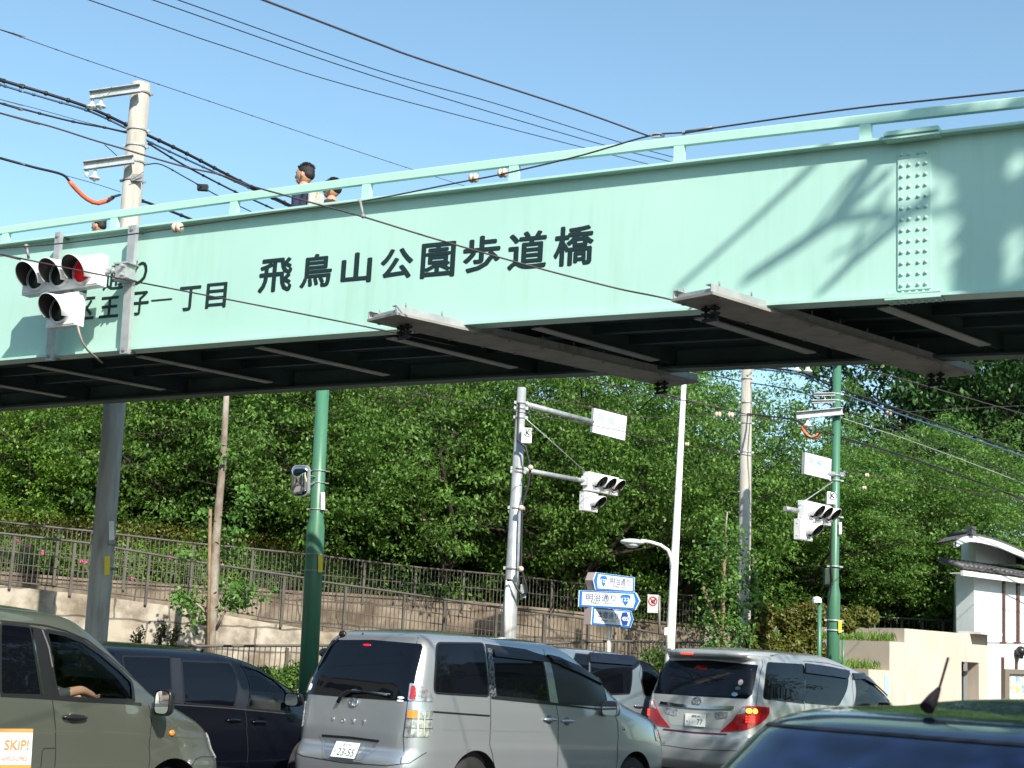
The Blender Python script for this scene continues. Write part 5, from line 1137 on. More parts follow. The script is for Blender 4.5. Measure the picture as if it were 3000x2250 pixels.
for x0_, x1_, y0_, y1_ in ((2938, 2946, 1702, 1880), (2979, 2988, 1702, 1880), (2935, 2943, 1925, 2085), (2975, 2982, 1925, 2085)):
    mb = MB(); mb.prism([ON2(x0_, y0_), ON2(x1_, y0_), ON2(x1_, y1_), ON2(x0_, y1_)], -PHs.n * .06); w_ = part('window', mb, REDW, ht)
    mb = MB(); ON3 = on(PHs, -.026); xm = (x0_ + x1_) / 2; mb.prism([ON3(xm - 1.5, y0_ + 4), ON3(xm + 1.5, y0_ + 4), ON3(xm + 1.5, y1_ - 4), ON3(xm - 1.5, y1_ - 4)], -PHs.n * .02); sub('pane', mb, DGLASS, w_)
    mb = MB(); mb.prism([ON3(x0_ - 7, y1_), ON3(x1_ + 3, y1_), ON3(x1_ + 3, y1_ + 4), ON3(x0_ - 7, y1_ + 4)], -PHs.n * .05); sub('sill', mb, REDW, w_)
mb = MB(); mb.prism([ON2(2895, 1881), ON2(3250, 1884), ON2(3250, 1886), ON2(2895, 1883)], -PHs.n * .05); part('string_course', mb, mat('grey_joint', (.3, .32, .33), .8), ht)
mb = MB(); mb.box(cR + UP * .03 - FD * .25, (.75, .5, .05), (FD, PF.n, UP)); part('ledge', mb, WHITEP, bt)
for x, y, s_ in ((2983, 1640, 1), (2978, 1915, 1.2)):
    mb = MB(); c = ON2(x, y); mb.box(c, (.1, .06, .16), (FD, PHs.n, UP)); mb.ball(c + PHs.n * .1 + UP * .05, .09 * s_, 12); mb.cyl(c + PHs.n * .1 - UP * .1, c + PHs.n * .1 + UP * .02, .05, seg=10); part('wall_lamp', mb, BLACKP, ht)
# notice board
PN = vpl(27.2, R(20), 2970, 2020)
nb_ = thing('notice_board', 'brown framed glass notice board with posters at the right edge', 'notice board', PN(2970, 2080))
FRM = mat('board_frame_bronze', (.22, .19, .155), .4, .3)
def fr_(x0_, x1_, y0_, y1_, d=.0, th=.1): 
    f = on(PN, -d); mb = MB(); mb.prism([f(x0_, y0_), f(x1_, y0_ + (x1_ - x0_) * .03), f(x1_, y1_ + (x1_ - x0_) * .03), f(x0_, y1_)], -PN.n * th); return mb
part('backing_panel', fr_(2952, 3130, 1965, 2070, -.06, .04), mat('board_backing', (.55, .60, .60), .7), nb_)
for a in ((2945, 3130, 1960, 1974), (2945, 3130, 2064, 2074), (2945, 2958, 1974, 2110)): part('frame', fr_(*a), FRM, nb_)
cols = ((.15, .38, .30), (.7, .55, .08), (.45, .62, .68), (.75, .40, .25), (.65, .68, .45), (.25, .35, .6), (.8, .8, .75))
k = 0
for x in range(2961, 3100, 17):
    for y in (1980, 2006, 2034):
        c_ = cols[(k * 3 + x) % 7]; part('poster', fr_(x, x + 13, y, y + 20 + (k % 3) * 2, -.05 + .001 * k / 10, .003), mat('poster_%d' % (k % 7), c_, .6, col2=tuple(min(1, v * .5 + .4) for v in c_), scale=9, lo=.45, hi=.55), nb_); k += 1
# dark low fence on the roof edge behind
P2 = vpl(33.5, R(10), 2600, 1830)
fence('dark low railing in the shade beyond the beige terraces', P2, [(2540, 1806), (2700, 1815), (2830, 1824)], [(2540, 1850), (2830, 1864)], [2560, 2640, 2700, 2760, 2820], .14, 0, x0=2540)

# ================================================================ trees and buildings behind the camera (cast the shade, show in glass)
TREES['near'] = [make_tree(51, 9.5, 3.3, 3.4, LCH, BARK, ntips=620, per=30, ln=.15, spread=.5, trunk_r=.2)]
def near_tree(x, y, label, s=1.0, rot=0., zs=1.):
    lm, tm = TREES['near'][0]; o = bpy.data.objects.new('tree', None); COL.objects.link(o); o.location = (x, y, .2); o.scale = (s, s, s * zs); o.rotation_euler = (0, 0, rot); tag(o, label, 'tree', 'street trees on the near pavement'); link('trunk', tm, o); link('crown', lm, o)
# ================================================================ cars
def proj(p):
    d = p - CAM; z = d.dot(_F); return (1500 + F_PX * d.dot(_R) / z, 1125 - F_PX * d.dot(_U) / z)
def pchip(xs, ys, x):
    xs = np.asarray(xs, float); ys = np.asarray(ys, float); h = np.diff(xs); d = np.diff(ys) / h; m = np.zeros(len(xs))
    m[0] = d[0]; m[-1] = d[-1]
    for i in range(1, len(xs) - 1):
        if d[i - 1] * d[i] > 0:
            w1 = 2 * h[i] + h[i - 1]; w2 = h[i] + 2 * h[i - 1]; m[i] = (w1 + w2) / (w1 / d[i - 1] + w2 / d[i])
    x = np.clip(x, xs[0], xs[-1]); i = np.clip(np.searchsorted(xs, x) - 1, 0, len(h) - 1); t = (x - xs[i]) / h[i]
    return ys[i] * (1 + 2 * t) * (1 - t) ** 2 + h[i] * m[i] * t * (1 - t) ** 2 + ys[i + 1] * t * t * (3 - 2 * t) + h[i] * m[i + 1] * t * t * (t - 1)
class Car:
    def __init__(s, name, label, pose, tab, xm, zref, paint, group='vehicles on the road', crown=.03):
        X, Y, yaw, z0, pt = pose
        s.M = Matrix.Translation((X, Y, z0)) @ Matrix.Rotation(R(yaw), 4, 'Z') @ Matrix.Rotation(R(pt), 4, 'Y')
        s.Mi = s.M.inverted(); s.tab = np.array(tab, float); s.xm = xm; s.paint = paint; s.crown = crown
        s.z0, s.z1 = s.tab[0, 0], s.tab[-1, 0]
        zz_ = np.arange(s.z0, s.z1 + .0011, .001); s.rows = np.stack([pchip(s.tab[:, 0], s.tab[:, k], zz_) for k in range(1, 6)], 1).tolist()
        s.t = thing(name, label, 'car', Mx=s.M, group=group); INV[s.t.name] = Matrix.Identity(4)
        # reference arc length
        s.zref = zref; th = np.linspace(0, 4, 6001); p = np.array([s.pt(w, zref) for w in th]); L = np.r_[0, np.cumsum(np.hypot(*np.diff(p, axis=0).T))]; s.U = float(L[-1]); s.thu = np.interp(np.linspace(0, s.U, 3001), L, th).tolist()
        uu = np.linspace(0, s.U, 150); zz = np.linspace(s.z0, s.z1, 60); s.gu, s.gz = np.meshgrid(uu, zz); s.gu = s.gu.ravel(); s.gz = s.gz.ravel()
        P = np.array([s.S(u, z) for u, z in zip(s.gu, s.gz)]); P3 = [s.M @ Vector(p) for p in P]; s.gp = np.array([proj(p) for p in P3])
        s.gn = np.array([(s.M.to_3x3() @ s.N(u, z)).dot(CAM - q_) > 0 for u, z, q_ in zip(s.gu, s.gz, P3)])
        s.holes = []
    def row(s, z):
        i = int(round((float(z) - s.z0) / .001)); return s.rows[min(max(i, 0), len(s.rows) - 1)]
    def pt(s, w, z):
        """outline point at height z; w runs 0..4 from the rear centre round the side to the front centre"""
        xr, xf, hw, nr, nf = s.row(z); n, a, q_ = (nr, xr - s.xm, w) if w < 2 else (nf, xf - s.xm, 4 - w); k = 2 ** (-1 / n)
        if q_ < 1: e = q_ * k; x = (1 - e ** n) ** (1 / n)
        else: x = (2 - q_) * k; e = (1 - x ** n) ** (1 / n)
        return s.xm + a * x, hw * e
    def S(s, u, z):
        f = min(abs(u) / s.U, 1) * 3000; i = min(int(f), 2999); f -= i; w = s.thu[i] * (1 - f) + s.thu[i + 1] * f
        x, y = s.pt(w, z); return Vector((x, -y if u >= 0 else y, z))
    def N(s, u, z):
        e = .01; a = s.S(u + e, z) - s.S(u - e, z); zz = min(max(z, s.z0 + e), s.z1 - e); b = s.S(u, zz + e) - s.S(u, zz - e); n = a.cross(b)
        return n.normalized() if n.length > 1e-9 else Vector((0, 0, 1))
    def at(s, u, z, off=0.0): return s.S(u, z) + s.N(u, z) * off
    def px(s, x, y):
        d = (s.gp[:, 0] - x) ** 2 + (s.gp[:, 1] - y) ** 2 + np.where(s.gn, 0, 1e9); i = int(np.argmin(d)); u, z = s.gu[i], s.gz[i]
        for _ in range(8):
            e = .004; p = np.array(proj(s.M @ s.S(u, z))); pu = (np.array(proj(s.M @ s.S(u + e, z))) - p) / e; pz = (np.array(proj(s.M @ s.S(u, z + e))) - p) / e
            J = np.stack([pu, pz], 1)
            if abs(np.linalg.det(J)) < 50: break
            dv = np.linalg.solve(J, np.array([x, y]) - p); dv = np.clip(dv, -.05, .05); u = float(np.clip(u + dv[0], 0, s.U)); z = float(np.clip(z + dv[1], s.z0, s.z1 - .005))
        e_ = np.hypot(*(np.array(proj(s.M @ s.S(u, z))) - np.array([x, y])))
        if e_ > 4: print('PXERR', s.t.name, x, y, round(u, 2), round(z, 2), round(e_, 1))
        return (u, z)
    def side(s, x, z):
        us = np.linspace(.4, s.U - .3, 400); xs = [s.S(u, z).x for u in us]; return (float(np.interp(x, xs, us)), z)
    def rear(s, y, z):
        us = np.linspace(0, 1.3, 300); ys = [-s.S(u, z).y for u in us]; u = float(np.interp(abs(y), ys[:int(np.argmax(ys)) + 1], us[:int(np.argmax(ys)) + 1])); return (u if y <= 0 else -u, z)
    def front(s, y, z):
        us = np.linspace(s.U, s.U - 1.2, 300); ys = [-s.S(u, z).y for u in us]; k = int(np.argmax(ys)) + 1; return (float(np.interp(abs(y), ys[:k], us[:k])) * (1 if y <= 0 else 1), z), y
    def part(s, name, mb, m, bevel=0, par=None): return mb.build(name, m, par or s.t, None, bevel)
    # --- body
    def body(s, wheels, du=.045, dz=.03, extra=()):
        nu = int(s.U / du); us = np.linspace(-s.U, s.U, 2 * nu + 1)[:-1]; zs = list(np.arange(s.z0, s.z1 - .16, dz)) + list(np.linspace(s.z1 - .16, s.z1, 12)); nz = len(zs); n = len(us)
        UV = [(u, z) for z in zs for u in us]
        fs = [(j * n + i, j * n + (i + 1) % n, (j + 1) * n + (i + 1) % n, (j + 1) * n + i) for j in range(nz - 1) for i in range(n)]
        polys = [(np.array(h), sg) for h, sg in s.holes]
        for xw, zw, r in wheels:
            pl = [s.side(xw + r * math.cos(a), max(zw + r * math.sin(a), s.z0 - .0)) for a in np.linspace(-.6, math.pi + .6, 30)]
            pl = [(u, z) for u, z in pl]; pl = [(pl[0][0], -1)] + pl + [(pl[-1][0], -1)]
            polys += [(np.array(pl), 1), (np.array(pl), -1)]
        def inside(p, pl):
            x, y = p; c = False; j = len(pl) - 1
            for i in range(len(pl)):
                if (pl[i][1] > y) != (pl[j][1] > y) and x < (pl[j][0] - pl[i][0]) * (y - pl[i][1]) / (pl[j][1] - pl[i][1]) + pl[i][0]: c = not c
                j = i
            return c
        keep = []; hit_ = {}
        for f in fs:
            a, b, c, d = [UV[i] for i in f]
            if abs(a[0] - b[0]) > 1: uc = (s.U if a[0] > 0 else -s.U)
            else: uc = (a[0] + b[0]) / 2
            zc = (a[1] + d[1]) / 2; out = True
            for k, (pl, sg) in enumerate(polys):
                p = (uc * sg, zc)
                if p[0] > -.05 and pl[:, 0].min() <= p[0] <= pl[:, 0].max() and pl[:, 1].min() <= zc <= pl[:, 1].max() and inside(p, pl): out = False; hit_.update({i: k for i in f}); break
            if out: keep.append(f)
        used = set(i for f in keep for i in f)
        for i, k in hit_.items():                      # snap the ragged edge onto the outline
            if i not in used: continue
            pl, sg = polys[k]; u, z = UV[i]; best = None
            for a, b in zip(pl, np.roll(pl, -1, 0)):
                ab = b - a; t = np.clip(np.dot([u * sg - a[0], z - a[1]], ab) / (np.dot(ab, ab) + 1e-12), 0, 1); q_ = a + ab * t; dd = (q_[0] - u * sg) ** 2 + (q_[1] - z) ** 2
                if best is None or dd < best[0]: best = (dd, q_)
            if best[0] < .09 ** 2: UV[i] = (float(best[1][0]) * sg, max(float(best[1][1]), s.z0))
        V = [tuple(s.S(u, z)) for u, z in UV]
        top = len(V); rings = 5; cz = s.z1
        for r_ in range(1, rings + 1):
            f = 1 - r_ / rings
            for i in range(n):
                p = Vector(V[(nz - 1) * n + i]); cx = min(max(p.x, s.tab[-1, 1] + .5), s.tab[-1, 2] - .5)
                V.append((cx + (p.x - cx) * f, p.y * f, cz + s.crown * (1 - f * f)))
        for r_ in range(rings):
            b0 = (nz - 1) * n if r_ == 0 else top + (r_ - 1) * n; b1 = top + r_ * n
            keep += [(b0 + i, b0 + (i + 1) % n, b1 + (i + 1) % n, b1 + i) for i in range(n)]
        me = bpy.data.meshes.new('body'); me.from_pydata(V, [], keep); me.polygons.foreach_set('use_smooth', [True] * len(me.polygons)); me.materials.append(s.paint)
        bm = bmesh.new(); bm.from_mesh(me); bmesh.ops.remove_doubles(bm, verts=bm.verts, dist=1e-4)
        bmesh.ops.delete(bm, geom=[v for v in bm.verts if not v.link_faces], context='VERTS'); bmesh.ops.recalc_face_normals(bm, faces=bm.faces); bm.to_mesh(me); bm.free()
        s.bo = link('body', me, s.t)
        for xw, zw, r in wheels:                       # liners and wheels
            for sg in (1, -1):
                mb = MB(); vs = []; ar = np.linspace(-.5, math.pi + .5, 26)
                for a in ar:
                    u, z = s.side(xw + r * math.cos(a), max(zw + r * math.sin(a), s.z0)); p = s.S(u, z); vs += [(p.x, p.y * sg, p.z), (xw + r * math.cos(a), (p.y + .28) * sg, max(zw + r * math.sin(a), s.z0))]
                mb.add(vs, [(2 * k, 2 * k + 2, 2 * k + 3, 2 * k + 1) for k in range(len(ar) - 1)], 0, True)
                mb.add([(xw - r, (p.y + .28) * sg, .1), (xw + r, (p.y + .28) * sg, .1), (xw + r, (p.y + .28) * sg, zw + r), (xw - r, (p.y + .28) * sg, zw + r)], [(0, 1, 2, 3)])
                s.part('wheel_liner', mb, BLACKM)
                ysd = abs(s.S(*s.side(xw, .5)).y); rt_ = zw
                mb = MB(); mb.lathe((xw, sg * -(ysd - .14), zw), (0, -sg, 0), [(rt_ * .62, -.1), (rt_ * .93, -.1), (rt_, -.07), (rt_, .07), (rt_ * .94, .1), (rt_ * .64, .105)], 32); ty = s.part('wheel', mb, BLACKM)
                mb = MB(); mb.lathe((xw, sg * -(ysd - .14), zw), (0, -sg, 0), [(.01, .07), (.05, .075), (.06, .05), (rt_ * .2, .04)], 20)
                for k in range(10): a = k * .6283; mb.bar((xw + .04 * math.cos(a), sg * -(ysd - .14 + .05), zw + .04 * math.sin(a)), (xw + rt_ * .62 * math.cos(a), sg * -(ysd - .14 + .07), zw + rt_ * .62 * math.sin(a)), .03, .02)
                mb.lathe((xw, sg * -(ysd - .14), zw), (0, -sg, 0), [(rt_ * .66, .105), (rt_ * .6, .09), (rt_ * .58, 0)], 28); s.part('rim', mb, ALLOY, par=ty)
        return s.bo
    def grid2(s, poly, g):
        bm = bmesh.new(); vs = [bm.verts.new((u, z, 0)) for u, z in poly]; bm.faces.new(vs); bmesh.ops.triangulate(bm, faces=bm.faces)
        us = [p[0] for p in poly]; zs_ = [p[1] for p in poly]
        for lo, hi, nrm, ax in ((min(us), max(us), (1, 0, 0), 0), (min(zs_), max(zs_), (0, 1, 0), 1)):
            k = lo + g
            while k < hi - 1e-3:
                co = (k, 0, 0) if ax == 0 else (0, k, 0); bmesh.ops.bisect_plane(bm, geom=bm.verts[:] + bm.edges[:] + bm.faces[:], plane_co=co, plane_no=nrm, dist=1e-5); k += g
        return bm
    def panel(s, name, poly, m, off=.003, sg=1, g=.06, skirt=0.0, par=None, smooth=True):
        bm = s.grid2(poly, g); bd = [(e.verts[0].index, e.verts[1].index) for e in bm.edges if len(e.link_faces) == 1] if skirt else []
        bm.verts.index_update(); bd = [(e.verts[0], e.verts[1]) for e in bm.edges if len(e.link_faces) == 1] if skirt else []
        low = {}
        uv = {v: (v.co.x, v.co.y) for v in bm.verts}
        for v in bm.verts: v.co = s.at(uv[v][0] * sg if abs(uv[v][0]) > 0 else 0.0, uv[v][1], off)
        for a, b in bd:
            for v in (a, b):
                if v not in low: low[v] = bm.verts.new(s.at(uv[v][0] * sg, uv[v][1], off - skirt))
            bm.faces.new((a, b, low[b], low[a]))
        bmesh.ops.recalc_face_normals(bm, faces=bm.faces)
        # orient outwards
        f0 = next(iter(bm.faces)); c = f0.calc_center_median(); u0, z0 = poly[0]
        if f0.normal.dot(s.N(u0 * sg, z0)) < 0: bmesh.ops.reverse_faces(bm, faces=bm.faces)
        me = bpy.data.meshes.new(name); bm.to_mesh(me); bm.free(); me.polygons.foreach_set('use_smooth', [smooth and not skirt] * len(me.polygons)); me.materials.append(m)
        return link(name, me, par or s.t)
    def ribbon(s, name, pts, w, m, off=.002, sg=1, closed=False, par=None, step=.05, thick=0.0):
        P = [np.array(p) for p in pts]; P = P + [P[0]] if closed else P; Q = []
        for a, b in zip(P, P[1:]):
            k = max(1, int(np.linalg.norm(b - a) / step)); Q += [a + (b - a) * i / k for i in range(k)]
        if not closed: Q.append(P[-1])
        n = len(Q); mb = MB(); vs = []; C = [s.at(q_[0] * sg, q_[1], off) for q_ in Q]
        for i in range(n):
            a = C[(i - 1) % n] if (closed or i > 0) else C[0]; b = C[(i + 1) % n] if (closed or i < n - 1) else C[-1]; d = (b - a).normalized(); nn = s.N(Q[i][0] * sg, Q[i][1]); sd_ = nn.cross(d).normalized()
            vs += [C[i] - sd_ * w / 2, C[i] + sd_ * w / 2]
        m_ = n if closed else n - 1
        mb.add(vs, [(2 * i, 2 * ((i + 1) % n), 2 * ((i + 1) % n) + 1, 2 * i + 1) for i in range(m_)], 0, True)
        return s.part(name, mb, m, par=par)
    def window(s, poly, both=True, opening=False, glass=None, seal=.02, name='window', sealm=None):
        for sg in ((1, -1) if both else (1,)):
            o = s.panel(name, poly, glass or PRIV, -.006 if opening else .003, sg)
            s.ribbon('window_seal', poly, seal, sealm or BLACKP, .0045, sg, True, par=o)
        if opening: s.holes += [(poly, 1)] + ([(poly, -1)] if both else [])
    def lump(s, name, u, z, size, m, off=.01, sg=1, par=None, seg=14, rot=0):
        c = s.at(u * sg, z, off); n = s.N(u * sg, z); h = (s.S((u + .02) * sg, z) - s.S((u - .02) * sg, z)).normalized(); v = n.cross(h).normalized(); mb = MB(); mb.ball(c, size, seg, 0, (h, v, n)); return s.part(name, mb, m, par=par)
    def interior(s, x0, x1, hw, seats, dash, zf=.55, col=(.035, .035, .038), wheel=True, zsh=.62):
        m = mat('cabin_trim_%.3f' % col[0], col, .85); mb = MB(); mb.box(((x0 + x1) / 2, 0, zf - .1), (x1 - x0, hw * 2, .06)); s.part('cabin_floor', mb, m)
        for sg in (1, -1):
            mb = MB(); mb.box(((x0 + x1) / 2, sg * (hw - .05), .82), (x1 - x0, .05, .55)); s.part('door_trim', mb, m)
        for x in seats:
            for sg in (1, -1):
                mb = MB(); mb.box((x, sg * .38, zf + .1), (.5, .5, .14)); mb.bar((x - .2, sg * .38, zf + .12), (x - .36, sg * .38, zf + zsh + .02), .48, .12); mb.ball((x - .40, sg * .38, zf + zsh + .16), (.06, .13, .10), 12); s.part('seat', mb, m, bevel=.0)
        mb = MB(); mb.box((dash, 0, 1.0), (.5, hw * 2 - .1, .22)); s.part('dashboard', mb, m, bevel=.03)
        if wheel:
            c = Vector((dash - .42, -.38, 1.10)); mb = MB(); ax = Vector((-.85, 0, .5)).normalized(); a, b, d = frame(ax)
            mb.tube([c + (a * math.cos(t) + b * math.sin(t)) * .19 for t in np.linspace(0, 2 * math.pi, 25)], .016, 8)
            mb.bar(c - a * .18, c + a * .18, .03, .02); mb.bar(c, c - b * .18, .03, .02); mb.cyl(c, c - ax * .3, .03, seg=8); mb.ball(c, .05, 10); s.part('steering_wheel', mb, BLACKP)
    def plate(s, cy, cz, lines, w=.33, h=.165, off=.01):
        u, z = s.rear(cy, cz); c = s.at(u, z, off + .008); n = s.N(u, z); Y_ = Vector((0, -1, 0)); up = n.cross(Y_) * 1.0
        if up.z < 0: up = -up
        X_ = up.cross(n); mb = MB(); mb.box(c, (w, h, .006), (X_, up, n)); p = s.part('number_plate', mb, PLATEW, bevel=.002)
        for tx, ox, oy, hh, ww in lines:
            o = text_obj('plate_text', tx, 1.0, PLATEG, Matrix.Identity(4), None, .0005); co = np.empty(len(o.data.vertices) * 3); o.data.vertices.foreach_get('co', co); co = co.reshape(-1, 3)
            H = co[:, 1].max() - co[:, 1].min(); W_ = co[:, 0].max() - co[:, 0].min()
            o.data.transform(axes_matrix(c + X_ * ox + up * oy + n * .004, X_, up) @ Matrix.Diagonal((ww / W_, hh / H, 1, 1))); o.parent = p
        return p
    def emblem(s, cy, cz, r=.062):
        u, z = s.rear(cy, cz); c = s.at(u, z, .012); n = s.N(u, z); X_ = Vector((0, -1, 0)); up = (n.cross(X_)); up = -up if up.z < 0 else up; X_ = up.cross(n)
        mb = MB()
        for rx, ry, oy in ((r, r * .68, 0), (r * .62, r * .22, r * .30), (r * .2, r * .6, -.01 * r)):
            mb.tube([c + X_ * rx * math.cos(t) + up * (ry * math.sin(t) + oy) for t in np.linspace(0, 2 * math.pi, 29)], r * .085, 6)
        return s.part('emblem', mb, CHROME)
    def mirror(s, c, size, m=None):
        for sg in (1, -1):
            cc = Vector((c[0], -sg * c[1], c[2])); a, b, h = size; mb = MB(); n = 20; vs = []; rings = ((-.62, .96), (-.55, 1.0), (-.1, 1.0), (.35, .88), (.75, .62), (1.0, .2))
            for fx_, f in rings:
                for k in range(n):
                    t = 2 * math.pi * k / n; ct, st = math.cos(t), math.sin(t); vs.append(cc + Vector((a * fx_, b * f * math.copysign(abs(ct) ** .5, ct), h * f * math.copysign(abs(st) ** .5, st))))
            mb.add(vs, [(i * n + k, i * n + (k + 1) % n, (i + 1) * n + (k + 1) % n, (i + 1) * n + k) for i in range(5) for k in range(n)] + [tuple(range(5 * n, 6 * n))], 0, True)
            mb.add([v + Vector((.012, 0, 0)) for v in vs[:n]], [tuple(range(n))]); o = s.part('wing_mirror', mb, m or s.paint)
            mb = MB(); mb.prism([cc + Vector((-a * .60, (p.y - cc.y) * .86, (p.z - cc.z) * .86)) for p in vs[:n]], (.006, 0, 0)); s.part('mirror_glass', mb, mat('mirror_glass', (.8, .82, .84), .03, 1.0), par=o)
            mb = MB(); mb.bar(cc, cc + Vector((.04, sg * b * 1.3, -h * .8)), .07, .05); s.part('mirror_foot', mb, BLACKP, par=o)
def rp(poly, r=.04, n=4):
    q0 = [poly[0]]
    for p in poly[1:]:
        if math.hypot(p[0] - q0[-1][0], p[1] - q0[-1][1]) > .004: q0.append(p)
    poly = q0
    out = []; m = len(poly)
    for i in range(m):
        p = np.array(poly[i]); a = np.array(poly[i - 1]); b = np.array(poly[(i + 1) % m]); da = a - p; db = b - p; la = np.linalg.norm(da); lb = np.linalg.norm(db); k = min(r, la * .4, lb * .4)
        p0 = p + da / la * k; p1_ = p + db / lb * k
        for j in range(n + 1): t = j / n; out.append(tuple((1 - t) ** 2 * p0 + 2 * t * (1 - t) * p + t * t * p1_))
    return out
ALLOY = mat('alloy_rim', (.45, .46, .47), .3, .9)
PRIV = mat('privacy_glass', (.003, .0035, .006), .015, spec=.4)
SMOKE = mat('smoke_visor', (.010, .013, .024), .08, spec=.35)
TGLASS = glass_mat('tinted_glass', (.50, .58, .58), 0); CGLASS = glass_mat('clear_glass', (.86, .92, .90), 0)
PLATEW = mat('plate_white', (.78, .80, .78), .45); PLATEG = mat('plate_green_text', (.01, .07, .05), .5)
def metallic(name, c, rough=.32, metal=.75):
    m = mat(name, c, rough, metal, coat=1.0)
    t = m.node_tree; b = t.nodes['Principled BSDF']; tc = t.nodes.new('ShaderNodeTexCoord'); n = t.nodes.new('ShaderNodeTexNoise'); n.inputs['Scale'].default_value = 2.2; n.inputs['Detail'].default_value = 8
    t.links.new(tc.outputs['Object'], n.inputs['Vector']); r = t.nodes.new('ShaderNodeMapRange'); r.inputs[3].default_value = rough * .85; r.inputs[4].default_value = rough * 1.25; t.links.new(n.outputs[0], r.inputs[0]); t.links.new(r.outputs[0], b.inputs['Roughness'])
    n2 = t.nodes.new('ShaderNodeTexNoise'); n2.inputs['Scale'].default_value = 1.6; n2.inputs['Detail'].default_value = 2; t.links.new(tc.outputs['Object'], n2.inputs['Vector']); bp = t.nodes.new('ShaderNodeBump'); bp.inputs['Strength'].default_value = .10; bp.inputs['Distance'].default_value = .01
    t.links.new(n2.outputs[0], bp.inputs['Height']); t.links.new(bp.outputs[0], b.inputs['Coat Normal']); return m
RLENS = mat('red_tail_lens', (.30, .006, .01), .12, coat=1); CLENS = mat('clear_tail_lens', (.55, .56, .58), .12, .6, col2=(.25, .26, .28), scale=26, coat=1)
ORL = mat('orange_lens', (.75, .22, .02), .2, coat=1); LITR = mat('lit_brake_led', (.9, .03, .01), .3, emit=(1.0, .03, .01), estr=2.2); LITO = mat('lit_indicator', (1, .35, .03), .3, emit=(1, .32, .03), estr=2.6)

# ---------------- silver minivan
SILVER = metallic('silver_paint', (.50, .53, .56), .3)
A2 = lambda x, y: (820 + x / 3.072, 1780 + y / 3.072)
A3 = lambda x, y: (1400 + x / 3.072, 1780 + y / 3.072)
sv = Car('minivan', 'silver minivan seen from its rear corner in the middle of the traffic', (-1.43, 15.2, 50, .1, 1.0), [
    (.22, .10, 4.30, .78, 12, 5), (.35, -.06, 4.48, .83, 12, 5), (.50, -.07, 4.70, .845, 12, 5), (.62, -.04, 4.69, .848, 12, 5), (.66, -.0, 4.68, .85, 13, 5), (.80, .0, 4.64, .848, 13, 5), (.90, .005, 4.60, .845, 13, 4.8), (1.0, .01, 4.50, .842, 13, 4.6), (1.08, .015, 4.27, .838, 13, 4.6), (1.14, .02, 4.02, .832, 13, 4.6),
    (1.18, .03, 3.84, .828, 13, 4.8), (1.30, .06, 3.54, .805, 13, 5), (1.45, .11, 3.28, .775, 13, 5), (1.60, .17, 2.94, .735, 13, 5), (1.68, .20, 2.76, .71, 12, 5), (1.74, .24, 2.60, .68, 11, 5), (1.78, .30, 2.42, .64, 9, 5), (1.805, .40, 2.22, .57, 7, 5), (1.82, .55, 2.0, .47, 6, 5)], 2.2, .9, SILVER)
TR = lambda car, f, pts: [car.px(*f(*p)) for p in pts]
sv.panel('pillar_trim', TR(sv, A2, [(1845, 325), (2210, 375)]) + TR(sv, A3, [(560, 420), (900, 540), (1100, 665), (1175, 895), (690, 868), (120, 812), (105, 700)]), BLACKP, .0022)
sv.panel('pillar_trim', TR(sv, A2, [(1845, 325), (2210, 375)]) + TR(sv, A3, [(560, 420), (900, 540), (1100, 665), (1175, 895), (690, 868), (120, 812), (105, 700)]), BLACKP, .0022, sg=-1)
sv.window(rp(TR(sv, A2, [(1412, 318), (1832, 322), (1882, 800), (1388, 770)]), .05))
sv.window(rp(TR(sv, A3, [(105, 365), (575, 430), (640, 850), (165, 802)]), .03), glass=PRIV)
FWp = rp(TR(sv, A3, [(640, 455), (900, 545), (1085, 660), (1160, 880), (715, 855)]), .02); sv.window(FWp, opening=True, glass=TGLASS)
sv.holes = [(p, s_) for p, s_ in sv.holes]
wsp = [sv.front(y, z)[0][0] for y, z in ()]
def front_poly(car, z0, z1, w0, w1):
    u0 = car.front(-w0, z0)[0][0]; u1 = car.front(-w1, z1)[0][0]; return [(u0, z0), (car.U, z0), (car.U, z1), (u1, z1)]
def windscreen(car, z0, z1, w0, w1, glass=None, opening=True):
    pl = front_poly(car, z0, z1, w0, w1); car.panel('windscreen', pl, glass or CGLASS, -.004); car.panel('windscreen', pl, glass or CGLASS, -.004, sg=-1)
    pl2 = [(pl[0][0], z0), (car.U + .2, z0), (car.U + .2, z1), (pl[3][0], z1)]
    if opening: car.holes += [(pl2, 1), (pl2, -1)]
windscreen(sv, 1.20, 1.68, .72, .60)
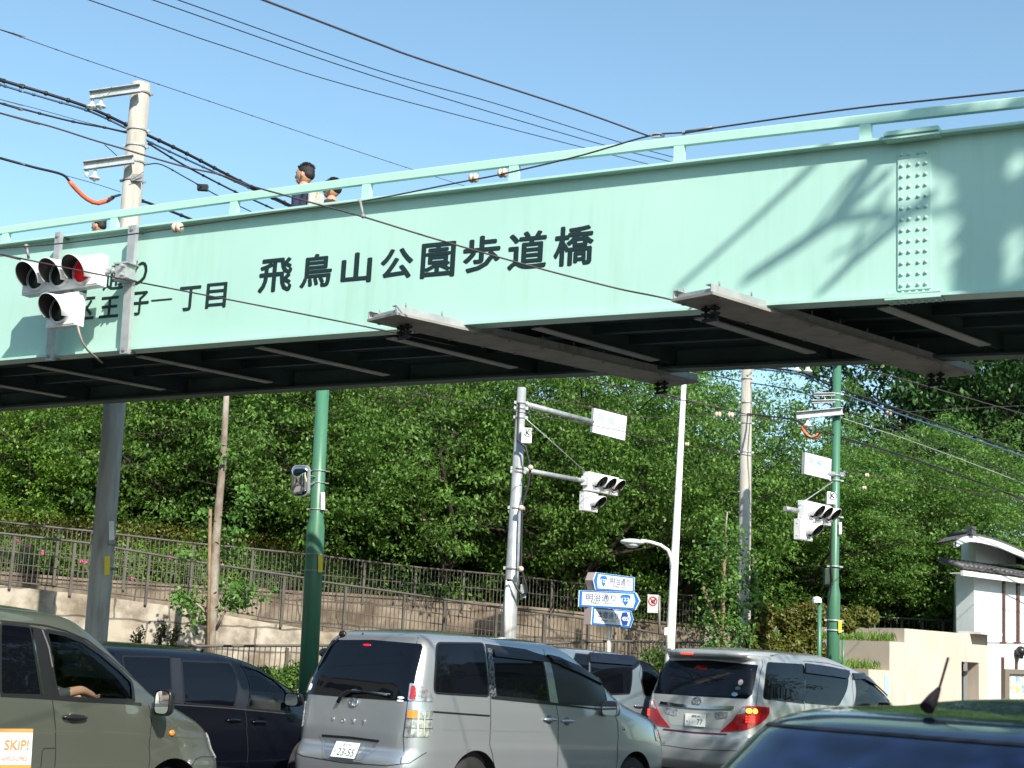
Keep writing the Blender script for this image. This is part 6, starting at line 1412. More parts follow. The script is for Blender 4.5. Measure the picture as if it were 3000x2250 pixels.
for sg in (1, -1):
    # chrome and carbon pillar strips, weather shields
    sv.panel('pillar_garnish', TR(sv, A3, [(590, 490), (648, 495), (722, 860), (648, 850)]), mat('bright_pillar', (.62, .68, .76), .1, .8), .006, sg)
    sv.panel('pillar_garnish', TR(sv, A3, [(82, 365), (125, 372), (165, 805), (105, 800)]), mat('carbon_trim', (.03, .035, .045), .15, .3, col2=(.16, .18, .2), scale=40, lo=.48, hi=.52), .0065, sg)
    sv.panel('rain_visor', rp(TR(sv, A3, [(128, 378), (572, 432), (580, 492), (140, 442)]), .02), SMOKE, .026, sg, skirt=.02)
    sv.panel('rain_visor', TR(sv, A3, [(612, 428), (720, 450), (900, 530), (1105, 655), (1110, 700), (900, 590), (720, 510), (668, 495)]), SMOKE, .026, sg, skirt=.02)
    sv.ribbon('sliding_rail', TR(sv, A2, [(1378, 938), (1620, 956), (1888, 975)]), .018, BLACKP, .003, sg)
    for f, pts in ((A2, [(1838, 262), (1856, 330), (1882, 560), (1893, 800), (1897, 1000), (1888, 1240), (1930, 1420)]), (A3, [(548, 322), (600, 430), (650, 600), (705, 880), (724, 1000), (720, 1200), (716, 1440)]), (A3, [(1215, 940), (1245, 1000), (1260, 1090), (1256, 1250), (1248, 1440)])):
        sv.ribbon('door_gap', TR(sv, f, pts), .009, BLACKM, .0018, sg)
    sv.ribbon('belt_moulding', TR(sv, A3, [(120, 814), (400, 842), (700, 872), (950, 900), (1180, 925)]), .02, BLACKP, .005, sg)
    for p in ((640, 1008), (800, 1022)):
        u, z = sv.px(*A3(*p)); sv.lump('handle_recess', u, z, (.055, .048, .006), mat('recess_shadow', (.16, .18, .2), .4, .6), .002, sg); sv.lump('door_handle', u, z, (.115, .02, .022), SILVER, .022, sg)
    u, z = sv.px(*A3(1315, 1088)); sv.lump('side_marker', u, z, (.03, .022, .006), CLENS, .003, sg)
    sv.panel('head_lamp', rp(TR(sv, A3, [(1570, 1010), (1610, 1035), (1645, 1110), (1648, 1205), (1600, 1200), (1582, 1110)]), .03), CLENS, .006, sg)
    # tail lamps round the corner
    up = sv.panel('tail_lamp', rp(TR(sv, A2, [(1172, 680), (1262, 700), (1335, 745), (1376, 820), (1372, 846), (1152, 838)]), .02), CLENS, .012, sg, skirt=.014, g=.03)
    lo_ = sv.panel('tail_lamp', rp(TR(sv, A2, [(1150, 915), (1374, 928), (1370, 1110), (1335, 1165), (1122, 1162)]), .02), CLENS, .012, sg, skirt=.014, g=.03)
    sv.panel('red_lens', rp(TR(sv, A2, [(1185, 700), (1225, 712), (1222, 828), (1165, 826)]), .02), RLENS, .0145, sg, par=up, g=.03)
    sv.panel('orange_lens', rp(TR(sv, A2, [(1155, 925), (1245, 930), (1240, 995), (1150, 992)]), .02), ORL, .0145, sg, par=lo_, g=.03)
    for a, b in (((1145, 1000), (1370, 1008)), ((1135, 1082), (1368, 1090))): sv.ribbon('lens_divider', TR(sv, A2, [a, ((a[0] + b[0]) / 2, (a[1] + b[1]) / 2), b]), .006, BLACKP, .0155, sg, par=lo_)
    for x in (1245, 1300): sv.ribbon('chrome_strip', TR(sv, A2, [(x, 935), (x - 12, 1155)]), .012, CHROME, .0155, sg, par=lo_)
    sv.ribbon('gate_gap', TR(sv, A2, [(1245, 270), (1195, 560), (1150, 838), (1135, 960), (1110, 1160), (1085, 1410)]), .008, BLACKM, .0018, sg)
# rear window, gate, plate
pr = [sv.rear(-.71, 1.13), sv.rear(-.735, 1.165), sv.rear(-.70, 1.40), sv.rear(-.655, 1.655), sv.rear(-.63, 1.685), (0, 1.705)]
for sg in (1, -1): sv.panel('rear_window', [(0, 1.125)] + pr, PRIV, .0035, sg)
sv.panel('plate_recess', rp([(-.40, .73), (-.26, .54), (.26, .54), (.40, .73)][::-1], .03), mat('recess_silver', (.30, .34, .38), .35, .7), .0022)
sv.ribbon('gate_handle', [(-.40, .735), (0, .742), (.40, .735)], .022, BLACKP, .006); sv.ribbon('recess_edge', [(-.42, .75), (-.27, .53), (.27, .53), (.42, .75)], .012, SILVER, .010)
sv.plate(0.0, .615, [('足立501', .01, .052, .036, .13), ('は', -.128, -.022, .03, .028), ('23-55', .025, -.025, .078, .23)])
sv.emblem(.0, 1.085, .06)
for i, ch in enumerate('VOXY'):
    u, z = sv.rear(.27 - .145 * i, .90); c = sv.at(u, z, .004); n = sv.N(u, z); X_ = Vector((0, -1, 0)); up = n.cross(X_); up = -up if up.z < 0 else up
    o = text_obj('gate_letter', ch, .062, CHROME, axes_matrix(c, up.cross(n), up), None, .004, .001); o.parent = sv.t
# wiper
mb = MB(); w0 = [sv.at(*sv.rear(.20, 1.07), .03), sv.at(*sv.rear(.15, 1.14), .04), sv.at(*sv.rear(.08, 1.175), .045), sv.at(*sv.rear(-.15, 1.185), .04), sv.at(*sv.rear(-.46, 1.165), .03)]
mb.tube(w0, [.02, .018, .014, .010, .008], 8); sv.part('rear_wiper', mb, BLACKP)
mb = MB(); mb.tube([sv.at(*sv.rear(.03, 1.195), .035), sv.at(*sv.rear(-.5, 1.18), .03)], .006, 6); sv.part('wiper_blade', mb, CHROME)
mb = MB(); c = sv.at(*sv.rear(.46, 1.74), .02); mb.ball(c, (.03, .05, .035), 12); mb.tube([c, c + Vector((-.04, .08, -.1)), c + Vector((-.03, .16, -.17))], .01, 6); mb.ball(c + Vector((-.04, .20, -.20)), (.02, .09, .05), 12); sv.part('rear_view_mirror', mb, BLACKP)
u, z = sv.rear(.05, 1.66); sv.lump('high_stop_lamp', u, z - .01, (.06, .012, .006), mat('dim_red', (.5, .01, .02), .3, emit=(.8, .01, .05), estr=.5), .006)
u, z = sv.rear(.2, 1.76); sv.lump('washer_nozzle', u, z, (.012, .012, .01), BLACKP, .004)
u, z = sv.rear(.68, 1.20); sv.lump('round_sticker', u, z, (.035, .04, .002), SIGNW, .004)
for dz__ in (0, .03): u, z = sv.rear(-.62, 1.16 - dz__); sv.lump('small_sticker', u, z, (.045, .012, .002), SIGNW, .005)
sv.ribbon('bumper_line', [(-.95, .50), (-.82, .56), (-.6, .52), (0, .50), (.6, .52), (.82, .56), (.95, .66)][0:7], .008, BLACKM, .002)
sv.ribbon('body_crease', [sv.side(x, .88) for x in np.linspace(.35, 3.9, 12)], .006, SILVER, .0035)
sv.mirror((3.02, .98, 1.15), (.08, .115, .085), SILVER)
sv.interior(.9, 3.5, .76, (1.5, 2.45), 3.25, wheel=True, zsh=.45)
mb = MB()
for sg in (1, -1): mb.tube([(1.9, sg * .70, 1.72), (2.6, sg * .66, 1.66)], .02, 6)
sv.body([(.93, .31, .375), (3.74, .31, .375)])

# ---------------- pearl large minivan
PEARL = metallic('pearl_paint', (.35, .375, .385), .38, .35)
A4 = lambda x, y: (1800 + x / 2.458, 1850 + y / 2.458)
al = Car('minivan', 'pearl white large minivan with lit red tail lamps, plate 77, at right', (2.72, 20.9, 49, .1, .3), [
    (.22, .1, 4.6, .84, 12, 5), (.35, -.05, 4.78, .90, 12, 5), (.50, -.07, 4.82, .915, 12, 5), (.68, -.06, 4.80, .915, 12, 5), (.74, -.01, 4.78, .912, 13, 5), (.90, .0, 4.80, .91, 13, 5), (1.02, .01, 4.74, .905, 13, 4.6), (1.10, .02, 4.66, .90, 13, 4.6),
    (1.17, .03, 4.56, .895, 13, 5), (1.30, .07, 4.38, .87, 13, 5), (1.45, .13, 4.06, .84, 13, 5), (1.60, .20, 3.72, .80, 13, 5), (1.70, .26, 3.3, .765, 12, 5), (1.77, .16, 2.85, .73, 11, 5), (1.82, .16, 2.55, .68, 9, 5), (1.85, .26, 2.35, .61, 7, 5), (1.87, .45, 2.1, .50, 6, 5)], 2.3, .9, PEARL)
al.window(rp(TR(al, A4, [(1095, 222), (1362, 238), (1365, 515), (1068, 485)]), .06), sealm=SMOKE, seal=.01)
al.window(rp(TR(al, A4, [(1370, 240), (1675, 300), (1610, 535), (1368, 515)]), .05), sealm=SMOKE, seal=.01)
FW2 = rp(TR(al, A4, [(1712, 305), (1800, 318), (1880, 375), (1975, 470), (1985, 560), (1722, 545)]), .03); al.window(FW2, opening=True, glass=CGLASS, seal=.03)
windscreen(al, 1.20, 1.74, .78, .64)
for sg in (1, -1):
    al.panel('rain_visor', rp(TR(al, A4, [(1364, 232), (1680, 285), (1672, 342), (1366, 300)]), .02), SMOKE, .03, sg, skirt=.02)
    al.panel('rain_visor', TR(al, A4, [(1708, 305), (1790, 305), (1880, 355), (1975, 450), (1968, 470), (1880, 395), (1790, 345), (1712, 345)]), SMOKE, .03, sg, skirt=.02)
    al.ribbon('door_gap', TR(al, A4, [(1360, 212), (1366, 400), (1366, 575)]), .009, BLACKM, .0018, sg); al.ribbon('door_gap', TR(al, A4, [(1360, 212), (1500, 225), (1640, 255), (1690, 290), (1712, 400), (1716, 545)]), .009, BLACKM, .0018, sg)
    al.ribbon('gate_gap', TR(al, A4, [(1042, 180), (1050, 300), (1030, 450), (1020, 538)]), .009, BLACKM, .0018, sg)
    al.ribbon('belt_moulding', TR(al, A4, [(1125, 488), (1365, 516)]), .02, BLACKP, .006, sg)
    tl = al.panel('tail_lamp', rp(TR(al, A4, [(928, 540), (1000, 536), (1112, 546), (1112, 585), (1090, 625), (1000, 690), (930, 712), (765, 720), (850, 645)]), .015), RLENS, .014, sg, skirt=.016, g=.03)
    al.panel('clear_lens', rp(TR(al, A4, [(925, 548), (945, 545), (940, 590), (885, 600)]), .01), CLENS, .0165, sg, par=tl, g=.03)
    uu_, zz_ = al.px(*A4(985, 632))
    for i in range(3):
        for j in range(4): al.lump('brake_led', uu_ - .06 + .032 * j, zz_ + .03 - .033 * i, (.012, .012, .006), LITR, .019, sg, par=tl, seg=8)
    if sg == 1:
        u, z = al.px(*A4(985, 574)); al.lump('indicator_bulb', u - .03, z, (.045, .035, .008), LITO, .018, sg, par=tl); al.lump('indicator_bulb', u + .05, z, (.04, .035, .008), LITO, .018, sg, par=tl)
pr = [al.rear(-.76, 1.21), al.rear(-.80, 1.27), al.rear(-.79, 1.40), al.rear(-.74, 1.66), (0, 1.70)]
for sg in (1, -1): al.panel('rear_window', [(0, 1.205)] + pr, PRIV, .004, sg)
sp_ = MB(); g = []
for k, y in enumerate(np.linspace(-.74, .74, 17)):
    x0 = al.S(*al.rear(y, 1.76)).x; e = 1 - abs(y / .74) ** 4
    g += [(x0 + .25, y, 1.845), (x0 - .10 * e + .02, y, 1.81 + .01 * e), (x0 - .13 * e + .03, y, 1.775), (x0 - .02 * e + .05, y, 1.725), (x0 + .2, y, 1.72)]
sp_.add(g, [(k * 5 + i, k * 5 + i + 1, (k + 1) * 5 + i + 1, (k + 1) * 5 + i) for k in range(16) for i in range(4)], 0, True); spo = al.part('roof_spoiler', sp_, PEARL)
mb = MB()
for k in range(6): mb.ball((al.S(*al.rear(.0, 1.76)).x - .105, .10 + .035 * (k - 2.5) + .12, 1.775), (.012, .014, .012), 8)
al.part('high_stop_lamp', mb, LITR)
al.ribbon('chrome_bar', [al.rear(.60, 1.085), al.rear(.3, 1.065), (0, 1.06), al.rear(-.3, 1.065), al.rear(-.60, 1.085)], .04, CHROME, .02)
al.panel('plate_recess', rp([(-.50, 1.04), (-.42, .80), (.42, .80), (.50, 1.04)][::-1], .05), mat('recess_pearl', (.42, .45, .45), .4, .3), .002)
for sg in (1, -1): al.panel('reverse_lamp', rp([(.30, 1.02), (.52, 1.02), (.50, .95), (.36, .92), (.31, .93)], .02), CLENS, .008, sg, skirt=.01)
al.plate(0.0, .885, [('練馬384', .01, .052, .036, .13), ('ゆ', -.128, -.022, .026, .026), ('・・', -.06, -.024, .012, .06), ('77', .075, -.025, .078, .09)])
al.emblem(0, 1.145, .07)
al.ribbon('lower_chrome', [al.rear(.52, .725), (0, .715), al.rear(-.52, .725)], .025, mat('dark_red_trim', (.12, .03, .04), .2, .4), .012)
for i, ch in enumerate('ALPHARD'):
    u, z = al.rear(.72 - .045 * i, .56); c = al.at(u, z, .004); n = al.N(u, z); X_ = Vector((0, -1, 0)); up = n.cross(X_); up = -up if up.z < 0 else up
    o = text_obj('gate_letter', ch, .045, CHROME, axes_matrix(c, up.cross(n), up), None, .003, .001); o.parent = al.t
for y, z, sz, m_ in ((-.62, 1.42, (.04, .045, .002), mat('grey_sticker', (.3, .26, .26), .5)), (-.60, 1.34, (.04, .025, .002), mat('green_sticker', (.12, .2, .16), .5)), (-.57, 1.26, (.05, .03, .002), mat('blue_sticker', (.15, .28, .45), .5))): u, z = al.rear(y, z); al.lump('sticker', u, z, sz, m_, .005)
al.ribbon('bumper_line', [(-.9, .54), (0, .50), (.9, .54)], .008, BLACKM, .002)
al.mirror((3.45, 1.06, 1.16), (.09, .12, .085), PEARL)
al.interior(.9, 3.9, .82, (1.6, 2.7), 3.55, zsh=.42)
mb = MB(); u, z = FW2[4]; c = al.S(*al.side(2.95, 1.58)) + Vector((0, .08, 0)); mb.tube([c + Vector((.09 * math.cos(t) , 0, .035 * math.sin(t))) for t in np.linspace(0, 2 * math.pi, 15)], .014, 6); al.part('grab_handle', mb, BLACKP)
al.body([(1.0, .33, .40), (3.95, .33, .40)])

# ---------------- blue-grey minivan between them
BGREY = metallic('blue_grey_paint', (.22, .29, .34), .34, .5)
bv = Car('minivan', 'blue-grey minivan mostly hidden between the silver and pearl vans', (-.35, 20.4, 47, .08, 1.5), [(z_ * .985, *r_) for z_, *r_ in [
    (.22, .1, 4.5, .80, 12, 5), (.35, -.05, 4.68, .86, 12, 5), (.50, -.07, 4.72, .87, 12, 5), (.74, -.01, 4.68, .872, 13, 5), (.90, .0, 4.56, .87, 13, 5), (1.02, .01, 4.4, .865, 13, 4.6), (1.10, .02, 4.22, .86, 13, 4.6),
    (1.17, .03, 4.06, .855, 13, 5), (1.30, .07, 3.86, .83, 13, 5), (1.45, .13, 3.64, .80, 13, 5), (1.60, .20, 3.42, .765, 13, 5), (1.70, .24, 3.22, .735, 12, 5), (1.77, .26, 2.98, .70, 11, 5), (1.82, .35, 2.7, .64, 8, 5), (1.85, .5, 2.4, .52, 6, 5)]], 2.3, .85, BGREY)
q1 = rp(TR(bv, A3, [(880, 415), (985, 425), (990, 700), (985, 790), (700, 740)]), .02); bv.window(q1)
bv.window(rp(TR(bv, A3, [(1000, 420), (1380, 440), (1385, 560), (1365, 775), (1010, 790)]), .04))
FW3 = rp(TR(bv, A3, [(1418, 465), (1540, 500), (1640, 540), (1700, 640), (1720, 800), (1500, 790), (1470, 660)]), .03); bv.window(FW3, opening=True, glass=TGLASS)
windscreen(bv, 1.14, 1.62, .75, .62)
for sg in (1, -1):
    bv.panel('rain_visor', rp(TR(bv, A3, [(990, 415), (1375, 442), (1385, 522), (1000, 492)]), .02), SMOKE, .03, sg, skirt=.02)
    bv.ribbon('door_gap', TR(bv, A3, [(978, 360), (990, 420), (995, 560), (990, 700), (985, 800)]), .01, BLACKM, .0018, sg); bv.ribbon('door_gap', TR(bv, A3, [(1385, 405), (1410, 460), (1450, 600), (1490, 780), (1500, 860)]), .009, BLACKM, .0018, sg)
u, z = bv.px(*A3(1440, 885)); bv.lump('door_handle', u, z, (.11, .02, .022), BGREY, .02); bv.lump('door_handle', u, z, (.11, .02, .022), BGREY, .02, sg=-1)
bv.interior(.9, 3.8, .78, (1.6, 2.6), 3.45, zsh=.42)
for sg in (1, -1): bv.panel('tail_lamp', rp([bv.rear(-.70, .85), bv.rear(-.84, .85), bv.rear(-.82, 1.25), bv.rear(-.72, 1.25)], .03), RLENS, .012, sg, skirt=.012); bv.panel('rear_window', [(0, 1.15), bv.rear(-.75, 1.15), bv.rear(-.66, 1.60), (0, 1.62)], PRIV, .004, sg)
bv.mirror((3.35, 1.02, 1.10), (.09, .12, .085), BGREY); bv.body([(1.0, .32, .39), (3.85, .32, .39)])

# ---------------- olive-grey van, left
OLIVE = metallic('olive_grey_paint', (.105, .115, .092), .36, .45)
A1 = lambda x, y: (x / 2.514, 1700 + y / 2.514)
bg_ = Car('van', 'olive grey van at the left edge with an orange and white advertising panel', (-5.49, 11.33, 56, .08, 2.0), [
    (.22, .1, 4.05, .78, 12, 6), (.35, -.03, 4.26, .83, 12, 6), (.50, -.05, 4.32, .842, 12, 6), (.66, -.0, 4.32, .845, 13, 5.5), (.80, .0, 4.24, .845, 13, 5), (.90, .005, 4.18, .845, 13, 5), (.96, .01, 4.12, .844, 13, 5), (1.02, .012, 4.02, .842, 13, 5), (1.08, .015, 3.87, .840, 13, 5), (1.14, .02, 3.68, .836, 13, 5.5),
    (1.18, .03, 3.52, .83, 13, 6), (1.30, .06, 3.27, .81, 13, 6), (1.45, .10, 3.03, .785, 13, 6), (1.60, .15, 2.79, .755, 13, 6), (1.70, .20, 2.63, .73, 12, 6), (1.76, .24, 2.50, .71, 11, 6), (1.82, .32, 2.38, .66, 8, 6), (1.86, .42, 2.25, .58, 7, 5), (1.885, .6, 2.0, .46, 6, 5)], 2.0, .9, OLIVE)
bg_.window(rp(TR(bg_, A1, [(5, 318), (222, 342), (305, 850), (5, 842)]), .03), glass=PRIV)
for sg in (1, -1): bg_.panel('pillar_trim', TR(bg_, A1, [(225, 340), (335, 365), (410, 850), (425, 868), (310, 858)]), BLACKP, .0022, sg)
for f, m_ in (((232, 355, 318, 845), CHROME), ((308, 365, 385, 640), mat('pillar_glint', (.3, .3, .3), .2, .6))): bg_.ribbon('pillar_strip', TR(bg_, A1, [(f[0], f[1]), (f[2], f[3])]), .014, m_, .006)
FW4 = rp(TR(bg_, A1, [(335, 372), (480, 400), (610, 450), (740, 540), (880, 660), (965, 745), (985, 890), (700, 882), (430, 868)]), .03); bg_.window(FW4, opening=True, glass=CGLASS, seal=.035)
windscreen(bg_, 1.20, 1.72, .74, .64)
for sg in (1, -1):
    bg_.ribbon('belt_moulding', TR(bg_, A1, [(2, 845), (300, 862), (600, 885), (900, 900), (1040, 915)]), .025, BLACKP, .005, sg)
    bg_.ribbon('door_gap', TR(bg_, A1, [(383, 872), (400, 1000), (408, 1105), (410, 1250), (402, 1380)]), .009, BLACKM, .0018, sg); bg_.ribbon('door_gap', TR(bg_, A1, [(1092, 920), (1105, 1000), (1108, 1100), (1100, 1180), (1095, 1380)]), .009, BLACKM, .0018, sg)
    bg_.ribbon('body_crease', TR(bg_, A1, [(30, 1100), (250, 1105), (700, 1125), (1100, 1142), (1540, 1168)]), .010, mat('crease_olive', (.10, .11, .085), .4, .4), .002, sg)
    bg_.ribbon('side_step_gap', TR(bg_, A1, [(300, 1380), (310, 1260), (325, 1238), (405, 1238)]), .009, BLACKM, .0018, sg); bg_.ribbon('roof_gutter', TR(bg_, A1, [(2, 300), (300, 330), (480, 372), (640, 440), (800, 560), (1000, 740)]), .014, BLACKP, .004, sg)
    u, z = bg_.px(*A1(540, 1010)); bg_.lump('handle_recess', u, z, (.06, .05, .008), mat('recess_olive', (.09, .09, .07), .3, .4), .002, sg); bg_.lump('door_handle', u, z, (.135, .026, .025), BLACKP, .024, sg)
    u, z = bg_.px(*A1(1262, 1125)); bg_.lump('side_indicator', u, z, (.035, .028, .016), ORL, .008, sg)
    hl = bg_.panel('head_lamp', rp(TR(bg_, A1, [(1535, 1125), (1575, 1125), (1600, 1170), (1612, 1290), (1580, 1285), (1555, 1200)]), .01), mat('clear_head_lamp', (.7, .74, .78), .08, .5, col2=(.35, .4, .45), scale=18), .01, sg, skirt=.012, g=.03)
    bg_.ribbon('bumper_gap', TR(bg_, A1, [(1410, 1370), (1440, 1320), (1480, 1300), (1590, 1300)]), .008, BLACKM, .002, sg)
ad = bg_.panel('advert_panel', TR(bg_, A1, [(-40, 1093), (240, 1095), (222, 1382), (-40, 1382)]), mat('advert_white', (.80, .80, .80), .5), .006, skirt=.005)
for pp in (((-40, 1093), (240, 1095), (238, 1122), (-40, 1120)), ((-40, 1358), (224, 1358), (222, 1384), (-40, 1384))): bg_.panel('orange_band', TR(bg_, A1, pp), mat('advert_orange', (.85, .30, .08), .5), .0075, par=ad)
def side_text(car, s_, x, y, wpx, hpx, f, m, off=.009):
    a = car.px(*f(x - wpx / 2, y)); b = car.px(*f(x + wpx / 2, y)); c = car.px(*f(x, y)); t_ = car.px(*f(x, y - hpx / 2)); bt_ = car.px(*f(x, y + hpx / 2))
    A, B = car.at(*a, off), car.at(*b, off); C_ = car.at(*c, off); n = car.N(*c); X_ = (B - A).normalized(); up = n.cross(X_)
    o = text_obj('advert_text', s_, 1.0, m, Matrix.Identity(4), None, .0, .03, thick=True); co = np.empty(len(o.data.vertices) * 3); o.data.vertices.foreach_get('co', co); co = co.reshape(-1, 3)
    o.data.transform(axes_matrix(C_, X_, up) @ Matrix.Diagonal(((B - A).length / (co[:, 0].max() - co[:, 0].min()), (t_[1] - bt_[1]) / (co[:, 1].max() - co[:, 1].min()), 1, 1))); return o
OT = mat('advert_text_orange', (.85, .28, .12), .5); PT = mat('advert_text_pink', (.80, .38, .32), .5)
for s_, x, y, w_, h_, m_ in (('SKiP!', 118, 1212, 180, 78, OT), ('-6903-2982', 100, 1310, 195, 34, PT)): side_text(bg_, s_, x, y, w_, h_, A1, m_).parent = ad
bg_.mirror((3.14, 1.0, 1.19), (.07, .10, .115), BLACKP)
bg_.interior(.9, 3.3, .77, (1.2, 2.35), 3.05, zf=.6, col=(.05, .052, .055), zsh=.55)
mb = MB(); mb.ball((2.62, -.05, 1.60), (.025, .12, .045), 12); bg_.part('inside_mirror', mb, BLACKP)
bg_.body([(.85, .31, .37), (3.50, .31, .40)])
# driver of the olive van: one continuous body with a reaching forearm
def seated(car, x, y, label, shirt):
    H = .62; V = [((x - .05, y, H + .10), .13), ((x - .12, y, H + .35), .14), ((x - .16, y, H + .55), .12), ((x - .15, y, H + .66), .06), ((x - .12, y, H + .74), .055)]; E_ = [(0, 1), (1, 2), (2, 3), (3, 4)]
    for e in (1, -1):
        b = len(V); far = Vector((x + .38, y + e * .10, 1.14))
        V += [((x - .14, y + e * .19, H + .56), .06), ((x - .02, y + e * .25, 1.22), .045), ((x + .17, y + e * .21, 1.25), .042), ((x + .36, y + e * .14, 1.21), .03), ((x + .46, y + e * .06, 1.18), .026)]
        E_ += [(2, b), (b, b + 1), (b + 1, b + 2), (b + 2, b + 3), (b + 3, b + 4)]
        b = len(V); V += [((x + .10, y + e * .10, H + .12), .09), ((x + .45, y + e * .13, H + .14), .06), ((x + .55, y + e * .13, H - .15), .05)]; E_ += [(0, b), (b, b + 1), (b + 1, b + 2)]
    me = bpy.data.meshes.new('p'); me.from_pydata([v[0] for v in V], [], []); me = bpy.data.meshes.new('person'); me.from_pydata([v[0] for v in V], E_, []); o = bpy.data.objects.new('person', me); COL.objects.link(o); o.modifiers.new('skin', 'SKIN')
    for i, v in enumerate(V): o.data.skin_vertices[0].data[i].radius = (v[1], v[1])
    o.data.skin_vertices[0].data[0].use_root = True; su = o.modifiers.new('s', 'SUBSURF'); su.levels = 2; bpy.context.view_layer.update()
    m2 = bpy.data.meshes.new_from_object(o.evaluated_get(bpy.context.evaluated_depsgraph_get())); bpy.data.objects.remove(o)
    bm = bmesh.new(); bm.from_mesh(m2)
    def addm(mb_): tm = bpy.data.meshes.new('t'); tm.from_pydata(mb_.v, [], mb_.f); bm.from_mesh(tm)
    mb = MB(); mb.ball((x - .10, y, H + .84), (.10, .078, .12), 18); mb.ball((x + .0, y, H + .82), (.02, .014, .02), 8); addm(mb)
    for e in (1, -1):
        for j in range(4): mb = MB(); p = Vector((x + .47, y + e * .06, 1.18 + .015 * (j - 1.5))); mb.tube([p, p + Vector((.05, -e * .01, .012)), p + Vector((.055, -e * .045, .0))], [.009, .008, .006], 7); addm(mb)
    bm.to_mesh(m2); bm.free()
    for mm in (SKIN, mat('driver_shirt', shirt, .85)): m2.materials.append(mm)
    for p_ in m2.polygons: c = p_.center; p_.use_smooth = True; p_.material_index = 0 if (c.z > H + .68 or (c.x > x + .0 and c.z > H + .3)) else 1
    r = bpy.data.objects.new('person', m2); COL.objects.link(r); r.matrix_world = car.M; tag(r, label, 'person')
    mb = MB(); mb.ball((x - .13, y, H + .88), (.10, .085, .10), 16); mb.build('hair', HAIR, r)
    return r
seated(bg_, 2.34, -.42, 'driver of the olive grey van with bare forearm stretched to the wheel', (.04, .045, .05))

# ---------------- dark navy minivan behind the olive van
NAVY_P = metallic('dark_navy_paint', (.003, .0035, .008), .25, .1); NAVY_P.node_tree.nodes['Principled BSDF'].inputs['Coat Weight'].default_value = .6
nv = Car('minivan', 'dark navy low minivan between the olive grey van and the silver van', (-5.1, 15.6, 52, .08, 0.6), [
    (.22, .1, 4.5, .80, 10, 4.5), (.35, -.05, 4.66, .87, 10, 4.5), (.50, -.06, 4.70, .885, 10, 4.5), (.70, -.02, 4.66, .885, 10, 4.5), (.82, .0, 4.48, .88, 10, 4.2), (.90, .0, 4.32, .875, 10, 4), (.96, .01, 4.12, .87, 10, 4), (1.0, .02, 4.0, .865, 10, 4.2), (1.05, .05, 3.88, .85, 10, 4.5), (1.15, .12, 3.70, .82, 10, 4.5),
    (1.28, .22, 3.40, .78, 10, 4.5), (1.40, .34, 3.12, .73, 9, 4.5), (1.47, .44, 2.84, .69, 8, 4.5), (1.52, .55, 2.52, .63, 7, 4.5), (1.55, .7, 2.2, .54, 6, 4.5), (1.565, .9, 1.9, .42, 6, 4.5)], 2.1, .8, NAVY_P)
nv.window(rp(TR(nv, A1, [(900, 560), (1255, 568), (1268, 905), (1020, 880)]), .03), glass=PRIV)
w5 = rp(TR(nv, A1, [(1335, 595), (1685, 608), (1718, 935), (1358, 905)]), .03); nv.window(w5, glass=PRIV)
FW5 = rp(TR(nv, A1, [(1765, 622), (1900, 665), (2010, 730), (2100, 815), (2145, 970), (1820, 945)]), .03); nv.window(FW5, opening=True, glass=CGLASS)
for sg in (1, -1):
    nv.panel('pillar_trim', TR(nv, A1, [(1262, 570), (1330, 575), (1355, 912), (1275, 905)]), mat('pillar_grey', (.018, .02, .026), .35), .002, sg); nv.panel('pillar_trim', TR(nv, A1, [(1690, 610), (1755, 620), (1815, 950), (1722, 938)]), mat('pillar_grey', (.018, .02, .026), .35), .002, sg)
    nv.ribbon('chrome_strip', TR(nv, A1, [(1275, 915), (1720, 945), (2140, 985)]), .012, mat('dull_chrome', (.2, .22, .26), .2, .8), .005, sg)
    for p in ((1715, 1032), (1900, 1045)): u, z = nv.px(*A1(*p)); nv.lump('door_handle', u, z, (.11, .022, .022), NAVY_P, .02, sg)
    nv.ribbon('door_gap', TR(nv, A1, [(1700, 560), (1750, 650), (1800, 950), (1815, 1100), (1810, 1370)]), .008, BLACKM, .0015, sg)
windscreen(nv, 1.08, 1.44, .74, .60)
u, z = nv.px(*A1(1640, 530)); nv.lump('roof_aerial_fin', u, z - .0, (.07, .02, .03), NAVY_P, .02)
nv.mirror((3.25, 1.0, 1.06), (.09, .12, .08), NAVY_P); nv.interior(.9, 3.7, .80, (1.5, 2.5), 3.3, zf=.42, zsh=.5); nv.body([(.95, .32, .385), (3.75, .32, .385)])

# ---------------- dark blue car in the foreground, facing left
DBLUE = metallic('dark_blue_paint', (.006, .014, .055), .2, .2)
yaw = 222; ax_ = Vector((math.cos(R(yaw)), math.sin(R(yaw)), 0)); P0 = at(2640, 2146, 5.3)
pose = (P0.x - ax_.x * 2.72, P0.y - ax_.y * 2.72, yaw, P0.z - 1.46, 0)
fg = Car('hatchback', 'dark blue car in the near right foreground with a short roof aerial', pose, [
    (.22, .1, 3.9, .78, 10, 4.5), (.35, -.05, 4.10, .83, 10, 4.5), (.50, -.06, 4.14, .845, 10, 4.5), (.70, -.02, 4.10, .845, 10, 4.5), (.85, .0, 3.95, .845, 10, 4.2), (.93, .0, 3.70, .843, 10, 4), (.99, .01, 3.50, .84, 10, 4), (1.03, .03, 3.40, .83, 10, 4.4), (1.12, .08, 3.26, .81, 10, 5),
    (1.25, .15, 3.08, .775, 10, 5), (1.38, .23, 2.90, .73, 9, 5), (1.45, .28, 2.80, .70, 8, 5), (1.49, .34, 2.70, .665, 8, 4.6), (1.515, .42, 2.58, .62, 7, 4.2), (1.53, .55, 2.4, .55, 6, 4), (1.54, .75, 2.15, .44, 5, 4)], 1.9, .8, DBLUE, crown=.05)
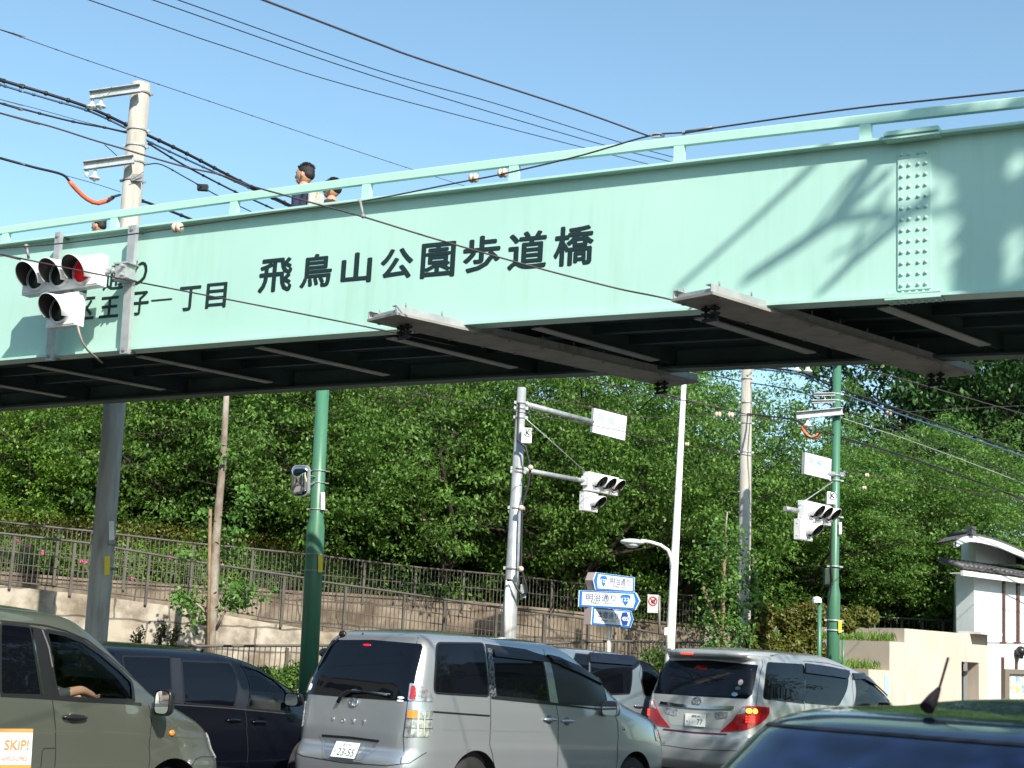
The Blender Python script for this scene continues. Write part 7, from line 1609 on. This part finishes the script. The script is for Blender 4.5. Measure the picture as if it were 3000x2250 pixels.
windscreen(fg, 1.03, 1.445, .74, .625, glass=mat('windscreen_blue', (.006, .014, .035), .03, spec=.6), opening=False)
pw = [fg.side(1.95, 1.07), fg.side(2.98, 1.05), fg.side(2.62, 1.40), fg.side(1.95, 1.43)]; fg.window(rp(pw, .03)); pw = [fg.side(.75, 1.10), fg.side(1.88, 1.07), fg.side(1.88, 1.43), fg.side(.9, 1.40)]; fg.window(rp(pw, .03))
for sg in (1, -1): fg.ribbon('door_gap', [fg.side(1.91, .35), fg.side(1.91, 1.46)], .008, BLACKM, .0018, sg); fg.ribbon('door_gap', [fg.side(3.02, .35), fg.side(3.05, 1.0)], .008, BLACKM, .0018, sg); fg.ribbon('screen_seal', [(fg.front(-.75, 1.03)[0][0], 1.03), (fg.front(-.63, 1.45)[0][0], 1.452), (fg.U, 1.452)], .02, BLACKM, .003, sg)
for sg in (1, -1): fg.panel('head_lamp', rp([fg.front(-.50, .72)[0], fg.front(-.78, .74)[0], fg.front(-.78, .86)[0], fg.front(-.52, .82)[0]], .02), CLENS, .008, sg, skirt=.01); fg.lump('door_handle', fg.side(2.05, .92)[0], .92, (.11, .02, .022), DBLUE, .02, sg)
mb = MB(); bs = Vector((2.50, 0, 1.565)); mb.tube([bs + Vector((.06, 0, -.02)), bs + Vector((.02, 0, .015)), bs + Vector((-.02, 0, .05))], [.027, .02, .008], 12); mb.tube([bs + Vector((-.01, 0, .03)), bs + Vector((-.08, 0, .16))], [.0045, .005], 10); fg.part('roof_aerial', mb, mat('soft_aerial', (.03, .015, .02), .6))
mb = MB(); mb.ball((2.50, -.0, 1.38), (.03, .13, .04), 12); fg.part('inside_mirror', mb, BLACKP)
u = fg.U; c = fg.at(u, 1.34, .004); fg.lump('inspection_sticker', u - .03, 1.31, (.045, .045, .002), mat('sticker_pale_blue', (.18, .42, .55), .5), .004)
fg.mirror((2.95, .96, 1.05), (.08, .12, .075), DBLUE); fg.body([(.75, .30, .36), (3.30, .30, .36)])
# tall tree behind the camera's right whose limbs shade the girder: limb ends listed by where their shade falls on the web
HS_ = 8.0; UPS = Vector((sd.x, sd.y, sd.z)) / math.cos(SUN_EL) * HS_
def shp(x, y, dh=0.0): return hit(1800 + x / 1.843, 200 + y / 1.843, BO, BN) + UPS * (1 + dh)
tb = MB(); root_ = shp(2900, 300); base_ = Vector((root_.x + .8, root_.y - .5, .15)); crotch = Vector((root_.x + .7, root_.y - .4, root_.z - 3.2))
tb.tube([base_, base_.lerp(crotch, .5) + Vector((.1, .05, 0)), crotch], [.30, .24, .20], 14)
limbs = [([(2500, 900), (1900, 560), (1500, 380), (1420, 470), (1180, 830), (960, 980), (700, 1150)], .075), ([(2500, 500), (1700, 300), (1200, 380), (1060, 540), (760, 820), (330, 1200)], .045), ([(1190, 822), (1380, 800), (1520, 800), (1860, 770), (2300, 900)], .035),
         ([(1500, 420), (1340, 560), (1250, 720)], .035), ([(1440, 850), (1440, 690), (1500, 640)], .02), ([(1700, 700), (1400, 950), (1250, 1080), (1090, 1240)], .04), ([(1330, 870), (1290, 1000), (1230, 1130)], .02), ([(1300, 560), (1150, 760), (980, 1000)], .018), ([(1420, 880), (1300, 960), (1160, 1020)], .018), ([(1480, 560), (1330, 700), (1180, 840)], .03), ([(2150, 250), (2000, 500), (1960, 800), (1980, 1150)], .09)]
for pts, r_ in limbs:
    P3 = [shp(*q_, dh=.02 * k_) for k_, q_ in enumerate(pts)]
    if len(pts) > 5: P3 = [crotch, crotch.lerp(P3[0], .5) + UP * .3] + P3
    n_ = len(P3); tb.tube(P3, [r_ * (1.2 - .75 * k_ / n_) for k_ in range(n_)], 8)
tips_ = []; g_ = np.random.default_rng(3)
for (x0, x1, y0, y1, n_) in ((1925, 2035, 330, 1290, 330), (1880, 1960, 1000, 1250, 30), (1880, 1925, 420, 900, 16), (2050, 2090, 330, 420, 14), (2060, 2230, 650, 730, 40), (2240, 2900, 330, 1250, 300), (1700, 1860, 300, 400, 24), (1560, 1700, 250, 330, 24), (2090, 2200, 1200, 1260, 12)):
    for _ in range(n_): tips_.append(tuple(shp(g_.uniform(x0, x1), g_.uniform(y0, y1), g_.uniform(-.06, .12))))
C_, D_, N_l, L_l = cluster_leaves(tips_, 16, .085, .075, .8, .2, 5)
nt_root = bpy.data.objects.new('tree', None); COL.objects.link(nt_root); nt_root.location = base_; tag(nt_root, 'tall street tree behind the camera whose limbs shade the right end of the bridge', 'tree', 'street trees on the near pavement')
tm_ = bpy.data.meshes.new('trunk'); tm_.from_pydata([tuple(Vector(v) - base_) for v in tb.v], [], tb.f); tm_.materials.append(BARK); link('trunk', tm_, nt_root); link('crown', leaf_mesh('crown', C_ - np.array(base_), D_, N_l, L_l, L_l * .55, LCH), nt_root)
near_tree(9.3, 11.8, 'street tree on the near pavement shading the pearl van', 1.0, 2.0)
near_tree(13.2, 15.2, 'farthest street tree on the near pavement', .8, 3.0)
near_tree(5.6, 1.2, 'street tree on the near pavement right of the camera', .85, 4.0)
BW = mat('near_building_wall', (.32, .30, .27), .9); 
for i, (x, y, w, d, h, lb) in enumerate(((-14, -16, 9, 8, 9, 'low grey building across the near pavement on the left'), (-3, -20, 8, 8, 12, 'taller grey building behind the near pavement'), (-24, -6, 8, 8, 7, 'small grey building far left of the near pavement'), (-27, 7, 7, 9, 10, 'grey building standing left of the road out of the picture'), (-42, 16, 9, 9, 16, 'tall grey building far to the left out of the picture'), (25, 19.5, 6, 6, 7.5, 'low grey building right of the road out of the picture'), (36, 24, 7, 8, 13, 'tall grey building right of the road out of the picture'), (31, 13, 7, 6, 9.5, 'middle grey building right of the road out of the picture'))):  # the out-of-picture ones are added to give silhouettes in the car windows
    t = thing('building', lb, 'building', (x, y, 0), group='buildings on the near side of the road'); mb = MB(); mb.box((x, y, h / 2), (w, d, h)); part('wall', mb, BW, t)
    mb = MB(); mb.box((x, y, h + .15), (w + .3, d + .3, .3)); part('roof', mb, GALV_D, t)
    for k in range(int(w / 2.2)):
        for l in range(int(h / 3)): mb = MB(); mb.box((x - w / 2 + 1.2 + 2.2 * k, y + d / 2 + .02, 1.6 + 3 * l), (1.3, .06, 1.2)); part('window', mb, DGLASS, t)
    xs_ = x + (w / 2 + .02) * (1 if x < 0 else -1)
    for k in range(int(d / 2.2)):
        for l in range(int(h / 3)): mb = MB(); mb.box((xs_, y - d / 2 + 1.3 + 2.2 * k, 1.6 + 3 * l), (.06, 1.3, 1.2)); part('window', mb, DGLASS, t)

for x_, y_, s_, r__, lb_ in ((-20, 13, .75, 1.0, 'street tree on the left pavement out of the picture'), (21, 25, .8, 2.2, 'street tree on the right pavement out of the picture'), (17.5, 21, .6, 3.3, 'small street tree on the right pavement out of the picture'), (-17, 2, .8, .4, 'street tree left of the camera out of the picture')): near_tree(x_, y_, lb_, s_, r__)  # unseen trees added for the car windows to reflect
